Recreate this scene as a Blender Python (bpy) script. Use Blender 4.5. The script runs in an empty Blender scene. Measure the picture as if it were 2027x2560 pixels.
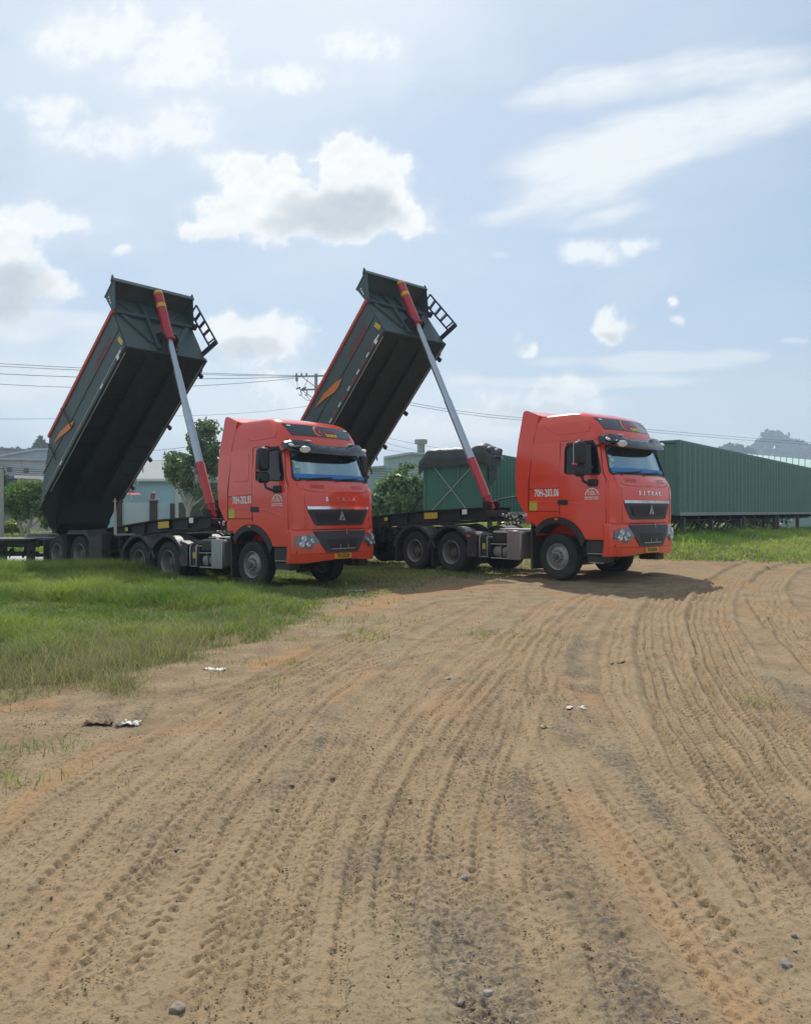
import bpy, bmesh, math, random
import numpy as np
from mathutils import Vector, Matrix, Euler
R_ = math.radians
scene = bpy.context.scene
COL = scene.collection
random.seed(7)
rng = np.random.default_rng(7)

# ------------------------------------------------------------------ camera, sun, exposure
FPX, HZ, CAMH = 1971.87, 1278.7, 1.65           # focal length and horizon of the 2027 px wide photograph
cam = bpy.data.cameras.new('camera')
cam.sensor_fit = 'HORIZONTAL'; cam.sensor_width = 36.0
cam.lens = 36.0 * FPX / 2027.0
cam.clip_start = 0.1; cam.clip_end = 5000
cam_o = bpy.data.objects.new('camera', cam); COL.objects.link(cam_o)
cam_o.location = (0, 0, CAMH); cam_o.rotation_euler = (R_(90 - 0.04), 0, 0)
scene.camera = cam_o

SUN_EL, SUN_AZ = R_(50.0), R_(-9.0)             # azimuth from +Y (camera forward) towards +X
sun = bpy.data.lights.new('sun', 'SUN')
sun.energy = 4.3; sun.angle = R_(0.6); sun.color = (1.0, 0.955, 0.88)
sun_o = bpy.data.objects.new('sun', sun); COL.objects.link(sun_o)
sd = Vector((math.sin(SUN_AZ) * math.cos(SUN_EL), math.cos(SUN_AZ) * math.cos(SUN_EL), math.sin(SUN_EL)))
sun_o.rotation_euler = (-sd).to_track_quat('-Z', 'Y').to_euler()
sun_o.location = (0, 0, 60)

vs = scene.view_settings
vs.view_transform = 'Standard'; vs.look = 'None'; vs.gamma = 1.0; vs.use_curve_mapping = False
vs.exposure = 0.10
scene.render.engine = 'CYCLES'
scene.cycles.max_bounces = 8
scene.cycles.transparent_max_bounces = 12
scene.cycles.use_denoising = True

# ------------------------------------------------------------------ sky with clouds (world, by direction)
world = bpy.data.worlds.new('World'); scene.world = world
world.use_nodes = True
WN, WL = world.node_tree.nodes, world.node_tree.links
WN.clear()

class NG:
    """small helper that writes maths as nodes"""
    def __init__(s, nt): s.n, s.l = nt.nodes, nt.links
    def put(s, sock, v):
        if isinstance(v, bpy.types.NodeSocket): s.l.new(v, sock)
        else: sock.default_value = v
    def m(s, op, a, b=None, c=None, clamp=False):
        nd = s.n.new('ShaderNodeMath'); nd.operation = op; nd.use_clamp = clamp
        s.put(nd.inputs[0], a)
        if b is not None: s.put(nd.inputs[1], b)
        if c is not None: s.put(nd.inputs[2], c)
        return nd.outputs[0]
    def v(s, op, a, b=None, c=None):
        nd = s.n.new('ShaderNodeVectorMath'); nd.operation = op
        s.put(nd.inputs[0], a)
        if b is not None: s.put(nd.inputs[1], b)
        if c is not None: s.put(nd.inputs[2], c)
        return nd.outputs['Value'] if op in ('DOT_PRODUCT', 'LENGTH') else nd.outputs[0]
    def noise(s, vec, scale, detail=5, rough=0.55, dist=0.0, color=False):
        nd = s.n.new('ShaderNodeTexNoise'); s.put(nd.inputs['Vector'], vec)
        nd.inputs['Scale'].default_value = scale; nd.inputs['Detail'].default_value = detail
        nd.inputs['Roughness'].default_value = rough; nd.inputs['Distortion'].default_value = dist
        return nd.outputs['Color' if color else 'Fac']
    def smooth(s, x, lo, hi, a=0.0, b=1.0):
        nd = s.n.new('ShaderNodeMapRange'); nd.interpolation_type = 'SMOOTHSTEP'
        s.put(nd.inputs['Value'], x)
        nd.inputs['From Min'].default_value = lo; nd.inputs['From Max'].default_value = hi
        nd.inputs['To Min'].default_value = a; nd.inputs['To Max'].default_value = b
        return nd.outputs['Result']
    def mix(s, f, a, b):
        nd = s.n.new('ShaderNodeMix'); nd.data_type = 'RGBA'
        s.put(nd.inputs['Factor'], f); s.put(nd.inputs['A'], a); s.put(nd.inputs['B'], b)
        return nd.outputs['Result']
    def comb(s, x, y, z):
        nd = s.n.new('ShaderNodeCombineXYZ')
        for i, q in enumerate((x, y, z)): s.put(nd.inputs[i], q)
        return nd.outputs[0]
    def sep(s, v):
        nd = s.n.new('ShaderNodeSeparateXYZ'); s.put(nd.inputs[0], v); return nd.outputs

SKY = 0.10                                       # background strength
g = NG(world.node_tree)
dirv = g.v('NORMALIZE', WN.new('ShaderNodeTexCoord').outputs['Generated'])
el = g.m('ARCSINE', g.sep(dirv)[2])
sky = WN.new('ShaderNodeTexSky'); sky.sky_type = 'NISHITA'; sky.sun_disc = False
sky.sun_elevation = SUN_EL; sky.sun_rotation = SUN_AZ
sky.altitude = 50; sky.air_density = 1.0; sky.dust_density = 1.6; sky.ozone_density = 1.0
K = 1.0 / SKY
def col(r, gg, b): return (r * K, gg * K, b * K, 1.0)
veil = g.noise(g.v('MULTIPLY', dirv, (2.2, 2.2, 5.0)), 1.0, 3, 0.55, 0.3)
c = g.mix(0.55, sky.outputs[0], col(0.41, 0.575, 0.75))
c = g.mix(g.smooth(el, 0.0, 0.26, 0.62, 0.0), c, col(0.66, 0.74, 0.78))      # thicker air near the horizon
c = g.mix(g.smooth(veil, 0.36, 0.85, 0.05, 0.55), c, col(0.72, 0.79, 0.85))  # thin high cloud over the whole sky
bg = WN.new('ShaderNodeBackground'); WL.new(c, bg.inputs[0]); bg.inputs[1].default_value = SKY
wo = WN.new('ShaderNodeOutputWorld'); WL.new(bg.outputs[0], wo.inputs[0])
world.cycles.sampling_method = 'MANUAL'; world.cycles.sample_map_resolution = 512

# ------------------------------------------------------------------ materials
def srgb(r, gg, b):
    f = lambda u: u / 12.92 if u <= 0.04045 else ((u + 0.055) / 1.055) ** 2.4
    return (f(r / 255), f(gg / 255), f(b / 255))
MATS = {}
def mat(name, color, rough=0.6, metal=0.0, var=0.12, scale=3.0, bump=0.0, bscale=40.0, dust=0.0, dustz=(0.4, 1.6), dustc=(0.34, 0.27, 0.19),
        coat=0.0, spec=0.5, streak=0.0, trans=0.0):
    """painted / raw surface: base colour with noise mottling, optional dust towards the ground, rain streaks and fine relief"""
    if name in MATS: return MATS[name]
    m = bpy.data.materials.new(name); m.use_nodes = True
    nt = m.node_tree; q = NG(nt)
    b = nt.nodes['Principled BSDF']
    tco = nt.nodes.new('ShaderNodeTexCoord').outputs['Object']
    n1 = q.noise(tco, scale, 5, 0.6)
    k = q.m('MULTIPLY_ADD', n1, 2 * var, 1 - var)
    cc = q.v('SCALE', (*color[:3],))
    nt.links.new(k, cc.node.inputs['Scale'])
    if streak:
        st = q.noise(q.v('MULTIPLY', tco, (14, 14, 0.7)), 1.0, 4, 0.6)
        cc = q.mix(q.smooth(st, 0.52, 0.74, 0, streak), cc, (color[0] * .45 + .04, color[1] * .45 + .035, color[2] * .45 + .03, 1))
    if dust:
        geo = nt.nodes.new('ShaderNodeNewGeometry').outputs['Position']
        pz = q.sep(geo)[2]
        dn = q.noise(geo, 5.0, 6, 0.65)
        f = q.m('MULTIPLY', q.smooth(pz, dustz[0], dustz[1], dust, dust * 0.12), q.smooth(dn, 0.30, 0.62, 0.25, 1.0))
        cc = q.mix(f, cc, (*dustc, 1))
    nt.links.new(cc, b.inputs['Base Color'])
    rr = q.m('MULTIPLY_ADD', q.noise(tco, scale * 3.1, 4, 0.6), 0.24, rough - 0.12, clamp=True)
    nt.links.new(rr, b.inputs['Roughness'])
    b.inputs['Metallic'].default_value = metal
    b.inputs['Specular IOR Level'].default_value = spec
    b.inputs['Coat Weight'].default_value = coat; b.inputs['Coat Roughness'].default_value = 0.08
    if bump:
        bn = nt.nodes.new('ShaderNodeBump'); bn.inputs['Strength'].default_value = bump; bn.inputs['Distance'].default_value = 0.02
        nt.links.new(q.noise(tco, bscale, 5, 0.6), bn.inputs['Height']); nt.links.new(bn.outputs[0], b.inputs['Normal'])
    MATS[name] = m
    return m

def glass_mat(name, tint=(0.6, 0.7, 0.72), alpha=0.5, rough=0.03, base=.03, dirty=.16, refl=(1, 1, 1)):
    m = bpy.data.materials.new(name); m.use_nodes = True
    nt = m.node_tree; nt.nodes.clear(); q = NG(nt)
    tr = nt.nodes.new('ShaderNodeBsdfTransparent'); tr.inputs[0].default_value = (*tint, 1)
    gl = nt.nodes.new('ShaderNodeBsdfGlossy'); gl.inputs['Roughness'].default_value = rough; gl.inputs[0].default_value = (*refl, 1)
    lw = nt.nodes.new('ShaderNodeLayerWeight'); lw.inputs[0].default_value = .5
    fr = q.m('MULTIPLY_ADD', q.m('POWER', lw.outputs['Facing'], 4.0), .90, .03)
    tco = nt.nodes.new('ShaderNodeTexCoord').outputs['Object']
    dirt = q.noise(tco, 2.5, 5, 0.65)
    df = nt.nodes.new('ShaderNodeBsdfDiffuse'); df.inputs[0].default_value = (0.42, 0.42, 0.38, 1)
    f = q.m('ADD', q.m('MULTIPLY', fr, 0.9), base, clamp=True)
    m1 = nt.nodes.new('ShaderNodeMixShader'); nt.links.new(f, m1.inputs[0]); nt.links.new(tr.outputs[0], m1.inputs[1]); nt.links.new(gl.outputs[0], m1.inputs[2])
    m2 = nt.nodes.new('ShaderNodeMixShader'); nt.links.new(q.smooth(dirt, 0.3, 0.8, 0.01, dirty), m2.inputs[0]); nt.links.new(m1.outputs[0], m2.inputs[1]); nt.links.new(df.outputs[0], m2.inputs[2])
    o = nt.nodes.new('ShaderNodeOutputMaterial'); nt.links.new(m2.outputs[0], o.inputs[0])
    return m

def leaf_mat(name, transl=0.35, rough=0.5, spec=0.3):
    """foliage: colour from the per-leaf attribute, light passing through"""
    m = bpy.data.materials.new(name); m.use_nodes = True
    nt = m.node_tree; b = nt.nodes['Principled BSDF']
    at = nt.nodes.new('ShaderNodeAttribute'); at.attribute_name = 'tint'
    nt.links.new(at.outputs['Color'], b.inputs['Base Color'])
    b.inputs['Roughness'].default_value = rough; b.inputs['Specular IOR Level'].default_value = spec
    tl = nt.nodes.new('ShaderNodeBsdfTranslucent')
    br = nt.nodes.new('ShaderNodeVectorMath'); br.operation = 'MULTIPLY'; br.inputs[1].default_value = (1.25, 1.25, 0.55)
    nt.links.new(at.outputs['Color'], br.inputs[0]); nt.links.new(br.outputs[0], tl.inputs[0])
    mx = nt.nodes.new('ShaderNodeMixShader'); mx.inputs[0].default_value = transl
    nt.links.new(b.outputs[0], mx.inputs[1]); nt.links.new(tl.outputs[0], mx.inputs[2])
    nt.links.new(mx.outputs[0], nt.nodes['Material Output'].inputs[0])
    return m

RED = mat('red_cab_paint', (0.78, 0.058, 0.021), 0.20, 0, 0.035, 1.2, dust=0.14, dustz=(0.5, 1.35), dustc=(.36, .20, .12), coat=0.6, spec=0.5)
BLACKP = mat('black_plastic', (0.014, 0.015, 0.018), 0.55, 0, 0.25, 6, bump=0.15, bscale=120, dust=0.14, dustz=(0.2, 1.6))
GREYP = mat('dark_grey_plastic', (0.026, 0.028, 0.035), 0.5, 0, 0.2, 6, dust=0.14, dustz=(0.2, 1.6))
RUBBER = mat('tyre_rubber', (0.017, 0.018, 0.020), 0.85, 0, 0.3, 8, bump=0.3, bscale=60, dust=0.26, dustz=(0.0, 1.0), dustc=(0.15, 0.125, 0.095))
RIM = mat('steel_rim', (0.30, 0.30, 0.30), 0.5, 0.5, 0.2, 8, dust=0.4, dustz=(0.0, 1.2))
RIMD = mat('dark_hub', (0.075, 0.072, 0.068), 0.65, 0.2, 0.3, 8, dust=0.4, dustz=(0.0, 1.2))
STEELD = mat('chassis_paint', (0.013, 0.014, 0.016), 0.6, 0.1, 0.3, 5, dust=0.12, dustz=(0.2, 1.8))
ALU = mat('aluminium', (0.42, 0.43, 0.43), 0.42, 0.8, 0.15, 6, dust=0.3, dustz=(0.2, 1.6))
CHROME = mat('chrome', (0.75, 0.77, 0.78), 0.14, 1.0, 0.05, 4)
TANK = mat('grey_tank_paint', (0.20, 0.21, 0.205), 0.5, 0.2, 0.2, 4, dust=0.3, dustz=(0.2, 1.4))
WHITE = mat('white_marking', (0.78, 0.77, 0.74), 0.5, 0, 0.06, 8)
YELLOW = mat('yellow_reflector', (0.62, 0.40, 0.03), 0.4, 0, 0.15, 20)
YELLOWG = mat('yellow_green_sticker', (0.52, 0.46, 0.05), 0.4, 0, 0.12, 10)
ORANGE = mat('orange_lens', (0.75, 0.16, 0.02), 0.3, 0, 0.1, 10)
REDLENS = mat('red_reflector', (0.50, 0.03, 0.03), 0.35, 0, 0.1, 10)
PLATE = mat('yellow_plate', (0.62, 0.36, 0.025), 0.45, 0, 0.1, 14)
INK = mat('black_ink', (0.015, 0.015, 0.015), 0.5)
GLASS = glass_mat('windscreen_glass', (0.58, 0.72, 0.76), 1.0, base=.27, dirty=.08, refl=(.68, .84, .90))
GLASSD = glass_mat('tinted_side_glass', (0.10, 0.12, 0.13), 0.6, base=.01, dirty=.04)
PANELG = mat('black_gloss_panel', (0.012, 0.014, 0.02), 0.16, 0, 0.1, 5, coat=0.6)
LENS = glass_mat('lamp_glass', (0.95, 0.96, 0.96), 1.0, base=0.0, dirty=.05)
MIRRW = mat('white_mirror_shell', (0.72, 0.72, 0.69), 0.35, 0, 0.08, 6)
BLUEF = mat('blue_dash_cover', (0.025, 0.19, 0.46), 0.5, 0, 0.12, 6)
SEAT = mat('dark_seat_cloth', (0.05, 0.05, 0.055), 0.9, 0, 0.2, 8)
TRIM = mat('grey_cab_lining', (0.42, 0.44, 0.44), 0.85, 0, 0.15, 4)
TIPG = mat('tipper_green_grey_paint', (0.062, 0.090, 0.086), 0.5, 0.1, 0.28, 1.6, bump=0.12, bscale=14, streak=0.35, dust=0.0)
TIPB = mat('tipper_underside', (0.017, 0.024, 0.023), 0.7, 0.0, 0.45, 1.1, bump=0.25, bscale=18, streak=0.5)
TIPR = mat('tipper_red_rail', (0.55, 0.070, 0.035), 0.5, 0, 0.18, 3, streak=0.25)
TIPO = mat('orange_marking', (0.70, 0.20, 0.03), 0.5, 0, 0.15, 5)
TIPL = mat('faded_red_marking', (0.26, 0.035, 0.035), 0.55, 0, 0.3, 9)
CYLR = mat('hoist_red_paint', (0.42, 0.022, 0.025), 0.4, 0, 0.14, 3, streak=0.15, coat=0.2)
CYLS = mat('hoist_steel', (0.46, 0.50, 0.53), 0.35, 0.7, 0.10, 3)
BLUEB = mat('navy_ladder_paint', (0.030, 0.036, 0.085), 0.5, 0.1, 0.2, 5)

# ------------------------------------------------------------------ mesh helpers
class MB:
    def __init__(s): s.v = []; s.f = []
    def add(s, vs_, fs):
        o = len(s.v); s.v += [tuple(p) for p in vs_]; s.f += [tuple(i + o for i in f) for f in fs]; return s
    def box(s, c, d, ch=0.0, rot=None):
        """box by centre and full size, edges chamfered by ch"""
        hx, hy, hz = d[0] / 2, d[1] / 2, d[2] / 2
        ch = min(ch, hx * .9, hy * .9, hz * .9)
        if ch <= 0:
            vs_ = [(x, y, z) for x in (-hx, hx) for y in (-hy, hy) for z in (-hz, hz)]
            fs = [(0, 1, 3, 2), (4, 6, 7, 5), (0, 4, 5, 1), (2, 3, 7, 6), (0, 2, 6, 4), (1, 5, 7, 3)]
        else:
            bm = bmesh.new()
            vs0 = []
            for sx in (-1, 1):
                for sy in (-1, 1):
                    for sz in (-1, 1):
                        vs0 += [bm.verts.new((sx * (hx - ch), sy * (hy - ch), sz * hz)), bm.verts.new((sx * (hx - ch), sy * hy, sz * (hz - ch))), bm.verts.new((sx * hx, sy * (hy - ch), sz * (hz - ch)))]
            bmesh.ops.convex_hull(bm, input=bm.verts)
            bm.verts.index_update()
            vs_ = [v.co.copy() for v in bm.verts]; fs = [tuple(v.index for v in f.verts) for f in bm.faces]
            bm.free()
        M = Euler(rot).to_matrix() if rot is not None and not isinstance(rot, Matrix) else rot
        out = []
        for p in vs_:
            p = Vector(p)
            if M is not None: p = M @ p
            out.append((p.x + c[0], p.y + c[1], p.z + c[2]))
        return s.add(out, fs)
    def bar(s, p0, p1, w, h, ch=0.0, up=(0, 0, 1)):
        """rectangular bar between two points, w across, h along up"""
        p0, p1 = Vector(p0), Vector(p1); d = (p1 - p0); L = d.length; d.normalize()
        u = Vector(up); y = u.cross(d)
        if y.length < 1e-4: y = Vector((0, 1, 0)).cross(d)
        y.normalize(); z = d.cross(y)
        M = Matrix((d, y, z)).transposed()
        return s.box((p0 + p1) / 2, (L, w, h), ch, M)
    def tube(s, pts, r, n=8, caps=True):
        pts = [Vector(p) for p in pts]
        rs = r if isinstance(r, (list, tuple)) else [r] * len(pts)
        rings = []; prev = None
        for i, p in enumerate(pts):
            t = (pts[min(i + 1, len(pts) - 1)] - pts[max(i - 1, 0)]).normalized()
            if prev is None:
                a = Vector((0, 0, 1)) if abs(t.z) < 0.9 else Vector((1, 0, 0))
                u = t.cross(a).normalized()
            else:
                u = (prev - t * prev.dot(t)).normalized()
            prev = u; w = t.cross(u)
            rings.append([p + (u * math.cos(2 * math.pi * k / n) + w * math.sin(2 * math.pi * k / n)) * rs[i] for k in range(n)])
        vs_ = [q for rg in rings for q in rg]; fs = []
        for i in range(len(pts) - 1):
            for k in range(n):
                fs.append((i * n + k, i * n + (k + 1) % n, (i + 1) * n + (k + 1) % n, (i + 1) * n + k))
        if caps: fs += [tuple(range(n))[::-1], tuple((len(pts) - 1) * n + k for k in range(n))]
        return s.add(vs_, fs)
    def lathe(s, prof, axis='y', c=(0, 0, 0), n=40, mod=None):
        """profile [(axial, radius)] turned round the axis"""
        vs_ = []; m = len(prof)
        for k in range(n):
            a = 2 * math.pi * k / n
            for j, (t, r) in enumerate(prof):
                rr = r if mod is None else mod(j, k, r)
                ca, sa = rr * math.cos(a), rr * math.sin(a)
                p = {'y': (ca, t, sa), 'x': (t, ca, sa), 'z': (ca, sa, t)}[axis]
                vs_.append((p[0] + c[0], p[1] + c[1], p[2] + c[2]))
        fs = []
        for k in range(n):
            for j in range(m - 1):
                a, b = k * m + j, ((k + 1) % n) * m + j
                fs.append((a, a + 1, b + 1, b))
        return s.add(vs_, fs)
    def prism(s, poly, y0, y1, fn=None):
        """2-D polygon (x, z) extruded along y (or mapped by fn(a, b, t))"""
        fn = fn or (lambda a, b, t: (a, t, b))
        n = len(poly)
        vs_ = [fn(a, b, y0) for a, b in poly] + [fn(a, b, y1) for a, b in poly]
        fs = [tuple(range(n)), tuple(range(n, 2 * n))[::-1]] + [(i, n + i, n + (i + 1) % n, (i + 1) % n) for i in range(n)]
        return s.add(vs_, fs)
    def build(s, name, material, parent=None, angle=32, loc=None, smooth=True):
        me = bpy.data.meshes.new(name)
        me.from_pydata([tuple(p) for p in s.v], [], s.f); me.validate()
        bm = bmesh.new(); bm.from_mesh(me); bmesh.ops.recalc_face_normals(bm, faces=bm.faces); bm.to_mesh(me); bm.free()
        return link(name, me, material, parent, angle, loc, smooth)

def link(name, me, material, parent=None, angle=32, loc=None, smooth=True):
    for m in (material if isinstance(material, (list, tuple)) else [material]): me.materials.append(m)
    if smooth:
        me.shade_smooth(); me.set_sharp_from_angle(angle=R_(angle))
    o = bpy.data.objects.new(name, me); COL.objects.link(o)
    if parent is not None: o.parent = parent
    if loc is not None: o.location = loc
    return o

def tag(o, label, cat, group=None, kind=None):
    if label: o['label'] = label
    if cat: o['category'] = cat
    if group: o['group'] = group
    if kind: o['kind'] = kind
    return o
def empty(name, loc=(0, 0, 0), rot=(0, 0, 0)):
    o = bpy.data.objects.new(name, None); COL.objects.link(o); o.location = loc; o.rotation_euler = rot; o.empty_display_size = 0.3
    return o
def kids(o): return [c for c in bpy.data.objects if c.parent is o]
def copy_tree(o, parent=None, skip=()):
    c = o.copy(); COL.objects.link(c); c.parent = parent
    for ch in kids(o):
        if not any(ch.name.split('.')[0] == k for k in skip): copy_tree(ch, c, skip)
    return c

def rpoly(pts, r, n=4):
    """polygon with rounded corners"""
    out = []; m = len(pts)
    for i in range(m):
        p0, p, p1 = Vector(pts[i - 1]).to_2d(), Vector(pts[i]).to_2d(), Vector(pts[(i + 1) % m]).to_2d()
        rr = r[i] if isinstance(r, (list, tuple)) else r
        a, b = (p0 - p), (p1 - p)
        d = min(rr, a.length * .48, b.length * .48)
        if d < 1e-4: out.append((p.x, p.y)); continue
        q0, q1 = p + a.normalized() * d, p + b.normalized() * d
        for k in range(n + 1):
            t = k / n
            q = q0 * (1 - t) ** 2 + p * 2 * t * (1 - t) + q1 * t * t
            out.append((q.x, q.y))
    return out

def patch(mb, poly, fn, o0, o1, cuts_a=(), cuts_b=(), step=None):
    """a plate lying on a curved surface: 2-D polygon cut by a grid, mapped by fn(a, b, offset), from offset o1 (inner) to o0 (outer)"""
    bm = bmesh.new()
    vs_ = [bm.verts.new((a, b, 0)) for a, b in poly]
    bm.faces.new(vs_)
    xs = [p[0] for p in poly]; ys = [p[1] for p in poly]
    if step:
        cuts_a = list(np.arange(min(xs) + step, max(xs) - step * .3, step)); cuts_b = list(np.arange(min(ys) + step, max(ys) - step * .3, step))
    for a in cuts_a: bmesh.ops.bisect_plane(bm, geom=bm.verts[:] + bm.edges[:] + bm.faces[:], plane_co=(a, 0, 0), plane_no=(1, 0, 0), dist=1e-5)
    for b in cuts_b: bmesh.ops.bisect_plane(bm, geom=bm.verts[:] + bm.edges[:] + bm.faces[:], plane_co=(0, b, 0), plane_no=(0, 1, 0), dist=1e-5)
    bm.verts.index_update(); bm.edges.index_update()
    n = len(bm.verts); co = [(v.co.x, v.co.y) for v in bm.verts]
    top = [fn(a, b, o0) for a, b in co]; bot = [fn(a, b, o1) for a, b in co]
    fs = [tuple(v.index for v in f.verts) for f in bm.faces]
    fs2 = [tuple(i + n for i in reversed(f)) for f in fs]
    side = []
    for e in bm.edges:
        if len(e.link_faces) == 1:
            f = e.link_faces[0]; idx = [v.index for v in f.verts]
            i, j = e.verts[0].index, e.verts[1].index
            k = idx.index(i)
            if idx[(k + 1) % len(idx)] != j: i, j = j, i
            side.append((j, i, i + n, j + n))
    bm.free()
    mb.add(top + bot, fs + fs2 + side)
    return mb

def text_geo(s, size=1.0, squeeze=1.0, bold=0.0, align='CENTER', depth=0.0, space=1.0):
    cu = bpy.data.curves.new('letters', 'FONT'); cu.body = s; cu.size = size; cu.align_x = align; cu.align_y = 'CENTER'
    cu.offset = bold; cu.space_character = space; cu.extrude = depth; cu.resolution_u = 3; cu.fill_mode = 'FRONT' if depth == 0 else 'BOTH'
    o = bpy.data.objects.new('letters', cu); COL.objects.link(o)
    dg = bpy.context.evaluated_depsgraph_get()
    me = bpy.data.meshes.new_from_object(o.evaluated_get(dg))
    vs_ = [(v.co.x * squeeze, v.co.y, v.co.z) for v in me.vertices]; fs = [tuple(p.vertices) for p in me.polygons]
    bpy.data.objects.remove(o); bpy.data.curves.remove(cu); bpy.data.meshes.remove(me)
    return vs_, fs
def text_on(mb, s, size, fn, squeeze=1.0, bold=0.0, align='CENTER', space=1.0):
    """flat lettering laid on a surface by fn(a, b)"""
    vs_, fs = text_geo(s, size, squeeze, bold, align, 0.0, space)
    return mb.add([fn(x, y) for x, y, z in vs_], fs)

def boolean(o, cutters, op='DIFFERENCE'):
    for c in cutters:
        md = o.modifiers.new('b', 'BOOLEAN'); md.operation = op; md.object = c; md.solver = 'EXACT'
    bpy.context.view_layer.update()
    dg = bpy.context.evaluated_depsgraph_get()
    me = bpy.data.meshes.new_from_object(o.evaluated_get(dg))
    o.modifiers.clear(); old = o.data; o.data = me; bpy.data.meshes.remove(old)
    for c in cutters:
        d = c.data; bpy.data.objects.remove(c); bpy.data.meshes.remove(d)
    return o

def wrap(a): return (a + math.pi) % (2 * math.pi) - math.pi
# value noise in numpy, for relief and scatter
_tab = rng.random((256, 256))
def vnoise(x, y):
    xi = np.floor(x).astype(int); yi = np.floor(y).astype(int); fx = x - xi; fy = y - yi
    fx = fx * fx * (3 - 2 * fx); fy = fy * fy * (3 - 2 * fy)
    t = lambda a, b: _tab[a & 255, b & 255]
    return (t(xi, yi) * (1 - fx) + t(xi + 1, yi) * fx) * (1 - fy) + (t(xi, yi + 1) * (1 - fx) + t(xi + 1, yi + 1) * fx) * fy
def fbm(x, y, o=4, g_=0.5):
    s = 0; a = 1; tot = 0
    for k in range(o):
        s = s + a * vnoise(x * 2 ** k + 17.3 * k, y * 2 ** k + 9.1 * k); tot += a; a *= g_
    return s / tot
def sstep(a, b, x):
    t = np.clip((x - a) / (b - a), 0, 1); return t * t * (3 - 2 * t)
def inside(poly, x, y):
    """signed distance-like field of a polygon (positive inside), vectorised"""
    x = np.asarray(x, float); y = np.asarray(y, float)
    d = np.full(x.shape, 1e9); w = np.zeros(x.shape, bool); n = len(poly)
    for i in range(n):
        x0, y0 = poly[i]; x1, y1 = poly[(i + 1) % n]
        ex, ey = x1 - x0, y1 - y0
        t = np.clip(((x - x0) * ex + (y - y0) * ey) / (ex * ex + ey * ey + 1e-12), 0, 1)
        d = np.minimum(d, np.hypot(x - x0 - t * ex, y - y0 - t * ey))
        c1 = (y0 > y) != (y1 > y)
        w ^= c1 & (x < (x1 - x0) * (y - y0) / (y1 - y0 + 1e-12) + x0)
    return np.where(w, d, -d)

# truck positions: front axle centre on the ground, yaw, pitch
T1 = dict(x=-2.614, y=18.393, yaw=-0.7112, z=-0.048, pit=0.0255)
T2 = dict(x=4.302, y=18.569, yaw=-0.8258, z=0.113, pit=0.0071)
# ------------------------------------------------------------------ terrain
CD = np.array([0.61, 0.79]); CP = np.array([10.0, 28.8]); CN = np.array([0.79, -0.61])   # line of the long container
def macro(x, y):
    x = np.asarray(x, float); y = np.asarray(y, float)
    h = -0.10 * np.exp(-(((x + 4.4) ** 2 + (y - 19.9) ** 2) / (2 * 2.6 ** 2)))
    h = h + 0.12 * np.exp(-(((x - 3.6) ** 2 + (y - 20.2) ** 2) / (2 * 3.2 ** 2)))
    d = (x - CP[0]) * CN[0] + (y - CP[1]) * CN[1]
    h = h + 0.62 * sstep(9.0, -1.0, d) * sstep(3.0, 10.0, x) * sstep(75, 45, y)
    h = h + 0.16 * sstep(-2.6, -6.5, x) * sstep(8, 12, y) * sstep(26, 18, y)                       # grassy verge on the left
    h = h + (fbm(x * 0.35, y * 0.35, 3) - 0.5) * 0.10 * sstep(2, 6, np.hypot(x, y))
    return h
def H(x, y): return float(macro(np.array([x]), np.array([y]))[0])
def ground_pt(dx, dy, z=0.0):
    u, v = dx * 1.18677, dy * 1.18677
    Z = FPX * (CAMH - z) / (v - HZ); return ((u - 1013.5) / FPX * Z, Z)

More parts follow.
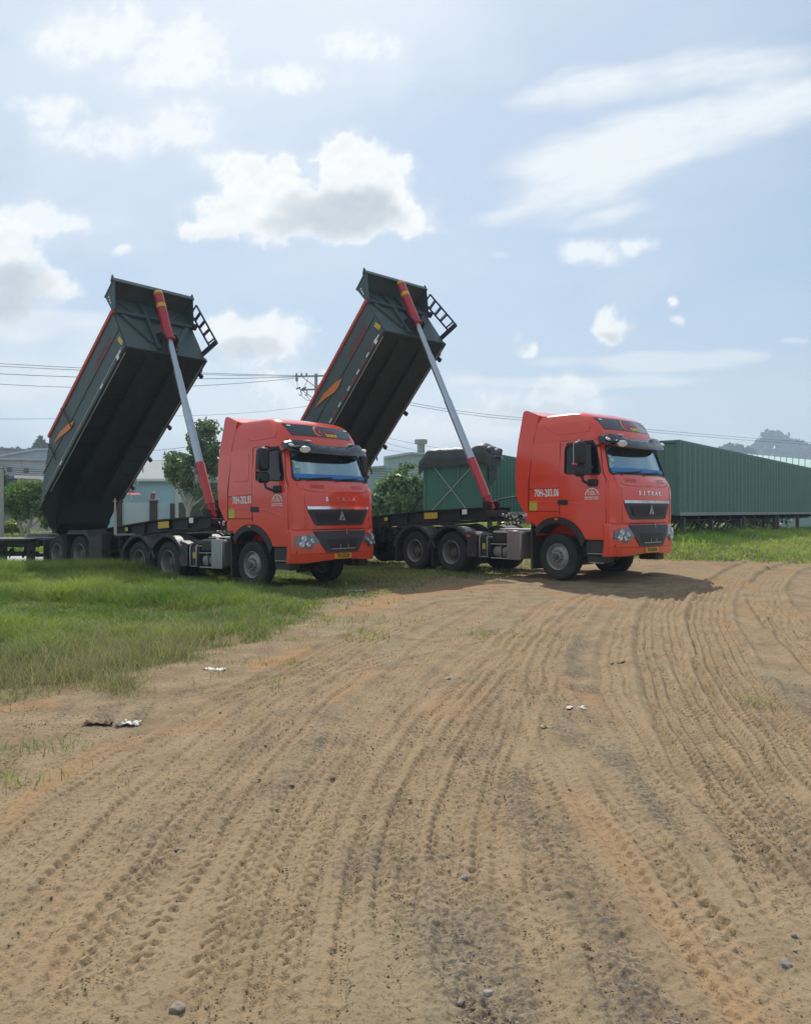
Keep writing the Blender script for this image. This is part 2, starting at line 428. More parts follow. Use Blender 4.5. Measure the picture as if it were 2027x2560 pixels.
LEFT = [(-3.9, 6.75), (-2.9, 6.8), (-2.25, 7.05), (-1.9, 8.1), (-1.72, 9.7), (-1.25, 11.2), (-.85, 12.7), (-.4, 15.2), (.3, 16.9), (1.6, 17.9), (3.2, 19.5), (4.4, 21.5), (6.6, 23.4), (6.0, 34), (-60, 60), (-60, 20), (-14, 12), (-9, 8.2), (-6, 7)]
PATCH = [(-4.2, 6.4), (-3.1, 6.7), (-2.55, 5.8), (-2.42, 5.1), (-2.55, 4.4), (-3.0, 3.7), (-4.2, 3.2), (-6, 4)]
RIGHT = [(6.3, 21.2), (8.4, 20.9), (10.6, 21.3), (12.8, 22.8), (20, 27.6), (40, 42), (70, 80), (20, 90), (3, 40), (5, 26)]
TRK = [ # (points in the photograph, width, depth)
    ([(-150, 2120), (40, 1890), (200, 1730), (340, 1600), (480, 1500), (620, 1420), (760, 1345), (900, 1292), (1000, 1265)], .62, .030),
    ([(-60, 2300), (150, 1960), (290, 1790), (420, 1640), (560, 1505), (700, 1405)], .60, .024),
    ([(60, 1690), (120, 1635), (200, 1582), (330, 1540), (450, 1518)], .34, .028),
    ([(480, 2300), (545, 2000), (600, 1830), (690, 1650), (760, 1530), (860, 1400), (960, 1320), (1060, 1272)], .40, .024),
    ([(800, 2400), (790, 1950), (805, 1800), (860, 1640), (960, 1480), (1045, 1390), (1085, 1335), (1140, 1290), (1185, 1262)], .32, .030),
    ([(905, 2000), (940, 1700), (1010, 1560), (1090, 1430), (1150, 1345), (1210, 1285), (1260, 1255)], .60, .030),
    ([(1760, 2330), (1560, 2060), (1400, 1860), (1270, 1690), (1190, 1570), (1150, 1480), (1145, 1400), (1185, 1320), (1240, 1272), (1300, 1246)], .34, .030),
    ([(1830, 1990), (1640, 1760), (1500, 1580), (1420, 1450), (1385, 1360), (1385, 1300), (1410, 1262), (1450, 1240)], .62, .048),
    ([(1780, 1720), (1640, 1560), (1540, 1430), (1490, 1330), (1490, 1275), (1530, 1235), (1600, 1208), (1700, 1192)], .62, .052),
    ([(1800, 1440), (1690, 1350), (1620, 1290), (1605, 1250), (1640, 1220), (1720, 1200)], .62, .050),
    ([(1900, 1560), (1740, 1420), (1660, 1340), (1640, 1290)], .34, .040),
    ([(1760, 1800), (1590, 1600), (1480, 1460), (1425, 1350), (1425, 1290), (1455, 1255)], .30, .026),
    ([(120, 2330), (330, 1960), (430, 1830), (520, 1700), (640, 1560)], .34, .020),
    ([(1330, 1600), (1220, 1480), (1120, 1440), (1000, 1420)], .34, .016),
    ([(300, 1480), (560, 1440), (820, 1380), (1000, 1340), (1150, 1310)], .34, .018),
    ([(-200, 1890), (0, 1780), (110, 1690), (200, 1625), (330, 1570)], .62, .022),
    ([(-120, 2230), (60, 2010), (230, 1790), (360, 1640), (520, 1490)], .34, .022),
    ([(-160, 2000), (20, 1800), (150, 1690), (300, 1590), (430, 1545)], .34, .024),
    ([(40, 2330), (210, 2060), (360, 1830), (500, 1650), (640, 1500), (780, 1385)], .34, .022),
    ([(620, 2330), (640, 2000), (690, 1800), (780, 1620), (880, 1480), (980, 1380), (1060, 1320)], .34, .020),
    ([(1480, 2330), (1330, 2000), (1230, 1800), (1160, 1650), (1110, 1530), (1090, 1440), (1110, 1360), (1160, 1300)], .34, .022),
    ([(1330, 2330), (1180, 2030), (1090, 1830), (1040, 1660)], .30, .018),
    ([(1760, 2130), (1600, 1900), (1450, 1700), (1350, 1560), (1290, 1450), (1280, 1370), (1310, 1300), (1360, 1258)], .34, .026),
    ([(380, 2330), (450, 2080), (520, 1900), (610, 1730), (700, 1600)], .30, .020),
]

def grass_cover(x, y):
    n = fbm(x * .9 + 5, y * .9, 4)
    n2 = fbm(x * 3.1, y * 3.1 + 40, 3)
    dl = inside(LEFT, x, y); dp = inside(PATCH, x, y); dr = inside(RIGHT, x, y)
    gl = sstep(-0.15, 1.3, dl + (n - .5) * 2.0 + (n2 - .5) * 1.1)
    # towards the trucks the verge gets thin and trodden
    thin = sstep(-3.4, -.2, x) * sstep(9, 14.5, y)
    gl = gl * (1 - .62 * thin)
    gp = sstep(.05, .8, dp + (n2 - .5) * 1.3 + (n - .5) * .8) * .75
    gr = sstep(-.3, .9, dr + (n - .5) * 1.4) * .9
    return np.maximum(np.maximum(gl, gp), gr)

def relief(x, y):
    """tyre ruts, clods and the fields that drive the soil colour"""
    n = len(x); tr = np.zeros(n); rib = np.zeros(n)
    for k, (pts, wd, dp) in enumerate(TRK):
        P = np.array([ground_pt(*p) for p in pts])
        # smooth the poly-line
        for _ in range(2):
            Q = np.empty((2 * len(P) - 2, 2)); Q[0::2] = P[:-1] * .75 + P[1:] * .25; Q[1::2] = P[:-1] * .25 + P[1:] * .75
            P = np.vstack([P[:1], Q, P[-1:]])
        seg = np.hypot(*(P[1:] - P[:-1]).T); L = np.concatenate([[0], np.cumsum(seg)])
        lo, hi = P.min(0) - 1, P.max(0) + 1
        idx = np.where((x > lo[0]) & (x < hi[0]) & (y > lo[1]) & (y < hi[1]))[0]
        xx, yy = x[idx], y[idx]
        best = np.full(len(idx), 9.0); sl = np.zeros(len(idx))
        for i in range(len(P) - 1):
            e = P[i + 1] - P[i]; l2 = e @ e + 1e-9
            a = np.clip(((xx - P[i, 0]) * e[0] + (yy - P[i, 1]) * e[1]) / l2, 0, 1)
            ddx, ddy = xx - P[i, 0] - a * e[0], yy - P[i, 1] - a * e[1]
            sd_ = np.sign(e[0] * ddy - e[1] * ddx) * np.hypot(ddx, ddy)
            better = np.abs(sd_) < np.abs(best)
            best = np.where(better, sd_, best); sl = np.where(better, L[i] + a * seg[i], sl)
        m = np.abs(best) < wd * .5 + .22
        idx, s_, l_ = idx[m], best[m], sl[m]
        wob = (fbm(l_ * 1.3 + k * 7, s_ * 0 + k, 2) - .5) * .07
        s_ = s_ + wob
        fade = (.14 + .86 * sstep(.30, .55, fbm(l_ * .55 + 13 * k, s_ * 1.4 + 3 * k, 3) + .12)) * sstep(0, 1.2, L[-1] - l_) * sstep(0, .8, l_)
        inn = sstep(wd * .5 + .02, wd * .5 - .03, np.abs(s_))
        single = wd if wd < .4 else wd * .47
        c_ = s_ if wd < .4 else np.abs(s_) - wd * .265
        zig = .012 * np.sin(2 * np.pi * l_ / .085 + k)
        ribs = .5 + .5 * np.cos(2 * np.pi * 3.0 * (c_ + zig) / single + np.pi)
        lug = .5 + .5 * np.sin(2 * np.pi * l_ / .085 + 2.2 * np.sign(c_) + 2.5 * (vnoise(l_ * 6, s_ * 9 + k) - .5))
        edge = sstep(single * .25, single * .40, np.abs(c_))
        prof = inn * (-.55 + .75 * ribs * (1 - edge * .5) + (.16 + .22 * sstep(5, 10, yy[m])) * lug * edge)
        berm = np.exp(-((np.abs(s_) - wd * .5 - .05) / .045) ** 2) * .8
        r = (prof + berm * .7) * dp * fade * (.95 + .70 * sstep(4.5, 11, yy[m]))
        a = np.abs(r) > np.abs(rib[idx]) * .9
        rib[idx] = np.where(a, r, rib[idx]); tr[idx] = np.maximum(tr[idx], inn * fade)
    return rib, tr

def near_lines(lines, x, y, wd):
    """1 on the given photo poly-lines (laid on the ground), fading out over the ragged width wd"""
    out = np.zeros(len(x)); rag = (fbm(x * 3.1 + 7, y * 2.2, 4) - .5) * 1.6
    for pts, k in lines:
        P = np.array([ground_pt(*p) for p in pts]); d = np.full(len(x), 9.0)
        for a, b in zip(P[:-1], P[1:]):
            e = b - a; t = np.clip(((x - a[0]) * e[0] + (y - a[1]) * e[1]) / (e @ e), 0, 1); d = np.minimum(d, np.hypot(x - a[0] - t * e[0], y - a[1] - t * e[1]))
        out = np.maximum(out, sstep(1.0, .25, d / (wd * k) + rag))
    return out
CLAY = [([(1205, 1680), (1300, 1800), (1420, 1950), (1600, 2190)], 1.0), ([(20, 1730), (120, 1640), (200, 1582), (330, 1540), (450, 1518)], 1.2), ([(740, 1292), (850, 1255), (1000, 1238)], 5), ([(560, 1405), (650, 1375)], 2.2), ([(920, 1510), (1000, 1450)], 2),
        ([(0, 1490), (90, 1482)], 1.6), ([(1130, 1290), (1240, 1262)], 2), ([(700, 1480), (780, 1400)], 1.5)]
GRAV = [([(690, 1560), (675, 1650)], 1.3), ([(845, 1690), (900, 1850), (960, 2000), (1030, 2190)], 1.1), ([(1080, 1690), (1180, 1850), (1280, 2000), (1400, 2190)], 1.2), ([(320, 1790), (380, 1700), (450, 1640), (560, 1560)], 1.5), ([(980, 1560), (1060, 1650), (1120, 1760)], 1.4),
        ([(1180, 1330), (1220, 1420)], 1.5), ([(1350, 1660), (1480, 1800)], .8), ([(600, 1640), (560, 1720)], 1.2), ([(745, 1740), (760, 1850)], .9), ([(1480, 1600), (1600, 1720), (1708, 1800)], .8), ([(1180, 1440), (1290, 1460)], 1.2)]
def gravel_field(x, y):
    return np.maximum(near_lines(GRAV, x, y, .20), .7 * sstep(.54, .66, fbm((x + .12 * y) * 1.9 + 31, y * .30 + 7, 4)) * sstep(13, 6, y))
def make_ground():
    ys = [1.2]
    while ys[-1] < 23: ys.append(ys[-1] * 1.0029 + .0016)
    while ys[-1] < 40: ys.append(ys[-1] * 1.008)
    while ys[-1] < 1500: ys.append(ys[-1] * 1.06)
    ys = np.array([-40, -12, -4, -1, 0.3] + ys)
    ny = len(ys)
    inner = np.linspace(-.68, .68, 540)
    outr = np.array([.71, .75, .82, .9, 1.05, 1.3, 1.8, 3, 6])
    us = np.concatenate([-outr[::-1], inner, outr]); nx = len(us)
    # grid spreads with distance, so its cells keep their proportions
    wdt = np.maximum(np.abs(ys) * 1.0 + .9, 1.9)
    X = us[None, :] * wdt[:, None]; Y = np.repeat(ys[:, None], nx, 1)
    X[ys > 35] = X[ys > 35] * 1.0
    x, y = X.ravel(), Y.ravel()
    x = np.clip(x, -1500, 1500); y = np.clip(y, -300, 1500); X = x.reshape(X.shape); Y = y.reshape(Y.shape)
    z = macro(x, y)
    near = (y > .5) & (y < 34) & (np.abs(x) < 30)
    xn, yn = x[near], y[near]
    rib, tr = relief(xn, yn)
    gc = np.zeros(len(x)); gc[:] = grass_cover(x, y) * (y < 400) + (y >= 400)
    g_ = gc[near]
    soft = 1 - .8 * g_
    grav = gravel_field(xn, yn)
    clod = fbm(xn * 9, yn * 9, 4); fine = fbm(xn * 30, yn * 30, 3)
    zn = rib * soft + (clod - .5) * (.009 + .016 * grav) * (1 - .6 * tr) + (fine - .5) * (.008 + .018 * grav) * (1 - .5 * tr) + (vnoise(xn * 55, yn * 55) - .5) * .005 * (1 - .5 * tr)
    peb = sstep(.74, .86, vnoise(xn * 31 + 9, yn * 31)) * (.004 + .008 * grav) * (1 - .6 * tr)
    zn = zn + peb + (fbm(xn * 1.6, yn * 1.6 + 9, 3) - .5) * .03
    # churned lip between the dirt and the grass on the right
    zn = zn + .07 * (fbm(xn * 2.2, yn * 4.4, 4) - .45) * sstep(17.5, 19.5, yn) * sstep(5, 7, xn) * (1 - g_)
    zz = z.copy(); zz[near] += zn
    trk = np.zeros(len(x)); trk[near] = tr
    gv = np.zeros(len(x)); gv[near] = grav
    cy = np.zeros(len(x)); cy[near] = near_lines(CLAY, xn, yn, .13)
    verts = np.stack([x, y, zz], 1).astype(np.float32)
    i = np.arange(ny - 1)[:, None] * nx + np.arange(nx - 1)[None, :]
    q = np.stack([i, i + 1, i + nx + 1, i + nx], -1).reshape(-1, 4).astype(np.int32)
    me = bpy.data.meshes.new('ground')
    me.vertices.add(len(verts)); me.vertices.foreach_set('co', verts.ravel())
    me.loops.add(q.size); me.loops.foreach_set('vertex_index', q.ravel())
    me.polygons.add(len(q)); me.polygons.foreach_set('loop_start', np.arange(0, q.size, 4, dtype=np.int32)); 
    me.polygons.foreach_set('use_smooth', np.ones(len(q), bool))
    for nm, a in (('grass', gc), ('track', trk), ('gravel', gv), ('clay', cy)):
        at = me.attributes.new(nm, 'FLOAT', 'POINT'); at.data.foreach_set('value', a.astype(np.float32))
    me.update(calc_edges=True)
    m = bpy.data.materials.new('sandy_soil'); m.use_nodes = True
    nt = m.node_tree; q_ = NG(nt); b = nt.nodes['Principled BSDF']
    def at(nm):
        a = nt.nodes.new('ShaderNodeAttribute'); a.attribute_name = nm; return a.outputs['Fac']
    pos = nt.nodes.new('ShaderNodeNewGeometry').outputs['Position']
    drv = q_.comb(q_.m('MULTIPLY_ADD', q_.sep(pos)[1], .12, q_.sep(pos)[0]), q_.m('MULTIPLY', q_.sep(pos)[1], .20), 0.0)
    big = q_.noise(drv, .95, 5, .6); mid = q_.noise(pos, 2.3, 6, .62); fin = q_.noise(pos, 38, 5, .7); spk = q_.noise(pos, 120, 3, .7)
    c_ = q_.mix(q_.smooth(mid, .32, .68), (.235, .165, .097, 1), (.350, .255, .155, 1))
    c_ = q_.mix(q_.smooth(big, .53, .66, 0, .85), c_, (.355, .212, .108, 1))                      # iron-red earth
    big2 = q_.noise(q_.v('ADD', drv, (31, 7, 0)), 1.1, 5, .6)
    c_ = q_.mix(q_.smooth(big2, .50, .66, 0, .60), c_, (.290, .242, .155, 1))                      # pale olive silt
    c_ = q_.mix(q_.m('MULTIPLY', at('gravel'), q_.smooth(fin, .44, .54, .10, 1.0)), c_, (.150, .124, .100, 1))
    c_ = q_.mix(q_.m('MULTIPLY', at('clay'), q_.smooth(mid, .30, .62, .35, .9)), c_, (.385, .220, .105, 1))
    c_ = q_.mix(q_.m('MULTIPLY', at('track'), q_.smooth(mid, .3, .6, .30, .75)), c_, (.360, .253, .150, 1))
    c_ = q_.mix(q_.smooth(fin, .50, .64, 0, .55), c_, (.085, .064, .043, 1))  # dark grain and small clod shadows, painted as specks here and below
    c_ = q_.mix(q_.smooth(spk, .58, .70, 0, .6), c_, (.40, .34, .25, 1))
    c_ = q_.mix(q_.smooth(q_.noise(q_.v('ADD', pos, (3, 9, 0)), 95, 3, .7), .58, .70, 0, .6), c_, (.085, .064, .043, 1))
    c_ = q_.mix(q_.m('MULTIPLY', q_.smooth(at('grass'), .15, .8), .80), c_, q_.mix(mid, (.060, .075, .026, 1), (.135, .115, .050, 1)))
    c_ = q_.v('MULTIPLY', c_, (.86, .855, .835))
    nt.links.new(c_, b.inputs['Base Color']); b.inputs['Roughness'].default_value = .95; b.inputs['Specular IOR Level'].default_value = .15
    bn = nt.nodes.new('ShaderNodeBump'); bn.inputs['Strength'].default_value = .75; bn.inputs['Distance'].default_value = .012
    hh = q_.m('ADD', q_.m('MULTIPLY', fin, .8), q_.m('ADD', q_.m('MULTIPLY', spk, .5), q_.m('MULTIPLY', q_.noise(pos, 12, 5, .65), .35)))
    nt.links.new(hh, bn.inputs['Height']); nt.links.new(bn.outputs[0], b.inputs['Normal'])
    me.materials.append(m)
    o = bpy.data.objects.new('ground', me); COL.objects.link(o); o['kind'] = 'structure'
    return o
make_ground()

# concrete road beyond the verge on the left
def strip(name, pts, width, z, material):
    vs_ = []; fs = []
    for i, (x, y) in enumerate(pts):
        a = Vector(pts[max(i - 1, 0)]); b = Vector(pts[min(i + 1, len(pts) - 1)]); t = (b - a).normalized(); n = Vector((-t.y, t.x))
        for s_ in (-1, -.34, .34, 1): vs_.append((x + n.x * s_ * width / 2, y + n.y * s_ * width / 2, H(x, y) + z))
        if i:
            for k in range(3):
                q = 4 * (i - 1) + k; fs.append((q, q + 1, q + 5, q + 4))
    me = bpy.data.meshes.new(name); me.from_pydata(vs_, [], fs)
    return link(name, me, material, smooth=False)
ROADM = mat('pale_concrete_road', (.42, .40, .36), .9, 0, .15, .8, bump=.3, bscale=30)
road = strip('road', [(-70, 27), (-40, 27.0), (-22, 27.2), (-14, 27.8), (-7, 30.4), (0, 34.0), (8, 38), (16, 42)], 6.0, .03, ROADM); road['kind'] = 'structure'

# ------------------------------------------------------------------ grass: blades as real geometry
GRASSM = leaf_mat('grass_blade', .38, .55, .25)
def blades(name, x, y, hgt, wid, lean, colr, z=None):
    n = len(x)
    z = macro(x, y) - .01 if z is None else z
    a = rng.random(n) * 2 * np.pi; l = lean * (0.4 + rng.random(n)); b_ = a + (rng.random(n) - .5) * 2.4
    ca, sa = np.cos(a), np.sin(a); cb, sb = np.cos(b_), np.sin(b_)
    V = np.empty((n, 5, 3))
    def at(k, t, w, side): 
        V[:, k, 0] = x + cb * l * hgt * t ** 1.8 + side * -sa * w; V[:, k, 1] = y + sb * l * hgt * t ** 1.8 + side * ca * w
        V[:, k, 2] = z + hgt * t * (1 - .25 * l * t)
    at(0, 0, wid * .5, 1); at(1, 0, wid * .5, -1); at(2, .55, wid * .42, 1); at(3, .55, wid * .42, -1); at(4, 1, 0 * wid, 1)
    base = (np.arange(n) * 5)[:, None]
    quads = base + np.array([0, 1, 3, 2]); tris = base + np.array([2, 3, 4])
    me = bpy.data.meshes.new(name)
    me.vertices.add(n * 5); me.vertices.foreach_set('co', V.astype(np.float32).ravel())
    li = np.concatenate([quads, tris], 1).ravel().astype(np.int32)
    me.loops.add(len(li)); me.loops.foreach_set('vertex_index', li)
    st = (np.arange(n) * 7)[:, None] + np.array([0, 4]); me.polygons.add(2 * n); me.polygons.foreach_set('loop_start', st.ravel().astype(np.int32))
    at_ = me.attributes.new('tint', 'FLOAT_COLOR', 'POINT')
    cc = np.ones((n, 5, 4)); cc[:, :, :3] = colr[:, None, :]
    at_.data.foreach_set('color', cc.astype(np.float32).ravel())
    me.update(calc_edges=True); me.materials.append(GRASSM)
    o = bpy.data.objects.new(name, me); COL.objects.link(o); return o

GA, GB, GC, GD = np.array([.110, .195, .038]), np.array([.275, .350, .078]), np.array([.290, .265, .165]), np.array([.075, .100, .050])
def grass_colours(x, y, dry):
    n = len(x); p = .6 * fbm(x * .5 + 3, y * .5, 3) + .4 * fbm(x * 2.1 + 8, y * 2.1, 2); r = rng.random(n)
    t = np.clip((p - .36) * 3.6 + (r - .5) * .8, 0, 1)[:, None]
    c_ = GA * (1 - t) + GB * t
    d = (rng.random(n) < dry)[:, None]
    dc = GC * (.6 + .7 * rng.random(n))[:, None]
    c_ = np.where(d, dc, c_)
    return np.clip(c_ * (.75 + .5 * rng.random(n))[:, None], 0, 1)
def scatter(n, x0, x1, y0, y1, cover, spread=True):
    if spread:   # density falls with distance from the yard
        y = y0 * (y1 / y0) ** rng.random(n); x = x0 + (x1 - x0) * rng.random(n)
    else: y = y0 + (y1 - y0) * rng.random(n); x = x0 + (x1 - x0) * rng.random(n)
    k = rng.random(n) < cover(x, y); return x[k], y[k]

# the verge on the left, tall and uneven
def cover_left(x, y):
    c_ = grass_cover(x, y) * (inside(LEFT, x, y) > -.4)
    clump = sstep(.30, .55, fbm(x * 2.3 + 11, y * 2.3, 3))
    return c_ * (y < 23.6 + .5 * np.maximum(x + 11, -1)) * (.35 + .65 * clump) * (np.abs(x) < y * .62 + 1.2)
x, y = scatter(620000, -17, 1.5, 6.4, 24, cover_left)
edge = inside(LEFT, x, y)
front = np.maximum(sstep(10.6, 8.0, y + .25 * x + 1.0) * sstep(3.4, .3, edge), .45 * sstep(.55, .72, fbm(x * .8 + 3, y * .8 + 9, 3)))
tall = .1 + 2.0 * sstep(.3, .75, fbm(x * .9 + 20, y * .9, 4))
hg = (.09 + .145 * tall) * (.65 + .6 * rng.random(len(x))) * (.45 + .55 * sstep(.0, 1.6, edge)) * (1 - .55 * sstep(-3.8, -.5, x) * sstep(9, 13, y)) * (1 - .45 * sstep(15.5, 17.2, y) * sstep(-7.0, -5.2, x))
blades('grass', x, y, hg, .0022 + .00042 * y * (0.6 + .7 * rng.random(len(x))), (.75 + .45 * rng.random(len(x))), grass_colours(x, y, .05 + .60 * front + .35 * sstep(-3.4, -.5, x)))['kind'] = 'stuff'
# dry stalks with seed heads along the near edge
xs_, ys_ = scatter(16000, -6, -1.2, 6.7, 11, lambda x, y: grass_cover(x, y) * sstep(-.2, .4, inside(LEFT, x, y)) * sstep(3.0, .4, inside(LEFT, x, y)))
blades('dry_stalks', xs_, ys_, .16 + .24 * rng.random(len(xs_)), .0028 + .0022 * rng.random(len(xs_)), .5 + .5 * rng.random(len(xs_)), np.clip(np.array([.30, .27, .19]) * (.6 + .8 * rng.random(len(xs_)))[:, None], 0, 1))['kind'] = 'stuff'
# thin grass: the near patch, under the trucks, the middle of the yard
def cover_thin(x, y):
    t = 0 * x
    for px, py, r in ((1583, 1480, .16), (1107, 1337, .22), (1010, 1335, .3), (700, 1312, .6), (760, 1340, .5), (660, 1345, .4), (820, 1310, .5), (60, 1630, .25), (100, 1580, .3), (30, 1610, .3), (540, 1440, .25), (590, 1400, .3), (470, 1440, .2)):
        gx, gy = ground_pt(px, py); t = np.maximum(t, np.exp(-((x - gx) ** 2 + (y - gy) ** 2) / r ** 2))
    return np.maximum(t * .9, .9 * grass_cover(x, y) * (inside(PATCH, x, y) > 0)) * sstep(.38, .6, fbm(x * 3, y * 3, 3))
x, y = scatter(90000, -5, 6, 3.4, 17, cover_thin)
blades('grass_tufts', x, y, .04 + .11 * rng.random(len(x)), .003 + .0004 * y, .7 + .5 * rng.random(len(x)), grass_colours(x, y, np.full(len(x), .25)))['kind'] = 'stuff'
# short worn grass under and between the trucks
x, y = scatter(120000, -3.5, 9, 13, 27, lambda x, y: np.clip(grass_cover(x, y), 0, .9) * sstep(.25, .5, fbm(x * 1.7, y * 1.7 + 3, 3)))
blades('worn_grass', x, y, .05 + .09 * rng.random(len(x)), .010 + .008 * rng.random(len(x)), .8 + .5 * rng.random(len(x)), grass_colours(x, y, np.full(len(x), .38)) * .95)['kind'] = 'stuff'
# the bank on the right, with taller weeds by the container
x, y = scatter(115000, 5, 32, 20.0, 45, lambda x, y: grass_cover(x, y) * (inside(RIGHT, x, y) > -.6))
dd = (x - CP[0]) * CN[0] + (y - CP[1]) * CN[1]
weed = sstep(3.2, 1.0, dd) * sstep(8.5, 14, x + .2 * y - 2.0) * sstep(.35, .6, fbm(x * .9, y * .9, 3))
blades('bank_grass', x, y, (.10 + .10 * rng.random(len(x))) * (1 + 1.3 * weed), .016 + .016 * rng.random(len(x)), .6 + .5 * rng.random(len(x)), np.clip(grass_colours(x, y, .30 * (1 - weed)) * (1.15 + .5 * weed[:, None]), 0, 1))['kind'] = 'stuff'
# far meadow behind the trailers
x, y = scatter(60000, -34, 9, 27, 52, lambda x, y: np.where(y < 33.5 + .55 * np.maximum(x + 8, -3), 0.0, .8) * (np.abs(x) < y * .65), False)
tallm = sstep(-6, 0, x) * sstep(38, 44, y)
blades('meadow_grass', x, y, (.25 + .35 * rng.random(len(x))) * (1 + 1.5 * tallm), .03 + .03 * rng.random(len(x)), .5 + .5 * rng.random(len(x)), np.clip(grass_colours(x, y, np.full(len(x), .15)) * 1.25, 0, 1))['kind'] = 'stuff'

# ------------------------------------------------------------------ loose stones
STONEM = mat('field_stone', (.22, .19, .155), .85, 0, .3, 9, bump=.5, bscale=35)
def stone_geo(r, seed, n=2):
    bm = bmesh.new(); bmesh.ops.create_icosphere(bm, subdivisions=n, radius=1)
    rr = random.Random(seed); ox, oy, oz = rr.random() * 50, rr.random() * 50, rr.random() * 50
    from mathutils import noise as mn
    sx, sy, sz = .8 + .5 * rr.random(), .7 + .4 * rr.random(), .5 + .25 * rr.random()
    for v in bm.verts:
        d = 1 + .38 * mn.noise(v.co * 1.3 + Vector((ox, oy, oz))) + .14 * mn.noise(v.co * 3.5 + Vector((oz, ox, oy)))
        v.co = Vector((v.co.x * sx * d, v.co.y * sy * d, v.co.z * sz * d)) * r
    vs_ = [tuple(v.co) for v in bm.verts]; bm.verts.index_update(); fs = [tuple(v.index for v in f.verts) for f in bm.faces]; bm.free(); return vs_, fs
def strew(name, n, y0, y1, rfn, coverfn, material, proto):
    y = y0 * (y1 / y0) ** rng.random(n); x = (rng.random(n) - .5) * (y * 1.25 + 1)
    k = (rng.random(n) < coverfn(x, y)) & (inside(LEFT, x, y) < -.05); x, y = x[k], y[k]; n = len(x)
    r = rfn(y, n); z = macro(x, y) + (fbm(x * 1.6, y * 1.6 + 9, 3) - .5) * .03 + r * .15; a = rng.random(n) * 6.28; ca, sa = np.cos(a), np.sin(a)
    P = [np.array(p[0]) for p in proto]; m = len(P[0]); F = np.array(proto[0][1]); pk = rng.integers(0, len(P), n); Q = np.stack(P)[pk] * r[:, None, None]
    V = np.stack([x[:, None] + Q[:, :, 0] * ca[:, None] - Q[:, :, 1] * sa[:, None], y[:, None] + Q[:, :, 0] * sa[:, None] + Q[:, :, 1] * ca[:, None], z[:, None] + Q[:, :, 2]], -1)
    f = (F[None] + (np.arange(n) * m)[:, None, None]).reshape(-1, 3).astype(np.int32)
    me = bpy.data.meshes.new(name); me.vertices.add(n * m); me.vertices.foreach_set('co', V.astype(np.float32).ravel()); me.loops.add(f.size); me.loops.foreach_set('vertex_index', f.ravel())
    me.polygons.add(len(f)); me.polygons.foreach_set('loop_start', np.arange(0, f.size, 3, dtype=np.int32)); me.update(calc_edges=True); me.materials.append(material)
    o = bpy.data.objects.new(name, me); COL.objects.link(o); o['kind'] = 'stuff'
p0 = [stone_geo(1, 70 + k, 1) for k in range(8)]
def ico0(seed):
    bm = bmesh.new(); [bm.verts.new(c) for c in ((1, 0, 0), (-1, 0, 0), (0, 1, 0), (0, -1, 0), (0, 0, 1), (0, 0, -1))]; rr = random.Random(seed)
    bmesh.ops.convex_hull(bm, input=bm.verts)
    for v in bm.verts: v.co = v.co * (.7 + .6 * rr.random()); v.co.z *= .65
    bm.verts.index_update(); q = [tuple(v.co) for v in bm.verts], [tuple(v.index for v in f.verts) for f in bm.faces]; bm.free(); return q
p1_ = [ico0(k) for k in range(10)]
gravel_at = gravel_field
strew('gravel', 42000, 2.2, 12, lambda y, n: .0016 + .0045 * rng.random(n) ** 4 + .00035 * y, lambda x, y: .06 + .94 * gravel_at(x, y), mat('grey_gravel', (.180, .152, .124), .9, 0, .35, 30), p1_)
strew('earth_crumbs', 75000, 2.2, 17, lambda y, n: .0016 + .0050 * rng.random(n) ** 4 + .00042 * y, lambda x, y: .10 + .90 * sstep(.48, .62, fbm((x + .12 * y) * 1.9 + 3, y * .8, 4)) * sstep(.35, .6, fbm(x * 5, y * 5, 3)), mat('dry_clod', (.190, .138, .086), .95, 0, .3, 20), p1_)
strew('pebbles', 700, 2.3, 12, lambda y, n: .004 + .010 * rng.random(n) ** 4 + .0004 * y, lambda x, y: .25 + .75 * gravel_at(x, y), STONEM, p0)
for k, (px, py, r, colr, lab) in enumerate([(375, 2130, .022, (.25, .21, .16), 'tan stone lying on the dirt at the bottom left of the photo'),
        (1028, 2098, .017, (.30, .28, .24), 'light grey-brown stone at the bottom of the photo, on a dark gravel streak'),
        (1655, 2043, .028, (.21, .18, .16), 'dark brown stone alone on the smooth dirt at the lower right'),
        (765, 1836, .018, (.32, .30, .26), 'pale stone at the end of a dark gravel streak near the middle'),
        (978, 1857, .016, (.27, .25, .23), 'grey stone in the gravel streak right of the middle'),
        (700, 1650, .022, (.24, .17, .11), 'reddish brown clod-like stone in the middle of the dirt yard'),
        (1453, 1262, .06, (.17, .15, .13), 'dark stone on the tyre tracks right of the second truck')]):
    x_, y_ = ground_pt(px, py); mb = MB(); mb.add(*stone_geo(r, 900 + k, 3))
    o = mb.build('stone', mat('stone_tone_%d' % k, colr, .85, 0, .25, 14, bump=.5, bscale=60), angle=70, loc=(x_, y_, H(x_, y_) + r * .35)); tag(o, lab, 'stone', 'larger stones on the dirt')

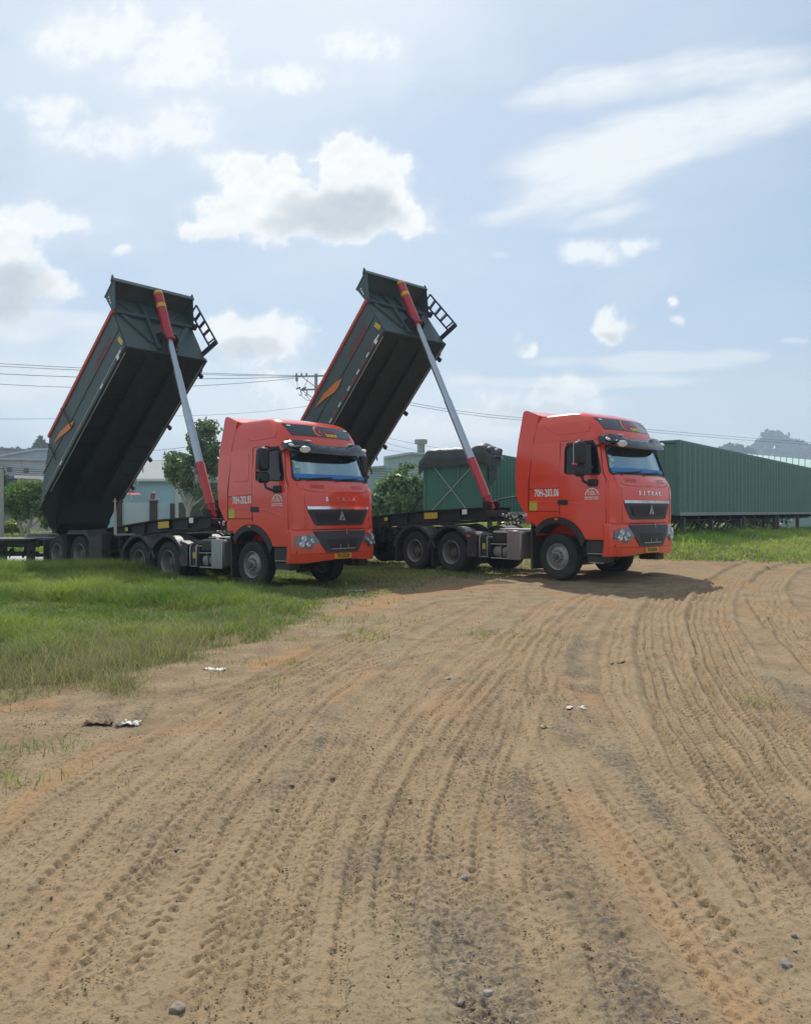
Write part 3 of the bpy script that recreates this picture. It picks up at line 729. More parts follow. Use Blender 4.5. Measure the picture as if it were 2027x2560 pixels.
# ------------------------------------------------------------------ litter
def crumple(name, px, py, sx, sy, hz_, material, label, cat, rot=0.0, seed=1):
    x_, y_ = ground_pt(px, py); rr = np.random.default_rng(seed)
    n = 12; gx, gy = np.meshgrid(np.linspace(-1, 1, n), np.linspace(-1, 1, n))
    ox, oy = rr.random() * 90, rr.random() * 90
    zz = .8 * fbm(gx * 2.2 + ox, gy * 2.2 + oy, 3) * hz_ + np.abs(vnoise(gx * 4 + oy, gy * 4 + ox) - .5) * hz_ * .8
    px_ = gx * sx * (1 + .35 * (vnoise(gx * 1.5 + ox, gy * 1.5) - .5)) + .15 * sx * vnoise(gy * 2 + oy, gx); py_ = gy * sy * (1 + .4 * (vnoise(gx * 1.5 + oy, gy * 1.7 + 4) - .5))
    vs_ = np.stack([px_.ravel(), py_.ravel(), zz.ravel()], 1); i = (np.arange(n - 1)[:, None] * n + np.arange(n - 1)).ravel()
    fs = [(a, a + 1, a + n + 1, a + n) for a in i] 
    me = bpy.data.meshes.new(name); me.from_pydata([tuple(v) for v in vs_], [], fs)
    o = link(name, me, material, angle=70, loc=(x_, y_, H(x_, y_) - .012)); o.rotation_euler = (0, 0, rot)
    md = o.modifiers.new('t', 'SOLIDIFY'); md.thickness = .003
    return tag(o, label, cat)
PLAST = mat('white_plastic_sheet', (.46, .44, .40), .5, 0, .12, 12); CARD = mat('dry_leaf_brown', (.40, .31, .20), .8, 0, .25, 14); DARKC = mat('dark_sack', (.20, .135, .080), .9, 0, .35, 12)
crumple('plastic_bag', 268, 1521, .09, .05, .05, PLAST, 'crumpled white plastic bag on the dirt beside a brown clod', 'plastic bag', .2, 3)
crumple('earth_lump', 208, 1519, .11, .05, .06, DARKC, 'dark brown earth lump left of the white plastic bag', 'earth lump', .1, 4)
crumple('paper_scrap', 451, 1414, .11, .05, .045, PLAST, 'white paper scrap at the edge of the tall grass', 'paper', -.1, 5)
crumple('cardboard_scrap', 462, 1426, .05, .03, .03, CARD, 'small tan cardboard scrap beside the white paper at the grass edge', 'cardboard', .9, 6)
crumple('wrapper', 1212, 1491, .075, .03, .035, mat('pale_wrapper', (.58, .50, .40), .6, 0, .2, 12), 'pale crumpled wrapper on the dirt right of the middle', 'wrapper', -.2, 7)
crumple('dry_leaf', 1150, 1531, .05, .02, .03, CARD, 'curled dry leaf on the dirt below the pale wrapper', 'leaf', -.4, 8)
crumple('cardboard_strip', 960, 1431, .11, .025, .04, CARD, 'flat tan cardboard strip on the tyre tracks', 'cardboard', .1, 9)
crumple('white_cloth', 752, 1244, .22, .05, .05, PLAST, 'white rag on the grass in front of the left truck', 'rag', .4, 10)
crumple('tin_lid', 1452, 1266, .06, .05, .03, PLAST, 'small white scrap on the tyre tracks right of the second truck', 'scrap', 0, 12)
crumple('bark_piece', 1300, 1392, .11, .035, .035, DARKC, 'dark bark-like piece on the dirt in front of the second truck', 'bark', .5, 13)

# ------------------------------------------------------------------ tractor truck
# local frame: x forward, y left, z up, origin on the ground under the front axle; sizes in metres
def interp(z, tab):
    if z <= tab[0][0]: return tab[0][1]
    for (a, u), (b, v) in zip(tab, tab[1:]):
        if z <= b: return u + (v - u) * (z - a) / (b - a)
    return tab[-1][1]
XF = [(.5, 1.50), (.92, 1.57), (1.3, 1.60), (1.95, 1.60), (2.12, 1.575), (2.22, 1.53), (2.30, 1.47), (2.60, 1.365), (2.95, 1.245), (3.20, 1.17), (3.33, 1.125), (3.50, 1.03), (3.62, .93), (3.70, .78), (3.75, .60)]
WZ = [(.5, 1.235), (2.1, 1.24), (2.3, 1.235), (3.1, 1.19), (3.55, 1.13), (3.70, 1.07), (3.75, .98)]
YC = [(.5, .93), (2.1, .95), (3.3, .86), (3.75, .75)]
PEXP = 2.3
def cab_dims(z): return interp(z, XF), interp(z, WZ), interp(z, YC)
RC = .27
def front(y, z, off=0.0):
    """point on the front face of the cab"""
    xf, w, yc = cab_dims(z); ay = abs(y)
    xc = xf - .075
    if ay <= yc: x = xf - .075 * (ay / yc) ** 2
    else:
        t = min((ay - yc) / (w - yc), .9999)
        x = xc - RC + RC * (1 - t ** PEXP) ** (1 / PEXP)
    return (x + off, y * (1 + off * .25), z)
def side(x, z, off=0.0, s=-1):
    """point on the side of the cab"""
    xf, w, yc = cab_dims(z); xc = xf - .075; xs = xc - RC
    if x <= xs: y = w
    else:
        t = min((x - xs) / (xc - xs), .9999)
        y = yc + (w - yc) * (1 - t ** PEXP) ** (1 / PEXP)
    return (x, s * (y + off), z)

def cab_outline(z, xr, inset=0.0):
    xf, w, yc = cab_dims(z); w -= inset; yc -= inset * .8; xf -= inset
    xc = xf - .075; xs = xc - RC; half = []
    for k in range(9): y = yc * k / 8; half.append((xf - .075 * (y / yc) ** 2, y))
    for k in range(1, 9):
        a = math.pi / 2 * k / 8; t = math.sin(a) ** (2 / PEXP); half.append((xs + RC * max(math.cos(a), 0) ** (2 / PEXP), yc + (w - yc) * t))
    for k in range(1, 19): half.append((xs + (xr + .06 - xs) * k / 18, w))
    half += [(xr + .018, w - .018), (xr, w - .06)]
    for k in range(1, 5): half.append((xr, (w - .06) * (1 - k / 4)))
    return half
def loft_cab(levels, xr, inset=0.0):
    mb = MB(); rings = []
    for z in levels:
        h = cab_outline(z, xr(z) if callable(xr) else xr, inset); n = len(h)
        ring = [(x, y, z) for x, y in h] + [(x, -y, z) for x, y in h[-2:0:-1]]
        rings.append(ring)
    m = len(rings[0]); vs_ = [p for r in rings for p in r]; fs = []
    for i in range(len(rings) - 1):
        for k in range(m): fs.append((i * m + k, i * m + (k + 1) % m, (i + 1) * m + (k + 1) % m, (i + 1) * m + k))
    for i, flip in ((0, True), (len(rings) - 1, False)):
        for k in range(n - 1):
            a, b = i * m + k, i * m + k + 1; c_, d = i * m + (m - k - 1) % m, i * m + (m - k) % m
            if k == 0: f = (a, b, c_)
            elif k == n - 2: f = (a, b, d)
            else: f = (a, b, c_, d)
            fs.append(f if not flip else f[::-1])
    mb.add(vs_, fs); return mb

WIN = rpoly([(.235, 2.375), (1.14, 2.325), (1.165, 2.40), (1.00, 3.03), (.29, 3.01), (.235, 2.93)], [.07, .07, .05, .10, .10, .10], 5)
WSH = rpoly([(-1.13, 2.325), (1.13, 2.325), (1.03, 2.955), (-1.03, 2.955)], .09, 5)
ARCH = [(.02 + .70 * math.cos(a), .60 + .70 * math.sin(a)) for a in np.linspace(0, math.pi, 28)]

def make_wheel(kind, parent, loc, outer=-1):
    """tyre and rim; outer = side (y sign) the wheel faces"""
    root = empty('wheel', loc); root.parent = parent
    R, W = .525, .30
    n = 60
    prof = [(-.13, .292), (-.145, .32), (-.152, .40), (-.148, .455), (-.135, .495), (-.118, .518), (-.085, .524), (-.060, .525), (-.055, .508), (-.045, .508), (-.040, .526), (-.004, .527), (0, .510),
            (.004, .527), (.040, .526), (.045, .508), (.055, .508), (.060, .525), (.085, .524), (.118, .518), (.135, .495), (.148, .455), (.152, .40), (.145, .32), (.13, .292)]
    def lug(j, k, r): return r - (.016 if (j in (4, 5, 6, 18, 19, 20) and k % 2) else 0)
    duals = [0.0] if kind == 'front' else [0.0, -outer * .33]
    mb = MB()
    for d in duals: mb.lathe(prof, 'y', (0, d, 0), n, lug)
    mb.build('tyre', RUBBER, root, 40)
    o = outer
    mb = MB()
    if kind == 'front':
        mb.lathe([(o * .125, .285), (o * .142, .300), (o * .148, .292), (o * .135, .278), (o * .10, .268), (o * .085, .255), (o * .10, .225), (o * .118, .185), (o * .122, .150), (o * .122, .112), (o * .15, .108), (o * .175, .095), (o * .178, .0)], 'y', (0, 0, 0), 40)
        mb.lathe([(-o * .14, .30), (-o * .1, .27), (o * .08, .262)], 'y', (0, 0, 0), 32)
        rim = mb.build('rim', RIM, root, 28)
        mb = MB()
        for k in range(10):
            a = 2 * math.pi * k / 10 + .15
            mb.lathe([(o * .118, .017), (o * .150, .017), (o * .155, .012), (o * .155, 0)], 'y', (.135 * math.cos(a), 0, .135 * math.sin(a)), 6)
        mb.build('wheel_nut', RIMD, root)
        mb = MB()
        for k in range(10):
            a = 2 * math.pi * (k + .5) / 10
            c_, s_ = math.cos(a), math.sin(a); mb.lathe([(o * .1085, .026), (o * .110, .022), (o * .100, .017), (o * .1, 0)], 'y', (.212 * c_, 0, .212 * s_), 10)
        mb.build('hand_hole', INK, root)
        MB().lathe([(o * .15, .070), (o * .21, .068), (o * .222, .055), (o * .222, 0)], 'y', (0, 0, 0), 24).build('hub_cap', RIMD, root)
    else:
        mb.lathe([(o * .125, .285), (o * .145, .302), (o * .152, .294), (o * .140, .280), (o * .10, .270), (o * .02, .262), (-o * .05, .250)], 'y', (0, 0, 0), 40)
        mb.build('rim', RIM, root, 28)
        mb = MB().lathe([(-o * .04, .255), (-o * .06, .20), (-o * .055, .145), (o * .03, .125), (o * .06, .10), (o * .07, 0)], 'y', (0, 0, 0), 32)
        for k in range(10):
            a = 2 * math.pi * k / 10; mb.lathe([(-o * .07, .016), (-o * .02, .016), (-o * .02, 0)], 'y', (.168 * math.cos(a), 0, .168 * math.sin(a)), 6)
        mb.build('hub', RIMD, root, 28)
    return root

def rect(a0, b0, a1, b1, r=0.0): 
    p = [(a0, b0), (a1, b0), (a1, b1), (a0, b1)]
    return rpoly(p, r) if r else p

def make_truck():
    root = empty('tractor_truck')
    # --- cab shell: outer loft, hollow inside, window and wheel openings cut out
    lev = [.92, 1.0, 1.15, 1.3, 1.5, 1.75, 1.95, 2.05, 2.12, 2.17, 2.22, 2.26, 2.30, 2.36, 2.45, 2.6, 2.75, 2.9, 3.0, 3.1, 3.2, 3.28, 3.33, 3.40, 3.47, 3.53, 3.58, 3.62, 3.66, 3.69, 3.715, 3.735, 3.75]
    xr = lambda z: -.79 if z > 1.6 else -.87
    cab = loft_cab(lev, xr).build('cab', RED, root, 30)
    inner = loft_cab([1.42, 1.6, 1.9, 2.1, 2.2, 2.3, 2.6, 2.9, 3.1, 3.25, 3.4], -.72, .055).build('cut', RED)
    cuts = [inner]
    mb = MB(); mb.prism(WIN, -2, 2); cuts.append(mb.build('cut', RED))
    mb = MB(); mb.prism(WSH, 0.55, 2.2, lambda a, b, t: (t, a, b)); cuts.append(mb.build('cut', RED))
    mb = MB(); mb.prism([(.02 + .70 * math.cos(a), .60 + .70 * math.sin(a)) for a in np.linspace(0, 2 * math.pi, 56, endpoint=False)], -2, -.62); cuts.append(mb.build('cut', RED))
    mb = MB(); mb.prism([(.02 + .70 * math.cos(a), .60 + .70 * math.sin(a)) for a in np.linspace(0, 2 * math.pi, 56, endpoint=False)], .62, 2); cuts.append(mb.build('cut', RED))
    mb = MB(); mb.prism([(-1.2, .5), (-.56, .5), (-.56, 1.18), (-.62, 1.27), (-1.2, 1.27)], -2, 2); cuts.append(mb.build('cut', RED))
    boolean(cab, cuts)
    cab.data.shade_smooth(); cab.data.set_sharp_from_angle(angle=R_(30))
    # inside of the cab
    MB().box((.78, 0, 1.98), (.50, 2.16, .56), .06).build('dashboard', SEAT, root)
    mb = MB()
    mb.box((1.06, 0, 2.335), (.12, 2.04, .15), .03); mb.box((.86, 0, 2.285), (.36, 2.06, .05), .02); mb.build('dash_cover', BLUEF, root)
    for s in (-1, 1):
        mb = MB(); mb.box((.0, s * .62, 1.95), (.5, .52, .14), .05); mb.box((-.26, s * .62, 2.28), (.14, .50, .62), .06, (0, -.12, 0)); mb.box((-.31, s * .62, 2.68), (.10, .26, .18), .04); mb.build('seat', SEAT, root)
    MB().box((-.60, 0, 2.5), (.06, 2.2, 1.5), .01).build('bunk_curtain', TRIM, root)
    mb = MB()
    mb.tube([(.62 + .0, .62 + .2 * math.cos(a), 2.28 + .2 * math.sin(a)) for a in np.linspace(0, 2 * math.pi, 25)], .014, 6, False); mb.build('steering_wheel', BLACKP, root)
    # --- glazing
    mb = MB(); patch(mb, WSH, front, -.022, -.032, step=.13); mb.build('windscreen', GLASS, root, 40)
    mb = MB(); pts = [front(a, b, -.004) for a, b in WSH + WSH[:1]]; mb.tube(pts, .022, 6, False); mb.build('windscreen_seal', BLACKP, root)
    # dark printed band on the lower edge and the sun strip above
    mb = MB(); patch(mb, rect(-1.09, 2.325, 1.09, 2.375), front, -.018, -.021, step=.13); mb.build('windscreen_band', INK, root)
    mb = MB(); patch(mb, rect(-1.07, 2.385, 1.07, 2.475, .02), front, -.010, -.014, step=.13)
    for s in (-1, 1): patch(mb, [(s * 1.02, 2.945), (s * .78, 2.945), (s * 1.03, 2.84)], front, -.010, -.014, step=.13)
    mb.build('blue_sun_film', BLUEF, root)
    mb = MB(); patch(mb, rect(-1.02, 2.69, -.94, 2.74), front, -.016, -.020); patch(mb, rect(-1.01, 2.60, -.87, 2.68), front, -.016, -.020); mb.build('permit_sticker', mat('pale_green_sticker', (.42, .62, .55), .5), root)
    for s in (-1, 1):
        mb = MB(); patch(mb, WIN, lambda a, b, o, s=s: side(a, b, o, s), -.018, -.026, step=.12); mb.build('side_window', GLASSD, root, 40)
        mb = MB(); mb.tube([side(a, b, -.002, s) for a, b in WIN + WIN[:1]], .016, 6, False); mb.build('window_seal', BLACKP, root)
        mb = MB(); patch(mb, rpoly([(.30, 2.98), (.98, 3.02), (.96, 3.08), (.26, 3.05)], .02), lambda a, b, o, s=s: side(a, b, o, s), .030, -.01, step=.12); mb.build('window_deflector', BLACKP, root)
    for a0, a1 in ((-.80, -.12), (.02, .72)):
        mb = MB(); mb.tube([front(a0, 2.335, .02), front(a0 + .12, 2.36, .03), front(a1, 2.405, .02)], [.016, .014, .009], 6); mb.bar(front(a0 + .15, 2.375, .012), front(a1 + .05, 2.41, .012), .02, .02); mb.build('wiper', BLACKP, root)
    # --- doors: plates standing a little proud, so that the shut lines are real
    arch_pts = [(.02 + .83 * math.cos(a), .60 + .83 * math.sin(a)) for a in np.linspace(R_(24), R_(83), 12)]
    door = [(1.288, .925), (1.292, 1.5), (1.292, 2.20), (1.215, 2.36), (1.075, 3.02), (1.0, 3.10), (.12, 3.10)] + arch_pts[::-1]
    hole = WIN
    for s in (-1, 1):
        fn = lambda a, b, o, s=s: side(a, b, o, s)
        mb = MB(); patch(mb, rpoly(door[:7], [.01, .01, .03, .03, .05, .03, .04]) + door[7:], fn, .009, -.004, step=.11)
        d = mb.build('door', RED, root, 30)
        mb = MB(); mb.prism(rpoly([(.215, 2.355), (1.155, 2.305), (1.185, 2.40), (1.015, 3.05), (.275, 3.03), (.215, 2.94)], [.07, .07, .05, .10, .10, .10], 5), -2, 2)
        boolean(d, [mb.build('cut', RED)])
        d.data.shade_smooth(); d.data.set_sharp_from_angle(angle=R_(30))
        # swage line along door and sleeper
        mb = MB(); mb.tube([side(x, z, .010, s) for x, z in [(-.74, 1.755), (-.3, 1.75), (.1, 1.745), (.30, 1.735), (.6, 1.70), (.9, 1.63), (1.28, 1.51)]], [.006, .010, .012, .012, .012, .010, .005], 6); mb.build('swage_line', RED, d)
        mb = MB(); patch(mb, rpoly([(.055, 1.685), (.335, 1.675), (.335, 1.795), (.055, 1.80)], .05), fn, .022, .004); mb.build('door_handle', BLACKP, d)
        # sleeper panel behind the door
        mb = MB(); patch(mb, rpoly([(-.755, 2.06), (.085, 2.07), (.095, 3.09), (-.68, 3.08)], .03), fn, .006, -.004, step=.2); sp = mb.build('sleeper_panel', RED, root)
        mb = MB(); mb.tube([side(x, z, .007, s) for x, z in rpoly([(-.58, 2.40), (-.03, 2.37), (-.02, 2.99), (-.55, 3.02)], .09)[3:-6]], .008, 6); mb.build('pressed_rib', RED, sp)
        mb = MB(); patch(mb, rpoly([(-.755, 1.555), (.075, 1.54), (.085, 2.055), (-.755, 2.045)], .015), fn, .006, -.004, step=.2); mb.build('locker_door', RED, root)
        mb = MB(); patch(mb, rpoly([(-.75, 3.115), (1.02, 3.125), (.96, 3.30), (.86, 3.56), (.1, 3.665), (-.5, 3.655), (-.70, 3.12)], .03), fn, .005, -.004, step=.12); up = mb.build('roof_side_panel', RED, root)
        mb = MB(); mb.tube([side(x, z, .006, s) for x, z in [(-.42, 3.50), (-.20, 3.38), (-.02, 3.29), (.12, 3.27), (.85, 3.285)]], .010, 6); mb.tube([side(x, z, .006, s) for x, z in [(.80, 3.30), (.86, 3.36), (.80, 3.55)]], .008, 6); mb.build('pressed_rib', RED, up)
        mb = MB(); patch(mb, rect(-.745, 1.565, -.525, 1.775, .01), fn, .011, .004); mb.build('reflector_sticker', YELLOWG, root)
        # dark shut lines round door, sleeper and fairing
        for pts in ([(.10, 1.46), (.10, 3.09)], [(1.296, .93), (1.298, 2.22), (1.22, 2.37), (1.08, 3.02)], [(-.772, 1.52), (-.775, 2.2), (-.66, 3.2), (-.575, 3.66)], [(-.755, 2.052), (.09, 2.062)], [(-.755, 1.55), (.09, 1.535)], [(.12, 3.105), (1.0, 3.105)]):
            MB().tube([side(a, b, .004, s) for a, b in pts], .0085, 5).build('shut_line', mat('shut_line_red', (.16, .012, .008), .7), root)
        # wheel arch and splash guard
        band = [(.02 + .815 * math.cos(a), .60 + .815 * math.sin(a)) for a in np.linspace(R_(22), R_(140), 26)] + [(.02 + .675 * math.cos(a), .60 + .675 * math.sin(a)) for a in np.linspace(R_(142), R_(14), 26)]
        mb = MB()
        for k in range(25):
            q = [band[k], band[k + 1], band[50 - k], band[51 - k]]
            y0, y1 = s * 1.262, s * .80
            mb.prism(q, y0, y1)
        mb.build('wheel_arch', BLACKP, root, 25)
        MB().box((.02, s * 1.266, 1.365), (.10, .012, .045), .004).build('marker_lamp', ORANGE, root)
        mb = MB(); mb.box((-.70, s * .98, .72), (.05, .54, 1.02), .02); mb.box((-.665, s * 1.01, 1.24), (.16, .50, .05), .02, (0, .5, 0)); mb.build('splash_guard', BLACKP, root)
        MB().box((-.735, s * 1.18, .60), (.03, .07, .13), .008).build('side_reflector', ORANGE, root)
        # entry step below the door
        mb = MB(); mb.box((1.03, s * 1.10, .755), (.52, .24, .32), .03); mb.box((1.03, s * 1.05, .50), (.50, .30, .18), .03); mb.build('entry_step', BLACKP, root)
        mb = MB(); mb.box((1.06, s * 1.225, .615), (.44, .05, .02), .005); mb.box((1.04, s * 1.20, .42), (.36, .05, .02), .005); mb.build('step_tread', ALU, root)
        # mirrors
        mb = MB(); y = s * 1.52
        mb.box((.84, y, 2.79), (.20, .25, .50), .05, (0, 0, s * .25)); mb.box((.84, y, 2.40), (.18, .24, .24), .05, (0, 0, s * .25))
        mir = mb.build('mirror', BLACKP, root, 40)
        mb = MB(); mb.tube([side(1.0, 2.10, .0, s), (1.02, s * 1.36, 2.10), (.92, y, 2.18), (.88, y, 2.32)], .030, 8); mb.box((.99, s * 1.27, 2.15), (.24, .10, .16), .03); mb.build('mirror_arm', BLACKP, mir); MB().tube([side(.62, 3.08, .0, s), (.72, s * 1.36, 3.08), (.84, y, 3.03)], .022, 8).build('mirror_arm', BLACKP, mir)
        MB().box((.75, y - s * .02, 2.79), (.012, .19, .43), .004, (0, 0, s * .25)).build('mirror_glass', CHROME, mir)
        MB().box((.80, s * 1.652, 2.545), (.13, .02, .05), .006).build('turn_signal', REDLENS, mir)
    # --- roof: rear fairing wings and deflector
    mb = MB()
    for s in (-1, 1):
        poly = rpoly([(-.80, 1.50), (-.89, 1.50), (-1.125, 1.84), (-1.165, 2.3), (-1.165, 2.75), (-1.10, 3.35), (-1.03, 3.90), (-.93, 3.915), (-.56, 3.765), (-.66, 3.2), (-.785, 2.2)], [.01, .05, .12, .2, .3, .3, .05, .1, .03, .3, .3])
        patch(mb, poly, lambda a, b, o, s=s: (a, s * (interp(min(b, 3.45), WZ) + o - max(0, b - 3.45) * .12), b), .004, -.07, step=.16)
    w_ = lambda z: interp(min(z, 3.45), WZ) - max(0, z - 3.45) * .12
    prof = [(-1.03, 3.915), (-.93, 3.925), (-.70, 3.845), (-.52, 3.775), (-.38, 3.755)]
    for (a, b), (c_, d) in zip(prof, prof[1:]):
        for k in range(6):
            y0, y1 = (-1 + k / 3) , (-1 + (k + 1) / 3)
            f = lambda x, z, t: (x, t * (w_(z) - .05), z - .03 * abs(t) ** 4)
            mb.add([f(a, b, y0), f(c_, d, y0), f(c_, d, y1), f(a, b, y1), (f(a, b, y0)[0], f(a, b, y0)[1], b - .06), (f(c_, d, y0)[0], f(c_, d, y0)[1], d - .06), (f(c_, d, y1)[0], f(c_, d, y1)[1], d - .06), (f(a, b, y1)[0], f(a, b, y1)[1], b - .06)],
                   [(0, 1, 2, 3), (7, 6, 5, 4), (0, 4, 5, 1), (3, 2, 6, 7), (0, 3, 7, 4), (1, 5, 6, 2)])
    mb.build('cab_fairing', RED, root, 35)
    # --- front: roof sign panel, sun visor, hood lines, grille, badge letters
    mb = MB(); patch(mb, rpoly([(-1.0, 3.60), (1.0, 3.60), (.90, 3.335), (-.90, 3.335)], .03), front, .012, -.01, step=.12); sp = mb.build('roof_sign_panel', PANELG, root, 40)
    fo = lambda a, b, dy=0, dz=3.47, off=.016: front(a + dy, b + dz, off)
    mb = MB()
    for a0, a1, r0, r1 in ((100, 320, .085, .125),):
        A = np.linspace(R_(a0 - 60), R_(a1), 20); n = len(A)
        outer = [(r1 * math.cos(a), r1 * .95 * math.sin(a)) for a in A]; inn = [((r1 - .052 * math.sin(math.pi * (k + .5) / n)) * math.cos(a) + .012, (r1 - .045 * math.sin(math.pi * (k + .5) / n)) * .95 * math.sin(a)) for k, a in enumerate(A)]
        for k in range(n - 1): mb.add([fo(*p, dy=-.14) for p in (outer[k], outer[k + 1], inn[k + 1], inn[k])], [(0, 1, 2, 3)])
    mb.build('sign_emblem', TIPO, sp, smooth=False)
    mb = MB(); text_on(mb, 'A', .19, lambda a, b: fo(a, b, -.09, 3.445, .018), .95, .010)
    rr = random.Random(5); xx = .0
    for k in range(9):                                   # row of unreadable red letters
        w_l = .036; mb.add([fo(*p, dy=xx + .0, dz=3.458, off=.018) for p in ((0, -.045), (w_l * .45, -.045), (w_l * .45, .045), (0, .045))], [(0, 1, 2, 3)])
        if k % 3 != 2: mb.add([fo(*p, dy=xx, dz=3.458 + (.03 if k % 2 else -.03), off=.018) for p in ((0, -.012), (w_l * .85, -.012), (w_l * .85, .012), (0, .012))], [(0, 1, 2, 3)])
        xx += .048
    mb.build('sign_lettering', mat('sign_red', (.62, .03, .05), .4), sp, smooth=False)
    mb = MB(); text_on(mb, 'TRANSPORT', .085, lambda a, b: fo(a, b, .25, 3.385, .018), .78, .006); mb.build('sign_subtitle', mat('sign_yellow', (.75, .52, .03), .4), sp, smooth=False)
    for s in (-1, 1): mb = MB(); patch(mb, rect(s * .86 - .05, 3.545, s * .86 + .05, 3.572, .008), front, .020, .008); mb.build('roof_lamp', WHITE, sp)
    # sun visor: a curved black blade
    mb = MB(); NY = 25; rows = []
    for k in range(NY):
        t = -1 + 2 * k / (NY - 1); y = t * 1.20; ay = abs(t)
        rise = .07 * sstep(.30, .62, ay) - .05 * sstep(.85, 1.0, ay)
        xb, _, _ = front(min(max(y, -1.13), 1.13), 3.05); back = -.05 * ay ** 3
        top = 3.135 + rise; lip = 2.93 + .03 * sstep(.6, 1, ay) + .03 * ay
        rows.append([(xb + .02, y, top - .005), (xb + .11, y, top + .002), (xb + .21 + back, y, (top + lip) / 2 + .035), (xb + .275 + back, y, lip + .02), (xb + .285 + back, y, lip - .02), (xb + .255 + back, y, lip - .01), (xb + .17 + back, y, (top + lip) / 2 - .035), (xb + .02, y, top - .07)])
    n = 8; vs_ = [p for r in rows for p in r]; fs = [tuple(range(n))[::-1], tuple((NY - 1) * n + j for j in range(n))]
    for k in range(NY - 1):
        for j in range(n): fs.append((k * n + j, k * n + (j + 1) % n, (k + 1) * n + (j + 1) % n, (k + 1) * n + j))
    mb.add(vs_, fs); vis = mb.build('sun_visor', mat('visor_black', (.016, .018, .022), .25, 0, .15, 5, coat=.3), root, 50)
    for s in (-1, 1):
        mb = MB(); mb.box((front(s * 1.0, 3.05)[0] + .150, s * 1.10, 3.085), (.09, .14, .055), .015, (0, .5, -s * .35)); mb.build('visor_lamp', mat('visor_lamp_highlight_white', (.80, .80, .77), .3), vis)
        MB().box((front(s * .55, 3.05)[0] + .12, s * .64, 3.205), (.05, .14, .010), .004, (0, .25, s * .0)).build('visor_highlight', mat('visor_lamp_highlight_white', (.8, .8, .77), .3), vis)  # white slips on the visor top, a highlight painted as a part
    for yy in (-.75, -.45, -.15, .15, .45, .75): MB().box((front(yy, 3.05)[0] + .20, yy, 3.085 + .03 * abs(yy)), (.02, .025, .02), .006).build('visor_screw', INK, vis)
    # front kerb mirror on its arm, near corner
    mb = MB(); mb.lathe([(-.03, .0), (-.028, .07), (0, .125), (.03, .12), (.035, 0)], 'x', (0, 0, 0), 24)
    km = mb.build('kerb_mirror', MIRRW, root, 50, loc=(1.50, -.92, 2.985)); km.rotation_euler = (0, R_(22), R_(-25)); km.scale = (.9, .95, .55)
    mb = MB(); mb.tube([(1.02, -1.22, 2.93), (1.22, -1.16, 3.02), (1.40, -1.04, 3.04), (1.48, -.95, 3.02)], .02, 8); mb.box((1.44, -1.0, 3.03), (.10, .10, .06), .02); mb.build('kerb_mirror_arm', BLACKP, root)
    # hood panel and its lines
    hood = [(-1.10, 2.215), (-.96, 2.13), (-.80, 2.085), (-.5, 2.075), (0, 2.07), (.5, 2.075), (.80, 2.085), (.96, 2.13), (1.10, 2.215)]
    mb = MB(); mb.tube([front(a, b, -.001) for a, b in hood], .007, 5); mb.tube([front(a, b, -.001) for a, b in ((-1.10, 2.215), (-1.09, 2.27))], .007, 5); mb.tube([front(a, b, -.001) for a, b in ((1.10, 2.215), (1.09, 2.27))], .007, 5); mb.build('hood_seam', mat('shut_line_red', (.16, .012, .008), .7), root)
    for s in (-1, 1):
        mb = MB(); patch(mb, rpoly([(s * 1.0, 1.285), (s * 1.225, 1.285), (s * 1.225, 2.08), (s * 1.205, 2.20), (s * .985, 2.02), (s * .985, 1.60)], .03), front, .016, -.004, step=.08); mb.build('corner_deflector', RED, root, 35)
        for dz in (0, .032, .064):
            mb = MB(); mb.tube([front(s * y, 2.165 + dz, .001) for y in (.42, .60, .80)], .006, 5); mb.build('hood_louvre', mat('shut_line_red', (.16, .012, .008), .7), root)
    mb = MB(); patch(mb, rpoly([(-.97, 1.285), (.97, 1.285), (.97, 2.02), (.90, 2.055), (-.90, 2.055), (-.97, 2.02)], .04), front, .010, -.004, step=.12); mb.build('front_flap', RED, root, 35)
    mb = MB(); patch(mb, rpoly([(-.72, 1.35), (.72, 1.35), (.91, 1.66), (.915, 1.70), (-.915, 1.70), (-.91, 1.66)], [.07, .07, .04, .01, .01, .04]), front, .020, -.01, step=.15); gr = mb.build('grille', GREYP, root, 35)
    mb = MB(); patch(mb, rpoly([(-.63, 1.41), (.63, 1.41), (.76, 1.645), (-.76, 1.645)], .04), front, .0235, .01, step=.15); mb.build('grille_mesh', INK, gr)
    for z in (1.455, 1.505, 1.555, 1.605): mb = MB(); hw = .60 + (z - 1.41) * .5; patch(mb, rect(-hw, z - .011, hw, z + .011), front, .045, .020, cuts_a=(-.4, 0, .4)); mb.build('grille_slat', BLACKP, gr)
    mb = MB(); patch(mb, rpoly([(-.915, 1.705), (.915, 1.705), (.935, 1.765), (-.935, 1.765)], .012), front, .036, .0, step=.15); mb.build('chrome_strip', CHROME, gr, 50)
    # emblem: three leaning blades in a triangle
    mb = MB()
    for poly in ([(-.015, 1.66), (.012, 1.66), (.03, 1.55), (.004, 1.52)], [(-.02, 1.64), (-.005, 1.53), (-.05, 1.465), (-.095, 1.465)], [(.03, 1.60), (.095, 1.465), (-.02, 1.465), (.012, 1.50), (.04, 1.51)]):
        patch(mb, poly, front, .062, .03)
    mb.build('grille_emblem', ALU, gr)
    mb = MB()
    for k, ch in enumerate('SITRAK'):
        mb = MB()
        vs_, fs = text_geo(ch, .115, 1.25, .006, depth=.5)
        cy = -.40 + .166 * k
        mb.add([front(cy + x, 1.92 + y, .026 if z > 0 else .008) for x, y, z in vs_], fs)
        mb.build('badge_letter', CHROME, root, smooth=False)
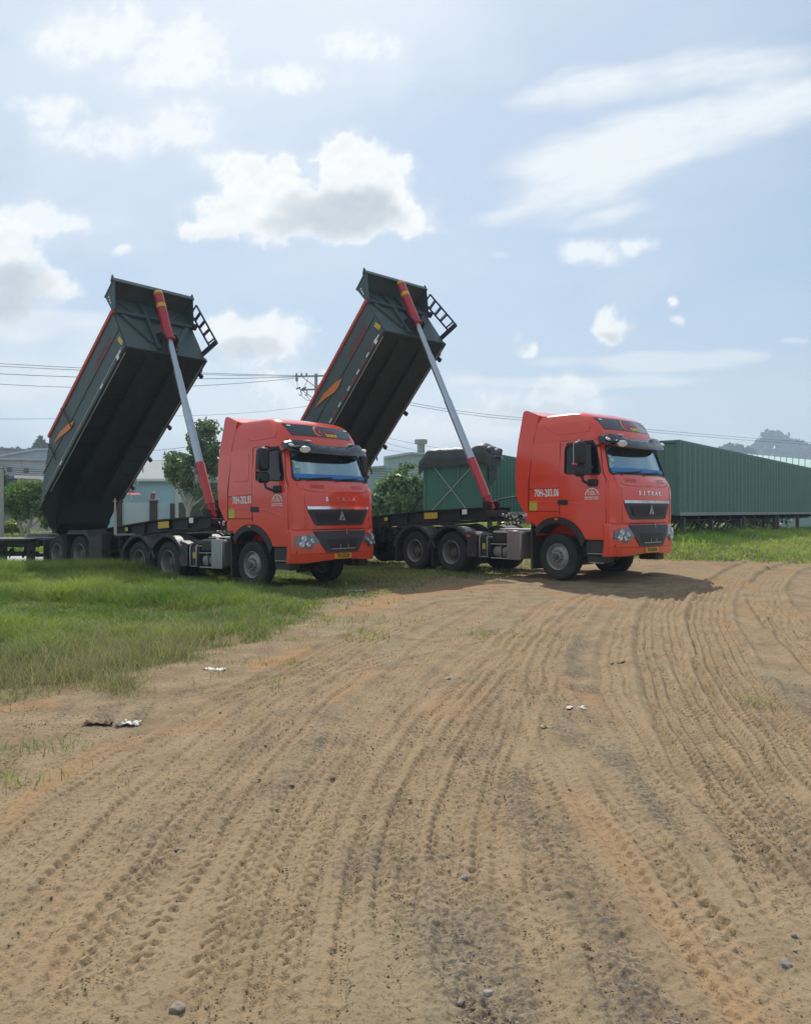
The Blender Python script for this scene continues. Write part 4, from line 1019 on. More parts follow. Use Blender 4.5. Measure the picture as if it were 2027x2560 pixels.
    # dark gap over the bumper
    mb = MB(); patch(mb, rect(-1.15, 1.15, 1.15, 1.283), front, -.02, -.09, step=.2); mb.build('bumper_gap', INK, root)
    # --- bumper
    def bum(y, z, off=0.0):
        w, yc, xf = 1.262, .86, 1.615 + .045 * sstep(.5, .8, z) - .03 * sstep(1.0, 1.25, z); ay = abs(y); xc = xf - .075; rc = .30
        if ay <= yc: x = xf - .075 * (ay / yc) ** 2
        else:
            t = min((ay - yc) / (w - yc), .99995); x = xc - rc + rc * (1 - t ** 2.3) ** (1 / 2.3)
        return (float(x) + off, y * (1 + off * .2), z)
    mb = MB()
    zs = [.565, .60, .70, .745, .752, .76, .80, .90, 1.0, 1.1, 1.2, 1.245, 1.262]
    ts = [-1, -.999, -.99, -.97, -.94, -.90, -.85, -.78, -.70] + [k / 10 * .62 for k in range(-10, 11)] + [.70, .78, .85, .90, .94, .97, .99, .999, 1]
    W_ = 1.262; nz_, nt_ = len(zs), len(ts)
    def bpt(t, z, o):
        zz = z
        if z < .7: zz = z - .0 + (.045 * sstep(.2, .85, 1 - abs(t)) * (0.7 - z) / .135 if True else 0)
        groove = -.012 if abs(z - .752) < .003 else 0
        if z > 1.25: o = o - .02
        return bum(t * W_, zz, o + groove)
    vo = [bpt(t, z, 0) for z in zs for t in ts]; vi = [bpt(t, z, -.05) for z in zs for t in ts]; N_ = nz_ * nt_
    fs = []
    for i in range(nz_ - 1):
        for j in range(nt_ - 1):
            q = (i * nt_ + j, i * nt_ + j + 1, (i + 1) * nt_ + j + 1, (i + 1) * nt_ + j); fs.append(q); fs.append(tuple(a + N_ for a in q[::-1]))
    for j in range(nt_ - 1): fs.append((j, j + N_, j + 1 + N_, j + 1)); k = (nz_ - 1) * nt_ + j; fs.append((k, k + 1, k + 1 + N_, k + N_))
    for i in range(nz_ - 1):
        for j in (0, nt_ - 1): a, b = i * nt_ + j, (i + 1) * nt_ + j; fs.append((a, b, b + N_, a + N_))
    mb.add(vo + vi, fs)
    # short returns round to the wheel
    for s in (-1, 1): mb.prism(rpoly([(1.27, .57), (1.36, .575), (1.36, 1.24), (1.29, 1.25), (1.27, 1.20)], .02), s * 1.225, s * 1.262)
    bp = mb.build('bumper', RED, root, 30)
    mb = MB(); patch(mb, rpoly([(-.46, .765), (.46, .765), (.60, .93), (.80, 1.235), (-.80, 1.235), (-.60, .93)], .03), bum, .022, -.01, step=.14); lg = mb.build('lower_grille', GREYP, bp, 35)
    mb = MB(); patch(mb, rpoly([(-.40, .87), (.40, .87), (.49, 1.055), (-.49, 1.055)], .02), bum, .026, .0, step=.14); mb.build('air_intake', INK, bp)
    mb = MB(); mb.tube([bum(y, .845, .035) for y in (-.36, 0, .36)], .010, 6)
    mb.build('intake_bar', ALU, bp)
    for a, b, c_ in ((-.10, .83, .94), (.13, .83, .94), (.12, 1.15, 1.28)): MB().tube([bum(a, b, .04), bum(a, c_, .04)], .007, 6).build('intake_rod', ALU, bp)
    for z in (.92, .97, 1.015): mb = MB(); patch(mb, rect(-.42, z - .009, .42, z + .009), bum, .033, .02, cuts_a=(-.2, 0, .2)); mb.build('intake_slat', BLACKP, bp)
    mb = MB(); patch(mb, rect(-.80, 1.245, .80, 1.275), bum, -.012, -.06, step=.2); mb.build('bumper_slot', INK, bp)
    MB().box(bum(-1.185, .80, .0), (.02, .035, .04), .008).build('bumper_bolt', INK, bp)
    for s in (-1, 1):
        HL = rpoly([(s * 1.215, .935), (s * 1.20, 1.135), (s * .82, 1.185), (s * .635, .99), (s * .80, .955), (s * .875, .84)], [.03, .03, .03, .02, .02, .03])
        mb = MB(); patch(mb, HL, bum, .010, -.01, step=.09); h = mb.build('headlight', mat('lamp_housing', (.15, .155, .16), .3, .8, .3, 9), root, 40)
        for (yy, zz, rr_) in ((1.05, 1.08, .062), (1.10, .965, .058), (.955, .955, .058), (.85, 1.035, .050), (1.16, 1.10, .030)):
            p = Vector(bum(s * yy, zz, .012)); q = Vector(bum(s * yy - .01, zz, .012)); r_ = Vector(bum(s * yy + .01, zz, .012))
            tn = (r_ - q).normalized(); nrm = Vector((tn.y, -tn.x, 0)).normalized()
            if nrm.x < 0: nrm = -nrm
            mb = MB(); mb.lathe([(0, rr_), (.012, rr_), (.014, rr_ * .86), (-.004, rr_ * .55), (.006, rr_ * .3), (.008, 0)], 'x', (0, 0, 0), 20)
            lo = mb.build('lamp', ORANGE if rr_ < .04 else CHROME, h, 40); lo.location = p; lo.rotation_euler = nrm.to_track_quat('X', 'Z').to_euler()
        mb = MB(); patch(mb, HL, bum, .034, .030, step=.09); mb.build('lamp_cover', LENS, h, 50)
    # number plate (its text is added per truck)
    mb = MB(); patch(mb, rect(-.26, .632, .26, .742, .012), lambda a, b, o: (1.655 + o, a, b), .012, -.03); pl = mb.build('number_plate', PLATE, root)
    # under the front: axle, towing eye, crossmember
    mb = MB(); mb.box((1.25, 0, .72), (.30, 1.5, .22), .04); mb.tube([(0, -.95, .50), (0, -.5, .42), (0, .5, .42), (0, .95, .50)], .07, 8); mb.box((1.36, .55, .55), (.18, .10, .18), .02); mb.box((1.30, -.2, .60), (.12, .5, .10), .02)
    mb.build('front_axle', STEELD, root)
    # --- chassis
    mb = MB()
    for s in (-1, 1): mb.box((-2.15, s * .42, .90), (6.3, .08, .27), .01)
    for x in (.6, -.9, -1.9, -2.7, -3.4, -4.7, -5.2): mb.box((x, 0, .88), (.10, .84, .20), .01)
    mb.box((-5.3, 0, .80), (.06, 2.2, .16), .01)
    mb.build('chassis_frame', STEELD, root)
    mb = MB(); mb.box((-.15, 0, 1.12), (1.3, .95, .72), .12); mb.box((-.75, .55, 1.35), (.4, .5, .8), .08); mb.tube([(-.5, 0, .72), (-1.6, 0, .68), (-3.0, 0, .62)], .11, 10); mb.build('engine', RIMD, root)
    mb = MB(); mb.box((-1.45, 0, 1.085), (1.15, .86, .03), .008); mb.box((-1.30, -.80, 1.12), (1.05, .50, .025), .008); mb.build('deck_plate', ALU, root)
    mb = MB(); mb.lathe([(1.13, .0), (1.13, .46), (1.17, .48), (1.20, .47), (1.215, .40), (1.21, 0)], 'z', (-3.95, 0, 0), 28); mb.box((-3.95, 0, 1.08), (.9, .8, .10), .02); mb.build('fifth_wheel', STEELD, root)
    mb = MB(); mb.box((-1.22, -.98, .745), (.40, .52, .65), .06); ft = mb.build('fuel_tank', TANK, root, 40)
    mb = MB(); mb.box((-1.215, -1.245, .745), (.42, .025, .69), .05); mb.build('tank_end_cover', ALU, ft, 40)
    MB().box((-1.70, -.93, .935), (.55, .46, .29), .04).build('dark_locker', BLACKP, root)
    for x in (-1.83, -1.55):
        mb = MB(); mb.lathe([(-1.17, 0), (-1.165, .07), (-1.14, .115), (-1.10, .13), (-.60, .13), (-.58, 0)], 'y', (x, 0, .575), 24); mb.build('air_tank', TANK, root, 40)
    mb = MB(); mb.tube([(-1.98, -1.19, .76), (-1.42, -1.19, .76)], .012, 6); mb.tube([(-1.98, -1.19, .42), (-1.42, -1.19, .42)], .016, 6)
    for x in (-1.68, -1.69 + .28): mb.tube([(x, -1.19, .42), (x, -1.19, .78)], .010, 6)
    mb.build('tank_bracket', ALU, root)
    mb = MB(); mb.box((-2.20, -.96, .68), (.31, .46, .50), .03); bb = mb.build('battery_box', BLACKP, root, 40)
    mb = MB()
    for x in (-2.33, -2.08): mb.tube([(x, -1.18, .96), (x, -1.215, .90), (x, -1.215, .45), (x, -1.18, .42)], .014, 6)
    mb.tube([(-2.36, -1.2, .44), (-2.04, -1.2, .44)], .012, 6); mb.build('battery_strap', ALU, bb)
    MB().box((-2.20, -1.195, .70), (.10, .01, .14), .003).build('battery_sticker', YELLOWG, bb)
    mb = MB(); mb.box((-1.22, .98, .745), (.9, .52, .60), .10); mb.box((-2.2, .95, .70), (.5, .5, .5), .05); mb.build('left_fuel_tank', TANK, root, 40)
    # hoses and cables behind the cab
    rr = random.Random(11); mb = MB()
    for k in range(7):
        y0 = -.35 + .12 * k; n = 46
        pts = []
        for i in range(n):
            t = i / (n - 1); sag = -.22 * math.sin(math.pi * t) * (.6 + .5 * rr.random() if False else 1)
            cx, cz = -1.12 - 1.25 * t, 1.55 - .12 * t + sag + .03 * (k % 3)
            pts.append((cx + .02 * math.sin(i * 1.9), y0 + .045 * math.cos(i * 1.35 + k), cz + .045 * math.sin(i * 1.35 + k)))
        mb.tube(pts, .012, 5)
    mb.build('coiled_air_hose', BLACKP, root)
    mb = MB()
    for k in range(60):
        p = (-1.25 - 1.1 * rr.random(), -.5 + 1.0 * rr.random(), 1.20 + .28 * rr.random()); d = .02 + .03 * rr.random(); mb.box(p, (d * 1.6, d, d), .004, (rr.random() * 3, rr.random() * 3, rr.random() * 3))
    mb.build('hose_coupling', ALU, root)
    mb = MB(); mb.tube([(-1.12, -.3, 2.45), (-1.35, -.25, 2.30), (-1.7, -.15, 2.02), (-2.1, -.05, 1.93), (-2.6, .0, 1.88), (-2.95, -.05, 1.78)], .022, 8); mb.build('hydraulic_hose', BLACKP, root)
    # rear mudguards: three-piece plastic arches over the tandem
    for s in (-1, 1):
        for xc in (-3.32, -4.67):
            A = np.linspace(R_(8), R_(172), 20); mb = MB()
            ro, ri = .665, .635; pts = []
            for a in A:
                c_, sn = math.cos(a), math.sin(a); k = .16 * abs(math.cos(a)) ** 3
                pts.append((c_ * (.64 + k), max(0.0, sn) * .66 + .52))
            for (p, q) in zip(pts, pts[1:]):
                d = Vector((q[0] - p[0], q[1] - p[1])).normalized(); nn = (-d.y * .03, d.x * .03)
                for y0, y1 in ((s * .62, s * 1.245),):
                    mb.prism([(xc + p[0], p[1]), (xc + q[0], q[1]), (xc + q[0] + nn[0], q[1] + nn[1]), (xc + p[0] + nn[0], p[1] + nn[1])], y0, y1)
                mb.prism([(xc + p[0], p[1] - .005), (xc + q[0], q[1] - .005), (xc + q[0] - 1.6 * nn[0], q[1] - 1.6 * nn[1]), (xc + p[0] - 1.6 * nn[0], p[1] - 1.6 * nn[1])], s * 1.235, s * 1.255)
            mb.build('mudguard', GREYP, root, 40)
        mb = MB(); mb.prism(rpoly([(-2.72, 1.06), (-2.40, .985), (-2.36, .95), (-2.40, .93), (-2.42, .44), (-2.70, .43), (-2.76, .60), (-2.70, .80)], .02), s * .62, s * 1.245); mf = mb.build('mudguard_front', GREYP, root, 35)
        MB().box((-2.66, s * 1.25, .945), (.10, .012, .045), .004).build('marker_lamp', ORANGE, mf)
        MB().box((-3.995, s * .93, .42), (.03, .60, .62), .01).build('mud_flap', BLACKP, root); MB().box((-5.40, s * .93, .55), (.03, .60, .70), .01).build('mud_flap', BLACKP, root)
    mb = MB()
    for x in (-3.32, -4.67): mb.tube([(x, -1.0, .505), (x, 1.0, .505)], .09, 10); mb.lathe([(-.2, .0), (-.18, .2), (.18, .2), (.2, 0)], 'y', (x, 0, .53), 18)
    mb.build('rear_axle', STEELD, root)
    for s in (-1, 1):
        make_wheel('front', root, (0, s * 1.05, .515), s)
        for x in (-3.32, -4.67): make_wheel('rear', root, (x, s * 1.055, .515), s)
    return root

def truck_marks(root, num, plate):
    """registration in white on the sleeper locker, the plate in front and the white company mark on the door"""
    mb = MB(); text_on(mb, num, .235, lambda a, b: side(-.255 + a, 1.955 + b, .0095), .58, .007, 'CENTER', 1.06); mb.build('registration_number', WHITE, root, smooth=False)
    mb = MB(); text_on(mb, plate, .112, lambda a, b: (1.6695, a, .687 + b), .66, .004, 'CENTER', 1.1); mb.build('plate_number', INK, root, smooth=False)
    mb = MB(); cx, cz = .955, 1.865
    sd_ = lambda a, b: side(cx + a, cz + b, .0115)
    A = np.linspace(R_(8), R_(172), 19)
    for k, (a, b) in enumerate(zip(A, A[1:])):
        g_ = 0
        mb.add([sd_(r * math.cos(t), r * .98 * math.sin(t)) for r, t in ((.155, a + g_), (.18, a + g_), (.18, b - g_), (.155, b - g_))], [(0, 1, 2, 3)])
    mb.build('mark_arch', WHITE, root, smooth=False)
    def row(z, x0, x1, h, seed):
        mb = MB()
        r = random.Random(seed); x = x0
        while x < x1 - .012:
            w_ = .010 + .012 * r.random(); hh = h * (.75 + .25 * r.random())
            mb.add([sd_(*p) for p in ((x, z), (min(x + w_, x1), z), (min(x + w_, x1), z + hh), (x, z + hh))], [(0, 1, 2, 3)]); x += w_ + .006 + (.018 if r.random() < .15 else 0)
        mb.build('mark_text', WHITE, root, smooth=False)['kind'] = 'stuff'
    row(.115, -.028, .028, .022, 1); row(.070, -.105, .105, .032, 2); row(.022, -.105, .105, .034, 3); row(-.035, -.18, .18, .026, 4); row(-.075, -.18, .18, .024, 5)

def place(o, T): o.location = (T['x'], T['y'], T['z']); o.rotation_euler = (0, -T['pit'], T['yaw'])
truck = make_truck()
truck2 = copy_tree(truck)
place(truck, T1); place(truck2, T2)
truck_marks(truck, '70H-202.83', '70H-202.83'); truck_marks(truck2, '70H-203.06', '70H-203.06')
tag(truck, 'red high-roof tractor truck on the left, numbered 70H-202.83, standing in the grass', 'truck', 'red tractor trucks')
tag(truck2, 'red high-roof tractor truck on the right, numbered 70H-203.06, at the edge of the dirt', 'truck', 'red tractor trucks')
# ------------------------------------------------------------------ tipper trailers with raised bodies
def make_trailer(T, tilt, psi, y0, dx, variant):
    """local frame: origin on the ground under the body hinge, x forward"""
    root = empty('tipper_trailer')
    hx = -9.855 + dx
    lx, ly = -4 + (hx + 4) * math.cos(psi) - y0 * math.sin(psi), (hx + 4) * math.sin(psi) + y0 * math.cos(psi)
    cy, sy = math.cos(T['yaw']), math.sin(T['yaw'])
    root.location = (T['x'] + lx * cy - ly * sy, T['y'] + lx * sy + ly * cy, T['z'] + T['pit'] * lx)
    root.rotation_euler = (0, -T['pit'], T['yaw'] + psi)
    drop = .0
    # frame: two deep beams stepping up to the gooseneck
    mb = MB()
    top = [(-.45, 1.16), (2.7, 1.41), (5.2, 1.60), (7.5 - dx * 0, 1.67)]; bot = [(-.45, .90), (2.7, 1.13), (4.2, 1.17), (5.2, 1.27), (7.5, 1.35)]
    ft = lambda x: interp(x, top); fb = lambda x: interp(x, bot)
    xs = [-.45, 1.2, 2.7, 4.2, 5.2, 6.3, 7.45]
    for s in (-1, 1):
        for a, b in zip(xs, xs[1:]):
            for (za, zb, y0_, y1_) in ((lambda x: ft(x), lambda x: ft(x) - .035, .40, .58), (lambda x: ft(x) - .035, lambda x: fb(x) + .03, .48, .50), (lambda x: fb(x) + .03, lambda x: fb(x), .40, .58)):
                mb.prism([(a, zb(a)), (b, zb(b)), (b, za(b)), (a, za(a))], s * y0_, s * y1_)
        for x in (1.8, 2.9, 3.7, 4.6, 5.7, 6.6): mb.box((x, s * .535, (ft(x) + fb(x)) / 2), (.02, .08, ft(x) - fb(x) - .06))
    for x in (-.3, 1.2, 2.6, 3.9, 5.3, 6.4, 7.35): mb.box((x, 0, (ft(x) + fb(x)) / 2), (.14, .96, .16), .01)
    mb.box((6.0, 0, fb(6.0) + .0), (1.5, .95, .03))
    fr = mb.build('frame', STEELD, root, 30)
    def label(x, z, w_, h_, m_): 
        k = (ft(x + .1) - ft(x - .1)) / .2
        o = MB().box((0, 0, 0), (w_, .008, h_), .002).build('frame_plate', m_, fr, loc=(x, -.588, z)); o.rotation_euler = (0, -math.atan(k), 0)
    label(5.55, 1.455, .50, .17, YELLOW); label(6.78, 1.55, .17, .13, WHITE); label(3.75, 1.36, .14, .10, YELLOWG); label(2.55, 1.20, .36, .10, ORANGE)
    # side clutter under the frame: boxes, valves and pipes
    rr = random.Random(3); mb = MB()
    mb.tube([(7.2, -.52, 1.30), (5.0, -.56, 1.18), (3.2, -.62, 1.02)], .03, 8); mb.box((3.55, -.62, 1.02), (.35, .35, .28), .03); mb.box((4.15, -.55, 1.02), (.22, .3, .22), .03)
    for k in range(16): mb.box((2.9 + 1.5 * rr.random(), -.85 + .35 * rr.random(), .75 + .5 * rr.random()), (.06 + .12 * rr.random(), .06 + .1 * rr.random(), .05 + .1 * rr.random()), .01)
    for k in range(6): x = 3.0 + .25 * k; mb.tube([(x, -.6, 1.2), (x + .1, -.7, 1.0), (x - .05, -.75, .8), (x + .1, -.6, .7)], .014, 6)
    mb.build('valve_gear', STEELD, root)
    mb = MB()
    for s in (-1, 1): mb.box((4.75, s * .80, .62), (.16, .16, .75), .02); mb.box((4.75, s * .80, .22), (.32, .28, .04), .01); mb.box((4.75, s * .7, 1.0), (.3, .25, .3), .02)
    mb.build('landing_leg', STEELD, root)
    if variant == 1:
     mb = MB(); mb.tube([(4.10, -1.12, 1.22), (4.10, -1.12, 1.80), (4.10, -1.12, 2.20)], [.045, .035, .016], 8); mb.bar((4.02, -1.12, 2.12), (4.18, -1.12, 2.12), .03, .02); mb.bar((4.10, -1.12, 1.22), (4.10, -.55, 1.22), .06, .05)
     mb.build('marker_post', mat('weathered_post', (.46, .42, .34), .8, 0, .3, 12), root)
    # axles, wheels, mudguards
    wl = .17 if variant == 1 else .03
    for x in (2.285, .955):
        for s in (-1, 1): make_wheel('rear', root, (x, s * 1.05, .515 + wl), s)
    mb = MB()
    for x in (2.285, .955): mb.tube([(x, -1, .515 + wl), (x, 1, .515 + wl)], .08, 10); 
    for s in (-1, 1): mb.box((1.6, s * .5, .86), (2.6, .12, .12), .02); mb.box((1.6, s * .5, .72 + wl), (2.3, .10, .08), .02)
    mb.build('axle', STEELD, root)
    for s in (-1, 1):
        mb = MB(); A = [(1.72, 1.28), (1.85, 1.335), (2.75, 1.335), (2.90, 1.25), (2.95, 1.12)]
        for p, q in zip(A, A[1:]): mb.prism([p, q, (q[0], q[1] + .03), (p[0], p[1] + .03)], s * .64, s * 1.26)
        mb.prism([(1.72, 1.30), (1.85, 1.36), (2.75, 1.36), (2.93, 1.27), (3.0, 1.12), (2.93, 1.05), (2.82, 1.18), (2.65, 1.25), (1.95, 1.25)], s * 1.23, s * 1.26)
        mb.build('mudguard', GREYP, root, 35)
        mb = MB(); mb.prism(rpoly([(2.93, .40), (3.62, .42), (3.64, 1.28), (2.93, 1.14)], .03), s * 1.0, s * 1.26); mb.build('side_locker', BLACKP, root, 35)
        MB().box((1.62, s * .95, .80), (.03, .6, .9), .01).build('mud_flap', BLACKP, root); MB().box((.25, s * .95, .72), (.03, .6, .8), .01).build('mud_flap', BLACKP, root)
    mb = MB(); mb.box((-.55, 0, .62), (.10, 2.2, .12), .02); mb.box((-.5, .7, .85), (.08, .08, .5)); mb.box((-.5, -.7, .85), (.08, .08, .5)); mb.build('rear_bar', STEELD, root)

    # --- tipping body (object turned about the hinge)
    HZ_, E, L, W = 1.214, .609, 6.956, 1.25
    PX, ZR = 7.13, E + 1.17
    body = MB()
    th = .03
    sidepoly = [(.55, E), (L, E), (PX, ZR), (2.43, ZR)]
    for s in (-1, 1): body.prism(sidepoly, s * (W - th), s * W)
    body.box(((.55 + L) / 2, 0, E + .015), (L - .55, 2 * W - .06, .03))
    body.prism([(L, E + .0), (L + .03, E), (PX + .03, ZR), (PX, ZR)], -W + th, W - th)                        # front wall, lower
    body.prism([(PX, ZR), (PX + .03, ZR), (PX + .05, E + 1.81), (PX + .02, E + 1.81)], -W + th, W - th)        # front wall, upper
    body.prism([(.55, E + .03), (.59, E + .03), (2.46, ZR), (2.42, ZR)], -W + th, W - th)                      # slanting tailgate
    bd = body.build('tipper_body', TIPG, root, 30, loc=(0, 0, HZ_)); bd.rotation_euler = (0, -tilt, 0)
    P = lambda n, m_, mb, ang=30: mb.build(n, m_, bd, ang)
    # underside sheet with its long beams
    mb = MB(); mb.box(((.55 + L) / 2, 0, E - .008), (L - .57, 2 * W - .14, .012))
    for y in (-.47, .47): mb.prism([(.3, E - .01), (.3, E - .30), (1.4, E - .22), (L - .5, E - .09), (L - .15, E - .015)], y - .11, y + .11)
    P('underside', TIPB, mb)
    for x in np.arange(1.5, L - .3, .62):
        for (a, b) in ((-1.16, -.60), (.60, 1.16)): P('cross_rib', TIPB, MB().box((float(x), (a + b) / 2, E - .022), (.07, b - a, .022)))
    # tail: sloping block down to the hinge
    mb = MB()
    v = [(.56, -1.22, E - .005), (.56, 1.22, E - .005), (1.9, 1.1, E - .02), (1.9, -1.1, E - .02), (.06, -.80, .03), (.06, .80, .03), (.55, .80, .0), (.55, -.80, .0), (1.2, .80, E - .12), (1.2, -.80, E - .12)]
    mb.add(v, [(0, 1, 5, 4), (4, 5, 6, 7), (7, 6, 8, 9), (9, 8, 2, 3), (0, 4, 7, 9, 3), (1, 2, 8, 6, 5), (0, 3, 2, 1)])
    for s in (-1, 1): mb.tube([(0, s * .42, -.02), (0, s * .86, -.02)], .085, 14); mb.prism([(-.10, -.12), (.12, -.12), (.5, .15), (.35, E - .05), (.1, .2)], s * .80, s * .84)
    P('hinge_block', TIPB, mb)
    # rails
    for s in (-1, 1):
        mb = MB(); mb.prism([(2.40, ZR - .01), (PX + .05, ZR - .01), (PX + .05, ZR + .085), (2.40, ZR + .085)], s * (W - .06), s * (W + .035)); P('top_rail', TIPR, mb)
        mb = MB(); mb.prism([(1.02, E - .02), (L + .02, E - .02), (L + .02, E + .10), (1.02, E + .10)], s * W, s * (W + .05)); br = P('bottom_rail', TIPG, mb)
        mb = MB(); mb.prism([(1.4, E + .60), (L + .08, E + .60), (L + .085, E + .64), (1.45, E + .64)], s * W, s * (W + .018)); P('side_crease', TIPG, mb)
        k = 0
        for x in np.arange(1.3, L - .15, .30):
            x = float(x); k += 1
            if variant == 2 or k % 5 == 0 or x > L - .5:
                MB().box((x, s * (W + .054), E + .045), (.17, .006, .045)).build('reflective_tape', WHITE if k % 2 else REDLENS, br)
        if variant == 1:
            mb = MB(); mb.box(((1.2 + L) / 2, s * (W + .053), E + .085), (L - 1.4, .006, .022)); mb.build('white_edge_line', mat('worn_white_line', (.42, .43, .40), .7, 0, .5, 6), br)
        mb = MB(); mb.box((1.2 + (L - 1.2) / 2, s * (W - .04), E - .035), (L - 1.5, .012, .03)); P('edge_line', mat('worn_white_line', (.42, .43, .40), .7, 0, .5, 6), mb)
        for x, z in ((L - .05, E + .24),): MB().box((x, s * (W + .012), z + .06), (.13, .014, .27), .003, (0, -.15, 0)).build('corner_reflector', YELLOW, bd)
        MB().box((L - .38, s * (W + .058), E + .02), (.12, .008, .14), .002).build('marker_light', WHITE, br)
        for x in (L - .5, L - 2.6, L - 4.0, L - 5.3):
            if s > 0: mb = MB(); mb.box((x, W + .075, E - .085), (.13, .09, .14), .02); mb.build('tarp_hook', BLUEB, br)
        # gusset plate beside the visor, with its three round holes
        g3 = [(PX, ZR + .06), (PX + .02, E + 1.80), (L + .80, E + 1.83), (L + .76, E + 1.74), (PX + .14, ZR + .02)]
        mb = MB(); mb.prism(g3, s * (W - .035), s * (W - .012)); gp = P('visor_gusset', TIPG, mb)
        for k in range(3): mb = MB(); mb.lathe([(s * (W - .009), .030), (s * (W - .009), 0)], 'y', (PX + .10 + .02 * k, 0, E + 1.48 + .09 * k), 12); mb.build('gusset_hole', WHITE, gp)
    # visor over the cab
    mb = MB(); mb.prism([(PX, E + 1.80), (L + .79, E + 1.82), (L + .80, E + 1.85), (PX, E + 1.84)], -W, W); mb.prism([(L + .76, E + 1.76), (L + .80, E + 1.76), (L + .815, E + 1.87), (L + .775, E + 1.87)], -W - .02, W + .02)
    for s in (-1, 1): mb.prism([(L + .66, E + 1.86), (L + .82, E + 1.86), (L + .84, E + 1.95), (L + .78, E + 1.93)], s * (W - .02), s * (W + .02))
    P('visor', TIPG, mb)
    # front wall stiffeners round the hoist bracket
    fx = lambda z: L + (z - E) / 1.17 * (PX - L) + .03
    def on_wall(y, z, h=.05): return (fx(z) + h / 2, y, z)
    mb = MB(); mb.box((PX + .075, 0, ZR - .02), (.09, 2 * W - .1, .10), .01); P('wall_rib', TIPG, mb)
    for s in (-1, 1):
        mb = MB(); mb.bar(on_wall(s * 1.02, ZR - .06), on_wall(s * .36, E + .28), .14, .07, .01, (1, 0, 0)); P('wall_rib', TIPG, mb)
        mb = MB(); mb.bar(on_wall(s * .27, E + .05, .10), (PX + .08, s * .27, E + 1.30), .10, .12, .01, (1, 0, 0)); mb.bar((PX + .08, s * .27, E + 1.30), (PX + .08, s * .27, E + 1.76), .10, .10, .01, (1, 0, 0)); P('wall_rib', TIPG, mb)
        mb = MB(); mb.bar((PX + .06, s * .40, ZR - .02), (PX + .06, s * .98, E + 1.70), .10, .05, .01, (1, 0, 0)); P('wall_rib', TIPG, mb)
    tr = (L + .34, 0, E + .26)
    mb = MB()
    for s in (-1, 1): mb.prism([(fx(E + .05), E + .05), (tr[0] + .10, E + .17), (tr[0] + .10, E + .35), (fx(E + .6), E + .60)], s * .20, s * .235); mb.tube([(tr[0], s * .13, tr[2]), (tr[0], s * .27, tr[2])], .07, 12)
    P('hoist_bracket', BLACKP, mb)
    # ladder standing off the left front corner
    mb = MB(); y = W + .03
    ra, rb = [(7.70, y, 2.19), (7.63, y, .67)], [(7.38, y, 2.20), (7.33, y, .80)]
    mb.bar(*ra, .05, .045, .006); mb.bar(*rb, .05, .045, .006)
    for k in range(5):
        t = .0 + k / 4.4; a = [ra[0][i] + (ra[1][i] - ra[0][i]) * t for i in range(3)]; b = [rb[0][i] + (rb[1][i] - rb[0][i]) * t for i in range(3)]
        mb.bar(a, b, .045, .035, .005)
        if 0 < k < 4: mb.bar((a[0] - .0, a[1], a[2] + .06), (b[0], b[1], b[2] + .06), .04, .02, .004)
    mb.bar((6.98, W, .86), (7.64, y, .66), .09, .12, .01); mb.bar((7.10, W, 1.98), (7.40, y, 2.02), .06, .08, .01); mb.box((7.26, W - .02, ZR - .06), (.16, .12, .14), .02)
    P('ladder', BLUEB, mb)
    # markings on the right wall
    fy = -(W + .004)
    mb = MB()
    if variant == 2: sw = [(3.47, 1.56), (4.05, 1.50), (4.60, 1.32), (4.92, 1.13), (4.62, 1.09), (4.39, 1.13), (4.0, 1.34)]
    else: sw = [(2.50, 1.44), (3.0, 1.40), (3.55, 1.22), (3.80, 1.05), (3.55, 1.03), (3.30, 1.12), (2.95, 1.28)]
    mb.add([(a, fy - .022, b) for a, b in sw], [tuple(range(len(sw)))]); P('orange_swoosh', TIPO, mb); P('orange_swoosh', TIPO, MB().add([(a, -fy + .022, b) for a, b in sw], [tuple(range(len(sw)))]))
    mb = MB(); rr = random.Random(9); x = 5.52                        # unreadable faded red letters
    for k in range(6):
        for (a0, b0, a1, b1) in ((0, 0, .05, .26), (.10, 0, .15, .26), (0, .20 if k % 2 else .10, .15, .26 if k % 2 else .15)):
            mb.add([(x + a0, fy - .002, 1.20 + b0), (x + a1, fy - .002, 1.20 + b0), (x + a1, fy - .002, 1.20 + b1), (x + a0, fy - .002, 1.20 + b1)], [(0, 1, 2, 3)])
        x += .19
    P('faded_lettering', TIPL, mb).data.transform(Matrix.Translation((0, -.001, -.03)))
    if variant == 1:
        for x0, z0, x1, z1 in ((3.52, 1.86, 3.58, 1.02), (2.28, 1.66, 2.30, .95)): mb = MB(); mb.tube([(x0, fy - .04, z0), ((x0 + x1) / 2 + .03, fy - .03, (z0 + z1) / 2), (x1, fy - .03, z1)], .018, 6); P('tie_rope', INK, mb)
    # bits hanging from the left rear edge
    mb = MB()
    for x, z in ((2.5, E + .1), (2.0, E + .0), (1.4, E - .1), (1.0, E + .05)): mb.tube([(x, W + .05, z), (x - .1, W + .15, z - .03), (x - .15, W + .13, z - .14), (x - .05, W + .05, z - .16)], .022, 6)
    P('tail_hook', WHITE if variant == 1 else STEELD, mb)

    # --- telescopic hoist between frame and body
    ct, st = math.cos(tilt), math.sin(tilt)
    top_p = Vector((tr[0] * ct - tr[2] * st, 0, HZ_ + tr[0] * st + tr[2] * ct))
    base = Vector((6.88 if variant == 1 else 7.2, 0, 1.64))
    d = (top_p - base); Ln = d.length; d.normalize()
    M = d.to_track_quat('Z', 'Y').to_matrix().to_4x4()
    cyl = MB().lathe([(-.05, 0), (-.05, .10), (.02, .118), (.28, .120), (.30, .128), (.34, .128), (.36, .118), (1.50, .118), (1.52, .108), (1.52, 0)], 'z', (0, 0, 0), 28).build('hoist_cylinder', CYLR, root, 35)
    cyl.matrix_local = Matrix.Translation(base) @ M
